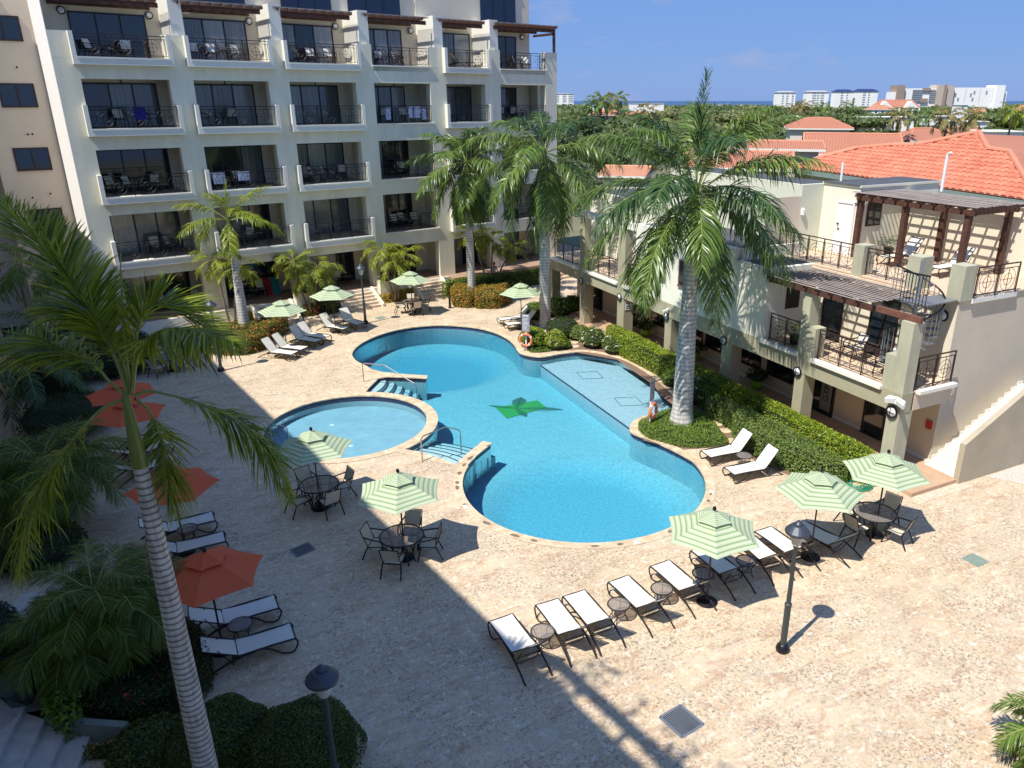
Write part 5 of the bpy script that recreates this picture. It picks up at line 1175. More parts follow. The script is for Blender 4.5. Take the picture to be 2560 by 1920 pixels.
TRG = trunk_mat('royal_palm_bark', (.62,.61,.58), (.40,.39,.37), 1.9, 1.2)
TRN = trunk_mat('ringed_palm_bark', (.56,.52,.45), (.20,.185,.165), 3.1, 1.3)
TRS = trunk_mat('small_palm_bark', (.30,.25,.18), (.15,.12,.09), 5., .8)
SHAFT = mat('crownshaft_green', (.15,.19,.035), .35, var=.25, vscale=3, stretch=(2,2,.4))
def frond_path(z0, az, e0, bend, L, n=7, r0=.08, wind=0.):
    p = np.array([r0*cos(az), r0*sin(az), z0]); out = [p.copy()]; e = e0; st = L/n
    for i in range(n):
        e = e0-bend*((i+.5)/n)**1.15; a = az+wind*(i/n); p = p+st*np.array([cos(a)*cos(e), sin(a)*cos(e), sin(e)]); out.append(p.copy())
    return out
def royal(name, base, z_sh, z_cr, r0, r1, L, n, seed, label, leafs, ll, nl=70, spear=4., group='royal palms round the pool', tmat=TRG, elev=(80,-55), bend=(35,75), wind=0., dead=0, width=.035):
    rs = random.Random(seed); o = thing(name, label, 'palm tree', (base.x, base.y, base.z), 0, group)
    prof = [(r0*1.35,0),(r0*1.15,.25),(r0,.7)]; Z = z_sh
    for i in range(1, 9): t = i/8; prof.append((r0+(r1-r0)*t+.05*r0*sin(t*3.14*1.2), .7+(Z-.7)*t))
    MB().lathe(prof, 20, cap=False).build('trunk', tmat, o, smooth=True)
    MB().lathe([(r1*1.06,Z),(r1*1.12,Z+.3),(r1*.95,Z+.8),(r1*.62,z_cr-.2),(r1*.45,z_cr+.1)], 14, cap=False).build('crown_shaft', SHAFT, o, smooth=True)
    for i in range(n):
        t = (i+.5)/n; az = i*2.39996+seed; e = R(elev[0]+(elev[1]-elev[0])*t+rs.uniform(-6, 6)); b = R(bend[0]+(bend[1]-bend[0])*min(1, 1.4*t)+rs.uniform(-8, 8))
        if e-b < R(-100): b = e+R(98)
        LL = L*rs.uniform(.9, 1.05)*(1 if t > .15 else .85); pm = leafs[0] if rs.random() < .6 else leafs[-1]
        if dead and i >= n-dead: pm = PLO
        frond_obj(o, frond_path(z_cr-.1*t, az, e, b, LL, wind=wind*rs.uniform(.3, 1)), pm, RIB, nleaf=nl, ll=ll, width=width, plume=.38, sag=.75, seed=seed*31+i, rib=.03)
    if spear: frond_obj(o, [(0,0,z_cr),(.02,.03,z_cr+spear*.3),(.05,.02,z_cr+spear*.65),(.12,.05,z_cr+spear)], leafs[-1], RIB, nleaf=int(nl*.7), ll=ll*1.05, width=width, plume=1.1, sag=.12, seed=seed, rib=.03, fwd=1.3, tipf=.75)
    return o
royal('royal_palm', gF(1472,915), 6.55, 8.95, .40, .24, 4.9, 30, 3, 'large royal palm with a pale trunk in the ground-cover bed, nearest of the tall ones', [PL, PLD], .98, 104, 3.9, elev=(86,-40), bend=(70,66), width=.05)
royal('royal_palm', gF(1178,705), 7.4, 9.5, .31, .24, 4.7, 24, 8, 'tall royal palm with blue-white trunk behind the life ring sign and a brown hanging frond', [PL, PLD], .9, 88, 1.2, elev=(82,-75), bend=(82,60), dead=1, width=.055)
royal('royal_palm', G(1180,752), 6.3, 8.6, .26, .19, 3.9, 22, 5, 'royal palm with drooping crown rising from the rounded orange hedges', [PL, PLD], .85, 74, 1.2, elev=(78,-80), bend=(82,50), width=.062)
royal('royal_palm', gF(530,718), 4.4, 6.2, .28, .16, 3.1, 9, 11, 'young royal palm with a ringed grey trunk in the flowering hedge by the hotel', [PLY, PLY], .62, 70, 1.9, elev=(70,-5), bend=(60,75), tmat=TRG, width=.04)
# the near palm, traced frond by frond at its real distance
NB = Vector((-5.73, 9.3, 0)); 
def K_(px, py, Y): r = raydir(px, py); return Vector((0,0,CAMH))+r*(Y/r.y)
def near_palm():
    o = thing('ringed_palm', 'tall slim palm with a closely ringed pale trunk, closest to the camera on the left', 'palm tree', (NB.x, NB.y, 0))
    top = K_(352,1167,9.3); Zt = top.z; prof = [(.21,0),(.19,.6),(.178,2.5),(.142,5.2),(.105,Zt-.3),(.096,Zt)]
    MB().lathe(prof, 26, cap=False).build('trunk', TRN, o, smooth=True)
    cr = K_(327,1000,9.3); MB().lathe([(.098,Zt),(.102,Zt+.15),(.085,Zt+.45),(.062,Zt+.8),(.045,cr.z+.05),(.02,cr.z+.12)], 14, cap=False).build('crown_shaft', SHAFT, o, smooth=True)
    def loc(L): return [tuple(K_(x, y, Y)-NB) for x, y, Y in L]
    FR_ = [([(322,990,9.3),(290,900,9.35),(246,815,9.4),(200,735,9.45),(145,663,9.5),(72,583,9.6),(5,515,9.75)], 104, .70, 1.3, .25),
     ([(330,985,9.3),(338,920,9.2),(347,880,9.15),(383,836,9.0),(440,820,8.9),(510,832,8.75),(585,852,8.6)], 96, .66, -1.0, .2),
     ([(328,985,9.3),(335,880,9.4),(352,800,9.5),(385,765,9.6),(420,768,9.7),(480,800,9.8),(560,842,9.9)], 90, .66, 1.0, .2),
     ([(318,990,9.3),(275,955,9.35),(231,909,9.4),(145,869,9.5),(60,850,9.6),(-30,850,9.75)], 92, .68, 0., .55),
     ([(315,997,9.3),(253,1024,9.2),(181,1102,9.1),(137,1160,9.0),(101,1225,8.9),(65,1316,8.8),(45,1440,8.7)], 100, .66, 0., .75),
     ([(336,990,9.3),(370,978,9.4),(416,986,9.5),(488,1006,9.6),(597,1053,9.7),(651,1102,9.75),(705,1182,9.8),(724,1245,9.8)], 104, .52, 0., .9),
     ([(338,997,9.3),(362,1015,9.4),(385,1050,9.5),(402,1098,9.6),(417,1160,9.65),(428,1225,9.7),(434,1280,9.7)], 90, .60, 0., .5),
     ([(320,985,9.3),(310,920,9.4),(285,860,9.5),(250,800,9.6),(190,770,9.7),(110,760,9.9)], 84, .62, .5, .4),
     ([(326,985,9.3),(318,900,9.3),(308,800,9.3),(303,700,9.32),(299,585,9.35)], 10, .05, 0., .1)]
    for i, (pt, n, ll, tw, sg) in enumerate(FR_):
        frond_obj(o, loc(pt), PLN, RIB, nleaf=int(n*1.75), ll=ll*1.12, width=.026, plume=.33, sag=sg*.75, seed=90+i, rib=.030, twist=tw*.5, start=.20, fwd=.5)
    return o
near_palm()
# clumps of small arching palms
def small_palm(p, H, L, n, m, label, seed, group, trunks=((0,0),), ll=.42, nl=40, width=.035, r=.055):
    o = thing('small_palm', label, 'palm tree', (p.x, p.y, p.z), 0, group); rs = random.Random(seed)
    for j, (dx, dy) in enumerate(trunks):
        h = H*(1-.12*j); MB().tube([(0,0,0) if j == 0 else (dx*.35,dy*.35,0),(dx*.5,dy*.5,h*.4),(dx*.8,dy*.8,h*.75),(dx,dy,h)], [r*1.3,r,r*.85,r*.8], 8).build('trunk', TRS, o, smooth=True)
        nn = n if j == 0 else max(6, n-2); V = []; F = []; VR = []; FRr = []; a = b = 0
        for i in range(nn):
            t = (i+.5)/nn; az = i*2.39996+seed+j; e = R(72-95*t+rs.uniform(-8, 8)); pth = [q+np.array([dx, dy, 0]) for q in frond_path(h, az, e, R(75+25*rs.random()), L*rs.uniform(.85, 1.1), 6, .03)]
            v, f, rg, fr = frond_arrays(pth, nl, ll, width, plume=.3, sag=.55, rib=.014, seed=seed*7+i+j*50, start=.22); V.append(v); F.append(f+a); a += len(v); VR.append(rg); FRr.append(fr+b); b += len(rg)
        npmesh('crown', np.concatenate(V), np.concatenate(F), m, o); npmesh('leaf_ribs', np.concatenate(VR), np.concatenate(FRr), RIBY, o)
    return o
HG = 'small arching palms along the hotel terrace'
small_palm(Hp(.75,-.9,.2), 3.6, 1.55, 13, PLY, 'small arching palm just behind the young royal palm trunk', 1, HG, ((-.35,.1),(1.0,-.2)))
small_palm(Hp(5.2,-1.35,.2), 3.0, 1.6, 14, PLY, 'yellow-green arching palm between the two left flights of steps', 2, HG, ((-.6,.0),(.7,.35),(.2,-.4)))
small_palm(Hp(10.6,-1.5,.2), 3.1, 1.55, 14, PLY, 'full arching palm above the croton bed beside the middle steps', 3, HG, ((-.45,.0),(.65,.3),(.3,-.35)))
small_palm(Hp(17.2,-2.4,.2), 3.5, 1.5, 13, PLY, 'arching palm behind the white trunk of the drooping royal palm', 4, HG, ((-.9,.0),(.3,.4),(1.5,.2)))
small_palm(Vector((-24.2,33.4,.0)), 5.2, 2.3, 14, PL, 'bushy palm against the beige wing wall at the left', 5, 'small palms in the shaded planting', ((0,0),(.9,.6)), .5, 46)
GS = 'small palms in the shaded planting'
def kp(px, py, z): return G(px, py, z)
small_palm(Vector((-9.77,13.3,.0)), 2.15, 1.55, 24, PLS, 'small palm with three slim trunks in the planter at the lower left', 6, GS, ((-.1,.15),(.35,.15),(-.35,-.3)), .56, 90, .015, .05)
small_palm(Vector((-14.7,19.3,.0)), 2.3, 2.0, 22, PLS, 'dense small palm left of the ringed trunk with two trunks', 7, GS, ((.0,.0),(.45,.3),(-.6,-.4)), .62, 84, .018, .06)
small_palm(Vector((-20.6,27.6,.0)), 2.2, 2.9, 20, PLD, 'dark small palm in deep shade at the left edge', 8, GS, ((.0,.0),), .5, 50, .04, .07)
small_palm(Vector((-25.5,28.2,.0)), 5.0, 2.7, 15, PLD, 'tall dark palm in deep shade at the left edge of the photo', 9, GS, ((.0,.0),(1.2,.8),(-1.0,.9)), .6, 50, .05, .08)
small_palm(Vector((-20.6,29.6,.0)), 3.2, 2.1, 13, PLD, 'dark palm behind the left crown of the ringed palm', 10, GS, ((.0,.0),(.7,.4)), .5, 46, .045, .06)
small_palm(Vector((9.45,11.0,-.2)), 1.1, 1.25, 18, PL, 'spiky palm tips entering the frame at the bottom right corner', 13, 'single palms', ((0,0),), .38, 50, .028, .06)

# ------------------------------------------------------------------ beds, hedges
bedR = [Rp(s, d, .004) for s, d in ((-9.4,-1.6),(-7.75,-1.35),(-5.3,.25),(-4.85,.2),(-1.5,-.1),(-.3,-.55),(1.25,-.75),(1.3,-2.1),(1.85,-3.2),(3.3,-3.75),(4.6,-3.0),(5.2,-1.2),(7.0,-1.1),(8.8,-.6),(9.35,1.0),(9.0,1.56),(-9,1.56),(-14,1.56),(-12,-.4))]
fillmesh('planting_soil', [[(p.x,p.y) for p in bedR]], .006, SOIL, 'structure')
HR = 'clipped hedges in front of the annex arcade'
def RP(L): return [tuple(Rp(s, d, 0)[:2]) for s, d in L]
hedge('arcade_hedge', RP([(-7.2,.75),(-3.5,.72),(0.,.75),(3.0,.80),(3.0,1.5),(0,1.5),(-3.5,1.5),(-7.2,1.5)]), 1.12, LY, 'bright clipped hedge along the annex arcade, from the round bushes to the big palm', group=HR, dens=700, size=.075)
hedge('arcade_hedge', RP([(3.15,.85),(6,.80),(9.2,.75),(9.3,1.48),(6,1.5),(3.15,1.5)]), 1.12, LY, 'bright clipped hedge along the annex arcade, right part ending near the corner column', group=HR, dens=800, size=.07)
hedge('low_hedge', RP([(2.4,-.15),(4.0,-.2),(4.9,-.75),(6.4,-.85),(8.5,-.45),(9.1,.0),(9.0,.62),(6,.70),(2.4,.60)]), .80, LS_, 'lower soft green hedge in front of the bright one, behind the two loungers', group=HR, dens=850, size=.065, lump=.07)
hedge('low_hedge', RP([(.6,.35),(2.2,.05),(2.3,.72),(.6,.74)]), .95, LG, 'dark green shrub mass right of the big palm trunk', dens=700, lump=.09, group=HR)
hedge('ground_cover', [tuple(gW(*p)[:2]) for p in ((118,775),(165,865),(300,910),(450,948),(640,950),(815,925),(770,850),(690,745),(520,655),(400,660),(240,700))], .20, LGC, 'low green ground cover round the foot of the big royal palm', 'ground cover', dens=1100, size=.055, lump=.03, rnd_=.08)
hedge('ground_cover', [tuple(gV(*p)[:2]) for p in ((340,560),(480,560),(600,535),(720,520),(700,470),(560,480),(380,510))], .16, LGC, 'low green ground cover under the round bushes by the far life ring', 'ground cover', dens=700, size=.06, lump=.03, rnd_=.08)
RB_ = 'round clipped bushes beyond the pool'
bush('round_bush', gV(370,500), .78, 1.05, LY, 'rounded bush just right of the far life ring post', n=2600, group=RB_)
bush('round_bush', gV(585,520), .62, 1.0, LY, 'round bush dotted with pale pink flowers', n=2200, flowers=mat('pink_flower', (.65,.42,.36), .6), nflow=26, group=RB_, fsize=.07)
bush('round_bush', gV(830,432), .62, .8, LS_, 'round grey-green bush beside the stepping stones', n=1800, group=RB_)
bush('round_bush', gV(680,515), .35, .5, LG, 'small dark bush tucked beside the flowering round bush', n=800, group=RB_)
for (x, y), r, h, lb in (((400,215),.9,.95,'dark shrub behind the two far loungers'),((660,400),1.0,1.1,'dark shaded shrub between the palm trunk and the hedge'),((620,190),.95,1.15,'green shrub beyond the blue-white palm trunk'),((760,150),.8,1.0,'green shrub beside the first arcade column'),((540,90),.7,1.0,'small bright shrub at the corner of the annex path')):
    bush('shrub', gV(x, y), r, h, LG if r < .96 and r > .85 or r < .85 else LD, lb, n=2000, open_=.2, group='loose shrubs beyond the pool')
WF = 'white-flowering oleander shrubs by the shallow shelf'
for (x, y, f), r, h, nf, lb in (((965,500,gV),.75,1.05,60,'white-flowering shrub nearest the stepping stones'),((1180,560,gV),.7,.95,34,'white-flowering shrub second from the stepping stones'),((180,255,gW),.8,1.0,40,'white-flowering shrub beside the curve of the coping'),((340,330,gW),.75,1.0,26,'white-flowering shrub left of the big palm trunk'),((390,450,gW),.6,.8,8,'sparse shrub left of the big palm trunk, few flowers'),((610,590,gW),.85,1.25,34,'tall open white-flowering shrub right of the big palm trunk')):
    bush('oleander', f(x, y), r, h, LG, lb, n=1700, open_=.4, flowers=FLW, nflow=nf, group=WF, size=.085)
for i, p in enumerate(((.63,38.86),(.86,38.18),(.88,37.51),(6.2,27.89),(6.34,27.46),(6.51,26.78),(6.59,25.83))):
    MB().lathe([(.235,0),(.24,.02),(.225,.035)], 20).build('stepping_stone', COP, None, label=['round stepping stone farthest from the pool, by the grey-green bush','middle round stepping stone beside the coping curve','round stepping stone nearest the coping curve','round stepping stone half hidden behind the ground cover','round stepping stone right of the big palm, first in the open','round stepping stone, second in the open by the loungers','round stepping stone behind the lounger backrest'][i], cat='stepping stone', group='round stepping stones', loc=(p[0], p[1], .012))
# potted plants in lime pots
for s, d, lb in ((-7.65,3.45,'lime green pot with a bushy plant under the camera on the arcade'),(-3.27,3.45,'lime green pot with a bushy plant seen right of the big trunk'),(1.25,3.45,'lime green pot with a bushy dark plant nearest the gym door')):
    p = Rp(s, d, .15); o = thing('potted_plant', lb, 'potted plant', p, 0, 'lime pots on the arcade'); MB().lathe([(.16,0),(.25,.12),(.27,.30),(.25,.40),(.22,.40)], 18).build('pot', LIME, o, smooth=True)
    n = 420; d_ = unit(NR.normal(0, 1, (n, 3))); d_[:, 2] = np.abs(d_[:, 2]); P = d_*NR.uniform(.25, .55, n)[:, None]+[0, 0, .50]; q, f = cards(P, d_*.4+[0, 0, .6], .16, .5, .45); npmesh('foliage', q, f, LD, o)
for s, d, z, lb in ((4.3,2.3,3.25,'potted palm on the annex balcony behind the railing'),(3.35,7.9,6.0,'spiky grey-green potted plant by the terrace wall')):
    p = Rp(s, d, z); o = thing('potted_palm', lb, 'potted plant', p, 0); MB().lathe([(.15,0),(.2,.35),(.17,.35)], 14).build('pot', FRAMEB, o)
    V = []; F = []; a = 0
    for i in range(16):
        v, f, _, _ = frond_arrays(frond_path(.4, i*2.4, R(85-70*(i/16)), R(60), .75 if z < 4 else .6, 4, .02), 14, .16, .03, seed=i); V.append(v); F.append(f+a); a += len(v)
    npmesh('foliage', np.concatenate(V), np.concatenate(F), PL if z < 4 else LSV, o)

FG = 'flowering hedges by the hotel'
hedge('flowering_hedge', [(-19.4,37.3),(-18.6,36.75),(-17.4,36.2),(-16.4,36.0),(-15.6,36.2),(-15.1,37.1),(-15.3,38.6),(-14.9,40.2),(-15.35,40.7),(-16.1,39.4),(-16.3,37.9),(-17.2,37.4),(-18.4,37.8),(-19.2,38.6)], .85, LO, 'curved orange-flowering hedge behind the left loungers', dens=480, size=.085, flowers=FLO, nflow=150, group=FG)
hedge('flowering_hedge', [(-18.6,38.8),(-17.4,38.6),(-16.6,39.2),(-16.1,40.4),(-15.6,41.3),(-16.2,41.5),(-17.2,40.8),(-18.3,40.2)], .60, LO, 'inner green hedge at the foot of the young royal palm', dens=380, size=.085, group=FG)
def ghot(L, z=0.): return [tuple(gC(x, y, z)[:2]) for x, y in L]
hedge('red_flowering_hedge', ghot([(690,808),(845,790),(850,745),(690,760)]), .62, LO, 'boxy hedge with red blossoms left of the first steps', dens=420, size=.08, flowers=FLR, nflow=26, group=FG, fsize=.14)
hedge('red_flowering_hedge', ghot([(870,790),(985,768),(985,725),(868,742)]), .62, LO, 'small boxy hedge with red blossoms against the steps', dens=420, size=.08, flowers=FLR, nflow=14, group=FG, fsize=.14)
hedge('pale_shrub', ghot([(640,770),(860,735),(850,705),(640,735)]), .5, LY, 'pale green shrubs behind the boxy red hedge', dens=260, size=.13, lump=.1, group=FG)
hedge('croton_hedge', ghot([(1195,708),(1300,712),(1400,692),(1495,664),(1480,640),(1200,672)]), .52, LCR, 'yellow and orange croton bed between the two flights of steps', dens=420, size=.10, lump=.08, group=FG)
hedge('green_shrub', ghot([(1185,660),(1290,660),(1470,625),(1465,600),(1190,632)]), .55, LG, 'green shrubs behind the yellow crotons', dens=300, size=.11, lump=.09, group=FG)
hedge('croton_hedge', [tuple(g0(x, y)[:2]) for x, y in ((1620,850),(1780,845),(1790,815),(1630,815))], .55, LCR, 'small yellow croton clump left of the leftmost steps', dens=300, size=.12, lump=.1, group=FG)
def g7l(L, z=0.): return [tuple(g7(x, y, z)[:2]) for x, y in L]
hedge('rounded_hedge', g7l([(950,1330),(1050,1352),(1155,1348),(1168,1290),(1110,1240),(960,1250)]), .95, LOR, 'left rounded orange-flowering hedge at the foot of the drooping royal palm', dens=420, size=.085, rnd_=.28, lump=.06, group=FG)
hedge('rounded_hedge', g7l([(1180,1350),(1300,1364),(1430,1358),(1545,1290),(1500,1240),(1200,1255)]), .95, LOR, 'right rounded orange-flowering hedge, wider than its neighbour', dens=420, size=.085, rnd_=.28, lump=.06, group=FG)
hedge('flowering_hedge', g7l([(1200,1220),(1420,1215),(1560,1180),(1600,1140),(1480,1125),(1210,1165)]), .55, LO, 'low green and orange hedge behind the rounded ones', dens=300, size=.09, lump=.08, group=FG)
hedge('terrace_hedge', [tuple(Hp(s, d, 0)[:2]) for s, d in ((13.9,-2.6),(15.8,-2.75),(18.2,-3.0),(20.9,-3.1),(21.0,-2.5),(18.2,-2.3),(15.8,-2.05),(13.9,-2.1))], 1.05, LG, 'long dark clipped hedge below the hotel terrace, where a gardener works', dens=330, size=.09, group=FG)
for (x, y), lb in (((940,1165),'small round clipped bush left of the white palm trunk'),((1085,1150),'small round clipped bush touching the white palm trunk'),((1235,1130),'small round clipped bush right of the white palm trunk')):
    bush('round_bush', g7(x, y), .62, .75, LG, lb, n=1100, size=.09, group='small round bushes below the hotel terrace')
for (s, d), lb in (((5.2,-.8),'silvery shrub in the planter behind the boxy red hedge'),((10.45,-.8),'silvery shrub in the planter beside the croton bed')):
    p = Hp(s, d, 0); bush('silver_shrub', p, .5, .7, LSV, lb, n=600, size=.1, z0=1.3, open_=.4, group='silvery shrubs in the planters')
# shaded planting bottom left
SG = 'shaded planting at the lower left'
hedge('red_ixora_bed', [(-11.2,14.6),(-10.9,13.2),(-10.0,12.2),(-8.7,11.9),(-7.75,12.4),(-7.65,13.3),(-8.2,14.3),(-9.2,14.9),(-10.2,15.4)], .72, LRD, 'dark shaded bed with scattered red flowers round the three slim trunks', 'shrub bed', dens=900, size=.06, lump=.07, flowers=FLR, nflow=20, group=SG)
hedge('bright_leaf_shrub', [(-11.6,14.6),(-11.1,13.4),(-10.2,12.0),(-9.6,11.6),(-9.9,12.6),(-10.6,13.6),(-11.1,14.8)], .95, LG, 'yellow-green leafy shrub along the planter wall by the small stairs', 'shrub', dens=420, size=.12, lump=.14, group=SG)
hedge('blue_green_hedge', [(-13.4,14.2),(-11.7,13.6),(-11.3,12.6),(-12.0,11.6),(-13.6,12.0)], 1.75, LBG, 'blue-green clipped hedge at the left edge on a planter', dens=600, size=.06, group=SG)
hedge('clipped_shrub', [(-9.2,11.2),(-8.2,11.2),(-7.6,11.7),(-7.3,12.0),(-7.7,11.9),(-8.6,11.45)], .35, LO, 'thin low hedge beside the bottom steps', dens=700, size=.06, group=SG)
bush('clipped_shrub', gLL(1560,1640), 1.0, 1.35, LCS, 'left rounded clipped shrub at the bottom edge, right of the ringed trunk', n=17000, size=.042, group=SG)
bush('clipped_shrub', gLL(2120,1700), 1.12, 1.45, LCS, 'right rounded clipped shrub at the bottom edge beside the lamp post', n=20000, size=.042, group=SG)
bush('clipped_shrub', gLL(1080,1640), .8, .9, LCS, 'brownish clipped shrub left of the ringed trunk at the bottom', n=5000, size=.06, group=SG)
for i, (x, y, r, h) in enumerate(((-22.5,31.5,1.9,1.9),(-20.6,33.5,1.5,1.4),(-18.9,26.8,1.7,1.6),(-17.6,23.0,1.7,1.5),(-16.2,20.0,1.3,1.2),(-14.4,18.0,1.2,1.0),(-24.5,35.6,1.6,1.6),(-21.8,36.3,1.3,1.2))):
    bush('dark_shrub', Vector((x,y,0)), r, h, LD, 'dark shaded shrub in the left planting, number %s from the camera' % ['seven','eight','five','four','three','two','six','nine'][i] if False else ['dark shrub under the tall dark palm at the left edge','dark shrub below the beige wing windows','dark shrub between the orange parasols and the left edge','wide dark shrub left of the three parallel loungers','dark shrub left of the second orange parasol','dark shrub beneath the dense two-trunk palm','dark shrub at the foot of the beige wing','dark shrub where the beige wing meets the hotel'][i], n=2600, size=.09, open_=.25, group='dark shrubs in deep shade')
# planter walls and small stairs
PW = mat('planter_grey_green', (.22,.24,.20), .9, var=.15, vscale=2, bump=.3)
def wall_run(name, P, h, t, label, cat='planter wall', m=PW, grp='planter walls in the shade'):
    mb = MB()
    for a, b in zip(P, P[1:]): mb.bar((a[0],a[1],h/2), (b[0],b[1],h/2), t, h, up=(0,0,1))
    return mb.build(name, m, None, label=label, cat=cat, group=grp)
wall_run('planter_wall', [(-11.35,12.2),(-10.0,11.75),(-8.55,11.62)], .45, .16, 'low planter wall along the top of the bottom left steps')
wall_run('planter_wall', [(-12.9,16.1),(-11.5,15.2),(-11.2,14.9)], .45, .16, 'low planter wall behind the yellow-green shrub')
mb = MB(); mb.prism([(-13.6,11.6),(-11.95,11.3),(-11.15,12.7),(-11.6,13.8),(-13.4,14.4)], 0, 1.0); mb.build('raised_planter', PW, None, label='raised grey planter carrying the blue-green hedge', cat='planter')
def stairs(name, o, d, w, n, rise, tread, m, label):
    """steps descending along d from o"""
    d = Vector(d).normalized(); s = Vector((-d.y, d.x)); mb = MB()
    for k in range(n):
        a = Vector(o)+d*tread*k; q = [a-s*w/2, a+s*w/2, a+d*tread+s*w/2, a+d*tread-s*w/2]; q = q if (q[1]-q[0]).cross(q[2]-q[1]) > 0 else q[::-1]
        mb.prism([(p.x, p.y) for p in q], 0, rise*(n-k))
    return mb.build(name, m, None, label=label, cat='steps', group='steps into the shaded planting')
STP = mat('shaded_step_stone', (.52,.46,.40), .85, var=.2, vscale=4)
stairs('stone_steps', (-10.9,11.0), (.95,.25), 1.7, 4, .15, .42, STP, 'four stone steps at the bottom left corner')
stairs('stone_steps', (-13.3,15.2), (.95,.25), 1.3, 3, .15, .42, STP, 'stone steps half hidden under the small palm with three trunks')
mb = MB(); mb.prism([(-15,9.5),(-11.3,9.3),(-10.7,11.7),(-11.3,12.1),(-14.6,13)], 0, .62); mb.build('landing', mat('landing_tile', (.40,.34,.30), .8, var=.1, vscale=3), None, kind='structure')
# ================================================================== beyond the courtyard
def bg(px, py, Dm): r = raydir(px, py); return Vector((0,0,CAMH))+r*(Dm/r.y)
def tile_mat(name, c1, c2, sx=3.6, sy=3.0, real=False):
    m = bpy.data.materials.new(name); m.use_nodes = True; n = m.node_tree.nodes; l = m.node_tree.links; b = n['Principled BSDF']; b.inputs['Roughness'].default_value = .75
    t = n.new('ShaderNodeNewGeometry'); r = n.new('ShaderNodeValToRGB'); z = n.new('ShaderNodeTexNoise'); z.inputs['Scale'].default_value = .35; z.inputs['Detail'].default_value = 5; tc = n.new('ShaderNodeTexCoord'); l.new(tc.outputs['Object'], z.inputs[0])
    r.color_ramp.elements[0].color = (*c1, 1); r.color_ramp.elements[1].color = (*c2, 1)
    a = n.new('ShaderNodeMath'); a.operation = 'MULTIPLY_ADD'; a.inputs[1].default_value = .5; l.new(t.outputs['Random Per Island'], a.inputs[0]); s = n.new('ShaderNodeMath'); s.operation = 'MULTIPLY'; s.inputs[1].default_value = .6; l.new(z.outputs[0], s.inputs[0]); l.new(s.outputs[0], a.inputs[2])
    l.new(a.outputs[0], r.inputs[0]); l.new(r.outputs[0], b.inputs['Base Color'])
    if not real:
        uv = n.new('ShaderNodeUVMap'); w = n.new('ShaderNodeTexWave'); w.bands_direction = 'X'; w.inputs['Scale'].default_value = 1/ (2*pi) *sx*2*pi/6.28*3.14; w2 = n.new('ShaderNodeTexWave'); w2.bands_direction = 'Y'; w2.wave_profile = 'SAW'; w2.inputs['Scale'].default_value = .9
        l.new(uv.outputs[0], w.inputs[0]); l.new(uv.outputs[0], w2.inputs[0]); ad = n.new('ShaderNodeMath'); ad.operation = 'ADD'; l.new(w.outputs['Fac'], ad.inputs[0]); l.new(w2.outputs['Fac'], ad.inputs[1])
        bp = n.new('ShaderNodeBump'); bp.inputs['Strength'].default_value = 1; bp.inputs['Distance'].default_value = .10; l.new(ad.outputs[0], bp.inputs['Height']); l.new(bp.outputs[0], b.inputs['Normal'])
    return m
RT = tile_mat('terracotta_tiles', (.42,.115,.06), (.66,.25,.145), real=True); RTF = tile_mat('terracotta_roof_far', (.50,.18,.10), (.66,.28,.17)); RTO = tile_mat('orange_roof_far', (.60,.26,.14), (.70,.34,.20))
def tiled_face(mb, poly, e, f, tw=.30, tl=.36, base=None):
    """barrel tiles over a planar polygon; e along the eave, f up the slope (unit 3D vectors)"""
    O = Vector(poly[0]); nrm = e.cross(f).normalized(); nrm = nrm if nrm.z > 0 else -nrm
    P2 = [((Vector(p)-O).dot(e), (Vector(p)-O).dot(f)) for p in poly]; xs = [p[0] for p in P2]; ys = [p[1] for p in P2]; prof = [(-.5,0),(-.33,.45),(0,.62),(.33,.45),(.5,0)]
    nx = int((max(xs)-min(xs))/tw)+1; ny = int((max(ys)-min(ys))/tl)+1; cx = min(xs)+(np.arange(nx)+.5)*tw; cy = min(ys)+(np.arange(ny)+.5)*tl; X, Y = np.meshgrid(cx, cy); pts = np.c_[X.ravel(), Y.ravel()]; ok = inpoly(pts, P2)
    for x, y in pts[ok]:
        vs = []
        for j, (yy, lift) in enumerate(((y-tl*.55, .05), (y+tl*.5, .0))):
            for a, h in prof: vs.append(O+e*(x+a*tw)+f*yy+nrm*(h*tw*.42+lift+.01))
        mb.add(vs, [(k, k+1, 5+k+1, 5+k) for k in range(4)]+[(4,3,2,1,0)])
# the big tiled roof behind the annex: traced outline laid on its own sloping plane
eA, eB = Vector((19.1,61.,7.0)), Vector((25.0,41.4,7.0)); e = (eB-eA).normalized(); inn = Vector((.958,.288,0)); sl_ = R(20); f = (inn*cos(sl_)+Vector((0,0,sin(sl_)))).normalized(); n_ = e.cross(f)
def onplane(px, py, P0, n):
    r = raydir(px, py); c = Vector((0,0,CAMH)); return c+r*((P0-c).dot(n)/r.dot(n))
def zr(x, y): return 1760+x/2.765, y/2.765
face = [onplane(*zr(x, y), eA, n_) for x, y in ((640,1165),(800,1100),(1050,1037),(1320,1014),(1460,1016),(1900,927),(1960,1042),(2110,1064),(2330,1440),(2212,1350+35))]
face[-1] = onplane(*zr(2260,1398), eA, n_)
house = thing('big_tiled_house', 'large house with a red barrel-tile hipped roof and grey-green eaves behind the annex', 'house')
base_ = MB(); base_.add(face, [tuple(range(len(face)))]); base_.build('roof_deck', mat('roof_underlay', (.20,.07,.045), .9), house)
rf = MB(); tiled_face(rf, face, e, f, .52, .56); rfo = rf.build('roof', RT, house)
pk = face[5]; hip = face[5:9]
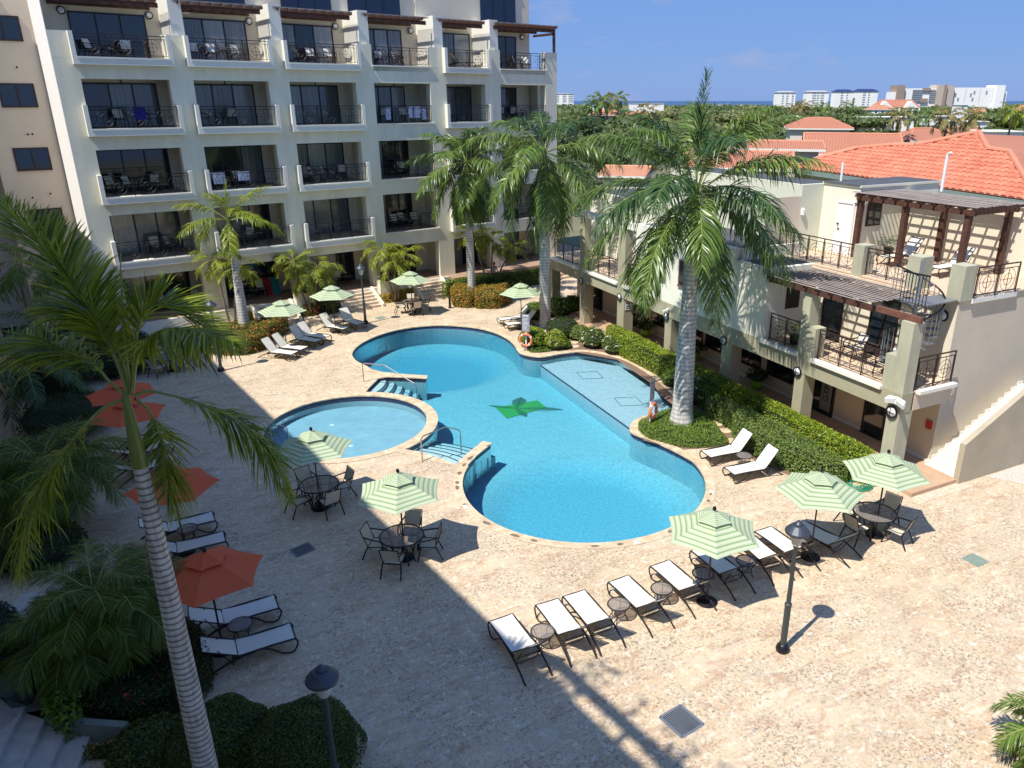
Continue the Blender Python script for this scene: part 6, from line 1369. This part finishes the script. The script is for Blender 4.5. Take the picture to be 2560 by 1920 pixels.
# second slope to the right of the hip, falling towards +x
f2 = (Vector((.60,-.80,0)).normalized()*-1); 
q1, q2 = face[5], face[6]; right = [face[5], face[6], face[7], face[8], face[8]+Vector((16,6,-3.2)), face[5]+Vector((22,-2,-1.2))]
for Q in ([face[5], face[6], face[6]+Vector((15,3,-.9)), face[5]+Vector((15,2,-.6))], [face[6], face[7], face[7]+Vector((14,4,-.6)), face[6]+Vector((15,3,-.9))], [face[7], face[8], face[8]+Vector((14,5,-1.6)), face[7]+Vector((14,4,-.6))]):
    ee = (Q[1]-Q[0]).normalized(); n3 = ee.cross(Q[2]-Q[0]).normalized(); n3 = n3 if n3.z > 0 else -n3; dn = Vector((n3.x, n3.y, 0)); dn = (dn.normalized() if dn.length > .01 else Vector((1,0,0))); ff = (-(dn - n3*dn.dot(n3))).normalized(); e3 = ff.cross(n3)
    MB().add(Q, [(0,1,2,3)], [((p-Q[0]).dot(e3), (p-Q[0]).dot(ff)) for p in Q]).build('roof_slope', RTF, house)
rg = MB()
for a, b in ((0,1),(1,2),(2,3),(3,4),(4,5),(5,6),(6,7),(7,8)): rg.tube([face[a]+Vector((0,0,.14)), face[b]+Vector((0,0,.14))], .17, 8)
rg.build('ridge_tiles', RTF, house)
ev = MB(); a = face[0]-e*2; b = eA+e*34; o_ = -inn
ev.bar(a+Vector((0,0,-.18)), b+Vector((0,0,-.18)), .28, .34); ev.bar(a+inn*.5+Vector((0,0,-.38)), b+inn*.5+Vector((0,0,-.38)), 1.2, .06); ev.build('eaves', mat('eaves_grey_green', (.20,.27,.24), .6), house)
hb = MB(); q = [a+inn*1.2, b+inn*1.2, b+inn*14, a+inn*14]; hb.prism([(p.x,p.y) for p in q][::-1] if (Vector(q[1][:2])-Vector(q[0][:2])).cross(Vector(q[2][:2])-Vector(q[1][:2])) < 0 else [(p.x,p.y) for p in q], 0, 6.6); hb.build('wall', WALLB, house)
# generic hipped-roof houses
def hip_house(px0, px1, pyr, pye, Dm, wall, roofm, label, depth=9., rot=0., wall_h=None, ridge=.35, name='tiled_house', group='red and orange roofed houses among the trees', windows=2):
    a = bg(px0, pye, Dm); b = bg(px1, pye, Dm); w = (b-a).length; c = (a+b)/2; ze = c.z; zr_ = bg((px0+px1)/2, pyr, Dm+depth/2).z
    o = thing(name, label, 'house', (c.x, c.y+depth/2, 0), rot, group); x = w/2; y = depth/2; k = x*(1-ridge) if x > y else 0; k = min(k, x-.1)
    MB().box(-x+.6, x-.6, -y+.6, y-.6, -.3, ze).build('wall', wall, o)
    V = [(-x,-y,ze),(x,-y,ze),(x,y,ze),(-x,y,ze),(-x+k,0,zr_),(x-k,0,zr_)]; mb = MB(); 
    for fc in ((0,1,5,4),(1,2,5),(2,3,4,5),(3,0,4)):
        P = [Vector(V[i]) for i in fc]; e_ = (P[1]-P[0]).normalized(); nn = e_.cross(P[2]-P[0]).normalized(); f_ = nn.cross(e_); mb.add(P, [tuple(range(len(P)))], [((p-P[0]).dot(e_), (p-P[0]).dot(f_)) for p in P])
    r = mb.build('roof', roofm, o); ed = MB(); ed.box(-x,x,-y,-y+.1,ze-.25,ze-.005); ed.box(-x,-x+.1,-y+.1,y,ze-.25,ze-.005); ed.box(x-.1,x,-y+.1,y,ze-.25,ze-.005); ed.build('fascia', TRIM, o)
    rt = MB()
    for i, j in ((4,5),(0,4),(1,5),(2,5),(3,4)): rt.tube([V[i], V[j]], .13, 5)
    rt.build('ridge', roofm, o)
    for i in range(windows): s = -x+ (i+1)*2*x/(windows+1); MB().box(s-.6, s+.6, -y+.56, -y+.598, ze-2.2, ze-.9).build('window', GLASSD, o)
    return o
PINK = mat('pink_plaster', (.62,.42,.34), .9); CRM = mat('far_cream_plaster', (.66,.60,.48), .9); WHT = mat('far_white_plaster', (.86,.85,.82), .9)
hip_house(1474,1566,274,288,330, PINK, RTO, 'pink house with an orange hipped roof left of the big palm crown', 12)
hip_house(1566,1615,279,291,335, CRM, RTO, 'small orange roof right of the pink house', 9)
hip_house(1988,2147,294,321,150, CRM, RTF, 'two-storey cream house with red roof above the palm leaf tips', 11, R(-12))
hip_house(2050,2290,334,386,92, CRM, RTF, 'long low red roof between the big roof and the two-storey house', 12, R(-15), windows=0)
hip_house(1880,2100,352,372,78, CRM, RTF, 'red roof seen behind the royal palm crown', 12, R(-15), windows=0)
hip_house(2264,2404,320,352,150, WHT, RTF, 'red hipped roof left of the peak of the big roof', 10, R(5), windows=1)
hip_house(2380,2468,318,336,185, CRM, RTF, 'small red roof just above the peak of the big roof', 9, R(0), windows=0)
hip_house(2490,2640,336,352,165, CRM, RTF, 'red roof at the right edge above the big roof', 10, R(0), windows=0)
hip_house(1700,1880,372,392,110, CRM, RTF, 'low red roof hidden behind the palm crown', 10, R(-15), windows=0)
hip_house(1770,2040,378,420,62, CRM, RTF, 'tiled roof just behind the annex roof room, behind the palm leaves', 14, R(-15), windows=0)
hip_house(1520,1640,415,440,95, CRM, RTO, 'orange roof glimpsed below the middle palm crown', 10, R(-15), windows=0)
hip_house(2176,2240,262,274,520, WHT, RTO, 'white house in front of the grand gabled villa', 12, windows=3)
hip_house(2440,2468,272,284,420, WHT, RTO, 'small orange roof among trees near the white hotel', 8, windows=0)
hip_house(2545,2600,262,284,420, PINK, RTO, 'orange-roofed house at the right edge of the photo', 10, windows=1)
# gabled villa
a = bg(2200,268,560); b = bg(2300,268,560); o = thing('gabled_villa', 'big white villa with a red roof, white gables and a columned veranda', 'house', ((a.x+b.x)/2, a.y+8, 0)); w = (b-a).length/2; zt = a.z
MB().box(-w,w,-6,8,-.3,zt-2.5).build('wall', WHT, o); mb = MB(); mb.add([(-w-1,-7,zt),(w+1,-7,zt),(w+1,8,zt),(-w-1,8,zt),(-w+3,0,zt+5),(w-3,0,zt+5)], [(0,1,5,4),(1,2,5),(2,3,4,5),(3,0,4)], [(0,0),(30,0),(30,9),(0,9),(4,8),(26,8)]); mb.build('roof', RTF, o)
for x in (-w*.72, w*.55): 
    mb = MB(); mb.add([(x-5,-8,zt-.3),(x+5,-8,zt-.3),(x,-8,zt+4),(x-5,1,zt-.3),(x+5,1,zt-.3),(x,1,zt+4)], [(0,1,2),(0,2,5,3),(1,4,5,2)]); mb.build('gable', WHT, o)
for i in range(7): x = -w+2*w*i/6; MB().box(x-.35,x+.35,-7.6,-6.9,-.3,zt-.3).build('column', WHT, o)
MB().box(-w+.5,w-.5,-6.2,-6.01,zt-5.5,zt-2.6).build('veranda_opening', BLACKF, o)
# distant hotels
def tower(px0, px1, py0, py1, Dm, floors, cols_, wm, roofm, label, dd=18, top=0., group='distant white apartment towers'):
    a = bg(px0, py1, Dm); b = bg(px1, py0, Dm); w = b.x-a.x; h = b.z; o = thing('distant_tower', label, 'apartment tower', ((a.x+b.x)/2, a.y, 0), 0, group); x = w/2
    MB().box(-x,x,0,dd,-.3,h).build('wall', wm, o)
    r = MB(); r.add([(-x-1.,-1.,h),(x+1.,-1.,h),(x+1.,dd+1,h),(-x-1.,dd+1,h),(-x+4,dd/2,h+top),(x-4,dd/2,h+top)], [(0,1,5,4),(1,2,5),(2,3,4,5),(3,0,4),(0,3,2,1)]); r.build('roof', roofm, o)
    z0 = h-floors*3.1
    for k in range(floors):
        for c0, c1 in cols_: MB().box(-x+w*c0, -x+w*c1, -.35, -.01, z0+k*3.1+.9, z0+k*3.1+2.1).build('window_band', mat('far_glass', (.26,.30,.34), .5), o)
    return o
GR = mat('far_grey_roof', (.38,.38,.38), .8); BLR = mat('far_blue_roof', (.02,.03,.13), .5); WT = mat('far_tower_white', (.84,.84,.80), .9)
tower(1941,1990,231,262,1150,7,((.27,.36),(.5,.6),(.8,.9)),WT,GR,'leftmost of the pale grey-roofed towers on the horizon',top=2)
tower(2015,2073,230,263,1150,7,((.24,.42),(.46,.56),(.62,.78)),WT,GR,'grey-roofed tower with long balconies, second on the horizon',top=2)
tower(2086,2134,229,264,1120,7,((.3,.42),(.62,.7)),WT,BLR,'left blue-roofed white tower on the horizon',top=3)
tower(2138,2196,228,264,1120,7,((.3,.42),(.55,.62)),WT,BLR,'right blue-roofed white tower on the horizon',top=3)
TEAL = mat('far_teal_glass', (.15,.36,.42), .3)
o = tower(1388,1434,234,254,1500,5,((.05,.2),(.4,.6),(.72,.98)),WT,GR,'white and teal tower at the left of the horizon beside the hotel block',top=1)
# long white hotel at the right
Dm = 1000; a = bg(2228,262,Dm); b = bg(2520,220,Dm); o = thing('distant_resort', 'long white resort hotel with two brown stair towers on the horizon', 'hotel', (a.x, a.y, 0)); W_ = b.x-a.x; k = W_/292.; Zf = lambda py: bg(2300, py, Dm).z
BRN = mat('far_brown', (.32,.24,.20), .9); BRL = mat('far_pinkish', (.50,.42,.36), .9)
MB().box((2252-2228)*k,(2338-2228)*k,0,20,-.3,Zf(221)).build('wall', WT, o); MB().box((2378-2228)*k,(2486-2228)*k,-2,22,-.3,Zf(219)).build('wall', WHT, o); MB().box((2486-2228)*k,(2508-2228)*k,-5,20,-.3,Zf(213)).build('stair_tower', WHT, o)
MB().box((2508-2228)*k,(2520-2228)*k,0,18,-.3,Zf(229)).build('wall', WHT, o); MB().box((2236-2228)*k,(2254-2228)*k,-4,20,-.3,Zf(213)).build('stair_tower', BRN, o); MB().box((2228-2228)*k,(2236-2228)*k,0,20,-.3,Zf(230)).build('wall', WHT, o)
MB().box((2338-2228)*k,(2356-2228)*k,-8,20,-.3,Zf(212)).build('stair_tower', BRL, o); MB().box((2356-2228)*k,(2378-2228)*k,-6,20,-.3,Zf(214)).build('stair_tower', BRL, o); MB().box((2349-2228)*k,(2357-2228)*k,-8.4,-8.01,-.3,Zf(212.5)).build('stripe', BRN, o)
for q in range(6):
    for c0, c1 in ((2278,2302),(2322,2336)): MB().box((c0-2228)*k,(c1-2228)*k,-1.5,-.01,Zf(224+q*5.2)-1.6,Zf(224+q*5.2)).build('balcony_band', MATS['far_glass'], o)
MB().box((2300-2228)*k,(2318-2228)*k,-2,-.01,Zf(256),Zf(246)).build('entrance', BRN, o); MB().box((2302-2228)*k,(2322-2228)*k,-2,-.01,Zf(227),Zf(220)).build('top_block', BRN, o)
for x, y in ((2385,233),(2393,244),(2424,233),(2432,227),(2430,244),(2463,227)): MB().box((x-2228)*k,(x+4-2228)*k,-2.4,-2.01,Zf(y+8),Zf(y)).build('window', MATS['far_glass'], o)
for c in (2411, 2448, 2481):
    for q in range(6): MB().box((c-2228)*k,(c+2-2228)*k,-2.3,-2.01,Zf(224.5+q*6),Zf(223.5+q*6)).build('window', MATS['far_glass'], o)

# trees
TL = [leafmat('acacia_leaf', (.05,.08,.022), (.14,.18,.045), .6, .2), leafmat('dark_tree_leaf', (.03,.06,.018), (.095,.135,.035), .6, .2), leafmat('dry_tree_leaf', (.12,.14,.05), (.26,.27,.10), .6, .2)]
BARK = mat('tree_bark', (.16,.12,.09), .9)
def tree(px, py_top, Dm, r, h, kind, label, n=2600, size=None, seed=0):
    top = bg(px, py_top+5, Dm); zt = top.z; o = thing('spreading_tree', label, 'tree', (top.x, top.y, -.3), 0, 'spreading green trees among the houses'); size = size or r*.085; h = min(h, zt)
    rs = np.random.RandomState(seed+int(px)); k = 9; C = rs.uniform(-1, 1, (k, 3))*[r*.62, r*.5, h*.18]+[0, 0, zt-h*.42]; C[:, 2] -= np.abs(C[:, 0])/r*h*.15; rad = rs.uniform(.34, .55, k)*r
    d = unit(rs.normal(0, 1, (n, 3))); i = rs.randint(0, k, n); P = C[i]+d*(rad[i]*rs.uniform(.72, 1.04, n))[:, None]*[1, 1, min(1., h*.42/r)]; P[:, 2] = np.minimum(P[:, 2], zt+.3)
    q, f = cards(P, d+[0, 0, .4], size, .6, .7); npmesh('crown', q, f, TL[kind], o); mb = MB(); mb.tube([(0,0,0),(.1,0,zt*.35),(-.1,.1,zt*.62)], [r*.07,r*.055,r*.03], 7)
    for j in range(4): mb.tube([(0,0,zt*.35), tuple(C[j])], [r*.04, r*.012], 5)
    mb.build('trunk', BARK, o); return o
TT = [(2040,262,240,15,8,0,'broad dark acacia above the two-storey red-roofed house'),(2110,268,215,12,7,0,'acacia right behind the two-storey house roof'),(1985,270,300,10,6,1,'dark tree left of the broad acacia'),(2190,305,150,7,6,1,'dense dark tree between the red roofs'),(2245,300,165,7,6,1,'dark tree in front of the low white houses'),(2150,330,120,5,4.5,1,'small dark tree beside the two-storey house wall'),
 (2510,265,260,16,8,0,'large olive-green tree right of the small fan palm'),(2470,300,170,7,5,0,'green tree left of the fan palm'),(2545,300,160,8,6,0,'green tree at the right edge behind the roofs'),(1460,268,380,12,6,0,'tree at the left behind the pink house'),(1530,262,420,12,6,1,'dark tree above the pink roof'),(1620,272,300,13,6,0,'grey-green tree right of the orange roofs'),(1680,265,380,14,6,2,'dry tree behind the arching palm leaf'),(1440,285,260,8,5,1,'dark tree beside the hotel corner'),
 (1420,268,420,10,6,0,'tree next to the teal tower'),(1760,268,360,15,6,0,'green tree behind the royal palm spear'),(1850,270,330,14,6,2,'dry tree right of the royal palm spear'),(1920,266,420,12,6,0,'tree below the leftmost pale tower'),(2300,285,300,9,5,1,'dark tree before the long white resort'),(2380,272,400,12,6,0,'tree below the long white resort'),(2420,290,240,8,5,2,'dry tree near the low white roofs'),(2340,300,230,7,5,0,'green tree above the red hipped roof'),
 (2240,268,480,9,6,0,'tree beside the grand gabled villa'),(2140,262,520,12,6,1,'dark tree line left of the gabled villa'),(1600,300,190,8,5,0,'tree in front of the pink house at the right'),(1450,320,150,7,5,1,'shaded tree behind the annex at the left'),(1500,345,110,5,4,1,'low tree behind the far annex room'),(2560,262,420,14,7,1,'dark tree on the horizon at the right edge')]
for i, (px, py, Dm, r, h, kd, lb) in enumerate(TT): tree(px, py, Dm, r, h, kd, lb, seed=i, n=3000 if Dm < 300 else 1600)
# far-off woodland and low town greenery that reads as one mass
n = 60000; rs = np.random.RandomState(3); Dv = 260*(1500/260)**rs.uniform(0, 1, n); X = rs.uniform(-.25, .82, n)*Dv; clump = np.sin(X*.05)*np.cos(Dv*.043)+np.sin(X*.021+2)*np.cos(Dv*.017); Z = np.clip(2.0+1.8*clump+rs.normal(0, .9, n), .1, 6.5)
q, f = cards(np.c_[X, Dv, Z], np.tile([0, -.5, 1.], (n, 1)), 1.0, .6, .7); s = np.repeat((Dv/300), 4)[:, None]; ctr = np.repeat(np.c_[X, Dv, Z], 4, 0); q = ctr+(q-ctr)*(1.5+s*.9); sel = (np.sin(X*.031+5)+np.cos(Dv*.037+X*.013)+rs.normal(0, .5, n)); g_ = np.digitize(sel, [-.55, .75]); q = q.reshape(-1, 4, 3)
for kk in range(3):
    qq = q[g_ == kk].reshape(-1, 3); npmesh('far_woodland', qq, np.arange(len(qq)).reshape(-1, 4), TL[(1, 0, 2)[kk]])['kind'] = 'stuff'
n = 14000; Dv = rs.uniform(85, 300, n); X = rs.uniform(-.05, .72, n)*Dv; clump = np.sin(X*.11)*np.cos(Dv*.09)+np.sin(X*.05+2)*np.cos(Dv*.04); Z = np.clip(1.2+1.3*clump+rs.normal(0, .6, n), 0, 4); q, f = cards(np.c_[X, Dv, Z], np.tile([0, -.5, 1.], (n, 1)), 1.1, .6, .7); npmesh('scrub', q, f, TL[1])['kind'] = 'stuff'
# flat white roofs and low white houses seen between the trees
for i, (x0, x1, y0, y1, Dm, lb) in enumerate(((2150,2290,292,300,210,'long low white roof before the gabled villa'),(2330,2392,290,302,240,'white flat-roofed house under the resort'),(2400,2420,262,276,380,'small white rooftop sign box'),(2395,2470,303,312,200,'white wall low among the trees at the right'),(1480,1510,264,273,420,'small white roof left of the pink house'),(1575,1660,258,265,600,'white building row on the skyline in the middle'),(2470,2560,328,334,150,'white parapet wall behind the big roof'))):
    a = bg(x0, y1, Dm); b = bg(x1, y0, Dm); o = thing('low_white_house', lb, 'house', ((a.x+b.x)/2, a.y, 0), 0, 'low white houses among the trees'); w = (b.x-a.x)/2; MB().box(-w, w, 0, 8, -.3, b.z-.15).build('wall', WHT, o); MB().box(-w-.3, w+.3, -.4, 8.3, b.z-.15, b.z).build('roof', TRIM, o)
    MB().box(-w*.5, -w*.2, -.05, -.01, b.z-2.2, b.z-1.).build('window', GLASSD, o)
# palms far off, blown by the wind
def far_palm(px, py, Dm, L, label, seed, kind=PL, n=16):
    c = bg(px, py, Dm); o = thing('distant_palm', label, 'palm tree', (c.x, c.y, -.3), 0, 'distant wind-blown palms'); MB().tube([(0,0,0),(.2,0,c.z*.5),(0,0,c.z)], [L*.09,L*.06,L*.05], 6).build('trunk', TRS, o)
    V = []; F = []; a = 0
    for i in range(n):
        e_ = R(75-110*(i/n)); v, f, _, _ = frond_arrays(frond_path(c.z, i*2.4+seed, e_, R(80), L, 5, .05, wind=-.8), 18, L*.24, L*.05, plume=.3, seed=i+seed, sag=.8); V.append(v); F.append(f+a); a += len(v)
    npmesh('crown', np.concatenate(V), np.concatenate(F), kind, o)
for i, (px, py, Dm, L, lb, kd) in enumerate(((2248,288,150,3.2,'palm with swept leaves left of the low white roof',PLO),(2368,290,135,3.4,'wind-blown palm above the red hipped roof, left of its twin',PLO),(2425,290,140,3.2,'wind-blown palm above the red hipped roof, right of its twin',PLO),(2532,275,120,2.6,'fan palm standing tall at the right',PLY),(2325,280,200,3.,'palm behind the twin wind-blown palms',PL),(2290,290,190,3.,'palm in front of the villa veranda',PL),(1545,245,330,5.5,'tall palm breaking the skyline behind the arching leaf',PL),(1500,250,300,6,'palm group crown left of the tall skyline palm',PL),(1517,252,310,6,'palm crown just right of the group on the skyline',PLO),(1620,275,240,4.5,'yellowish palm right of the orange roofs',PLO),(1990,270,330,5,'palm below the second pale tower',PLO),(2010,262,380,5,'dry palm beside the horizon towers',PLO),(2056,268,330,4.5,'palm rising from the acacia',PL),(2118,262,420,4.5,'palm near the blue-roofed towers',PL),(1478,262,330,5,'left palm of the skyline group',PL))): far_palm(px, py, Dm, L, lb, i*3, kd)
# aerials, vent pipes on the annex roof
for (x, y, x2, y2), lb in (((895,1265,895,1175),'short white vent pipe on the stair head roof'),((1400,1320,1440,1170),'leaning white vent pipe on the stair head roof')):
    pass
mb = MB(); mb.tube([(1.2,7.0,8.84),(1.2,7.0,9.6)], .05, 8); mb.build('vent_pipe', WHITE, annex)
mb = MB(); mb.tube([(3.6,10.2,8.5),(3.6,10.2,9.95),(3.75,10.2,10.05)], .06, 8); mb.build('vent_pipe', WHITE, annex)

# ================================================================== people
SKIN = mat('skin', (.50,.25,.17), .6)
def skinmesh(name, J, E_, m, parent=None, sub=1):
    me = bpy.data.meshes.new(name); keys = list(J); me.from_pydata([J[k][:3] for k in keys], [(keys.index(a), keys.index(b)) for a, b in E_], []); me.materials.append(m)
    o = bpy.data.objects.new(name, me); COL.objects.link(o); o.parent = parent; md = o.modifiers.new('skin', 'SKIN'); 
    for i, k in enumerate(keys): r = J[k][3]; me.skin_vertices[0].data[i].radius = (r, r if len(J[k]) < 5 else J[k][4])
    me.skin_vertices[0].data[0].use_root = True; md.use_smooth_shade = True; s = o.modifiers.new('sub', 'SUBSURF'); s.levels = sub; s.render_levels = sub; return o
def person(loc, rz, pose, label, cloth):
    if pose == 'sit':
        J = dict(pel=(0,0,.50,.14,.11),bel=(0,.01,.66,.135,.10),che=(0,-.03,.86,.155,.11),nk=(0,-.05,1.02,.055),hd=(0,-.07,1.16,.085,.10),ht=(0,-.07,1.24,.075,.09))
        for s, t in ((-1,'l'),(1,'r')): J.update({'sh'+t:(s*.18,-.03,.96,.06),'el'+t:(s*.26,-.16,.74,.043),'wr'+t:(s*.16,-.38,.72,.030),'ha'+t:(s*.12,-.46,.73,.035,.018),'hp'+t:(s*.09,-.04,.49,.09),'kn'+t:(s*.14,-.46,.50,.062),'an'+t:(s*.14,-.44,.09,.040),'to'+t:(s*.15,-.60,.04,.035)})
    else:
        J = dict(pel=(0,0,.93,.13,.10),bel=(0,0,1.08,.12,.095),che=(0,-.02,1.30,.145,.10),nk=(0,-.03,1.46,.052),hd=(0,-.06,1.60,.082,.095),ht=(0,-.06,1.69,.072,.085))
        for s, t in ((-1,'l'),(1,'r')): J.update({'sh'+t:(s*.18,-.02,1.40,.055),'el'+t:(s*.25,-.08,1.14,.042),'wr'+t:(s*.16,-.33,1.08,.030),'ha'+t:(s*.13,-.41,1.08,.033,.018),'hp'+t:(s*.09,0,.88,.088),'kn'+t:(s*.10,-.03,.50,.058),'an'+t:(s*.10,.01,.09,.040),'to'+t:(s*.11,-.15,.04,.035)})
    E_ = [('pel','bel'),('bel','che'),('che','nk'),('nk','hd'),('hd','ht')]
    for t in 'lr': E_ += [('che','sh'+t),('sh'+t,'el'+t),('el'+t,'wr'+t),('wr'+t,'ha'+t),('pel','hp'+t),('hp'+t,'kn'+t),('kn'+t,'an'+t),('an'+t,'to'+t)]
    # fingers as short skinned chains are a pixel wide here; five per hand are still grown from the palm
    for t, s in (('l',-1),('r',1)):
        h = J['ha'+t]
        for q, dx in enumerate((-.026,-.009,.009,.026)): J['f%d%s' % (q, t)] = (h[0]+dx, h[1]-.075+.01*abs(q-1.5), h[2]-.02, .008); E_.append(('ha'+t, 'f%d%s' % (q, t)))
        J['th'+t] = (h[0]-s*.045, h[1]-.03, h[2]-.005, .009); E_.append(('ha'+t, 'th'+t))
    o = thing('person', label, 'person', loc, rz); skinmesh('body', J, E_, SKIN, o, 2)
    def sub(ks, es, m, nm, k=1.22): return skinmesh(nm, {a: tuple(J[a][:3])+tuple(x*k for x in J[a][3:]) for a in ks}, es, m, o, 1)
    legs = [('pel','hpl'),('pel','hpr')]+[('hp'+t,'kn'+t) for t in 'lr']; lk = ['pel','hpl','hpr','knl','knr']
    if pose == 'sit': sub(lk, legs, mat('swim_trunks', (.02,.05,.16), .9), 'swim_trunks', 1.12)
    else:
        sub(lk+['anl','anr'], legs+[('knl','anl'),('knr','anr')], mat('work_trousers', (.05,.05,.06), .9), 'trousers')
        sub(['pel','bel','che','shl','shr','ell','elr'], [('pel','bel'),('bel','che'),('che','shl'),('che','shr'),('shl','ell'),('shr','elr')], mat('white_shirt', (.70,.70,.68), .9), 'shirt')
    hz = J['ht'][2]; hd = J['hd']; m_ = mat('pink_cap', (.55,.12,.17), .8) if pose != 'sit' else mat('grey_hair', (.22,.16,.12), .9)
    MB().lathe([(.085,-.02),(.09,.03),(.07,.08),(.001,.105)], 12, (0, hd[1], hz-.03)).build('cap' if pose != 'sit' else 'hair', m_, o, smooth=True)
    if pose != 'sit': MB().box(-.06,.06,hd[1]-.19,hd[1]-.07,hz-.03,hz-.015).build('cap_peak', m_, o)
    MB().tube([(0,hd[1]-.085,hd[2]+.01),(0,hd[1]-.115,hd[2]-.015),(0,hd[1]-.09,hd[2]-.02)], .012, 5).build('nose', SKIN, o)
    for s in (-1, 1): MB().box(s*.032-.008,s*.032+.008,hd[1]-.097,hd[1]-.088,hd[2]+.012,hd[2]+.022).build('eye', FRAMEB, o); MB().tube([(s*.083,hd[1]+.01,hd[2]-.02),(s*.095,hd[1]+.015,hd[2]+.0),(s*.083,hd[1]+.01,hd[2]+.025)], .010, 5).build('ear', SKIN, o)
    MB().box(-.022,.022,hd[1]-.094,hd[1]-.088,hd[2]-.048,hd[2]-.040).build('mouth', mat('lips', (.35,.12,.10), .6), o)
    return o
p = Vector((T4.x+.50*cos(R(-62)), T4.y+.50*sin(R(-62)), 0)); d = Vector((T4.x,T4.y,0))-p; person((p.x-d.normalized().x*.27, p.y-d.normalized().y*.27, -.02), math.atan2(d.y, d.x)+pi/2, 'sit', 'shirtless man sitting at the far round table with his back to the camera', None)
p = g7(1372,1085,.35); person((p.x, p.y, .0), R(35), 'stand', 'gardener in a white shirt and pink cap beside the clipped hedge', None)
b = g7(1372,1105,.3); o = thing('garden_bin', 'blue-topped yellow bin in front of the gardener', 'bin', (b.x-.1,b.y-.5,0)); MB().lathe([(.24,0),(.28,.62)], 14).build('body', mat('bin_yellow', (.55,.36,.02), .5), o); MB().lathe([(.29,.62),(.30,.68),(.2,.74)], 14).build('lid', mat('bin_blue', (.02,.10,.45), .5), o)
MB().tube([(.0,0,0),(-.05,.1,1.0),(.0,.05,2.3)], .015, 5).build('pole_trimmer', FRAMEB, None, label='thin upright pole of the trimmer beside the gardener', cat='tool', loc=(p.x+.45,p.y+.2,0))
# red and teal folding chairs leaning on the ground floor terrace
for s, col, lb in ((4.0,(.30,.01,.015),'dark red folded beach chair leaning on the ground floor terrace wall'),(4.45,(.01,.22,.22),'teal folded beach chair leaning on the ground floor terrace wall')):
    o = thing('folded_chair', lb, 'folding chair', Hp(s-.1,1.6,.87), HANG); MB().add([(-.25,0,0),(.25,0,0),(.25,.35,1.0),(-.25,.35,1.0),(-.25,.05,0),(.25,.05,0),(.25,.40,1.0),(-.25,.40,1.0)], [(3,2,1,0),(4,5,6,7),(0,1,5,4),(1,2,6,5),(2,3,7,6),(3,0,4,7)]).build('fabric', mat('fabric_'+('red' if s < 4.2 else 'teal'), col, .8), o); MB().tube([(-.27,-.02,0),(-.27,.38,1.05),(.27,.38,1.05),(.27,-.02,0)], .015, 5).build('frame', GREY, o)

n = 900; rs = np.random.RandomState(9); A_ = rs.uniform(-3, 9.6, n); cl = (np.sin(A_*2.3)+np.sin(A_*5.1+1)) > -.3; A_ = A_[cl]; n = len(A_); B_ = rs.uniform(-3.9, -2.1, n); Z_ = rs.uniform(17.6, 18.6, n)
P_ = np.array([tuple(Wp(a, b, z)) for a, b, z in zip(A_, B_, Z_)]); q, f = cards(P_, rs.normal(0, 1, (n, 3)), .26, .5, .5); npmesh('roof_vine', q, f, LG, wp)
bpy.context.view_layer.update()
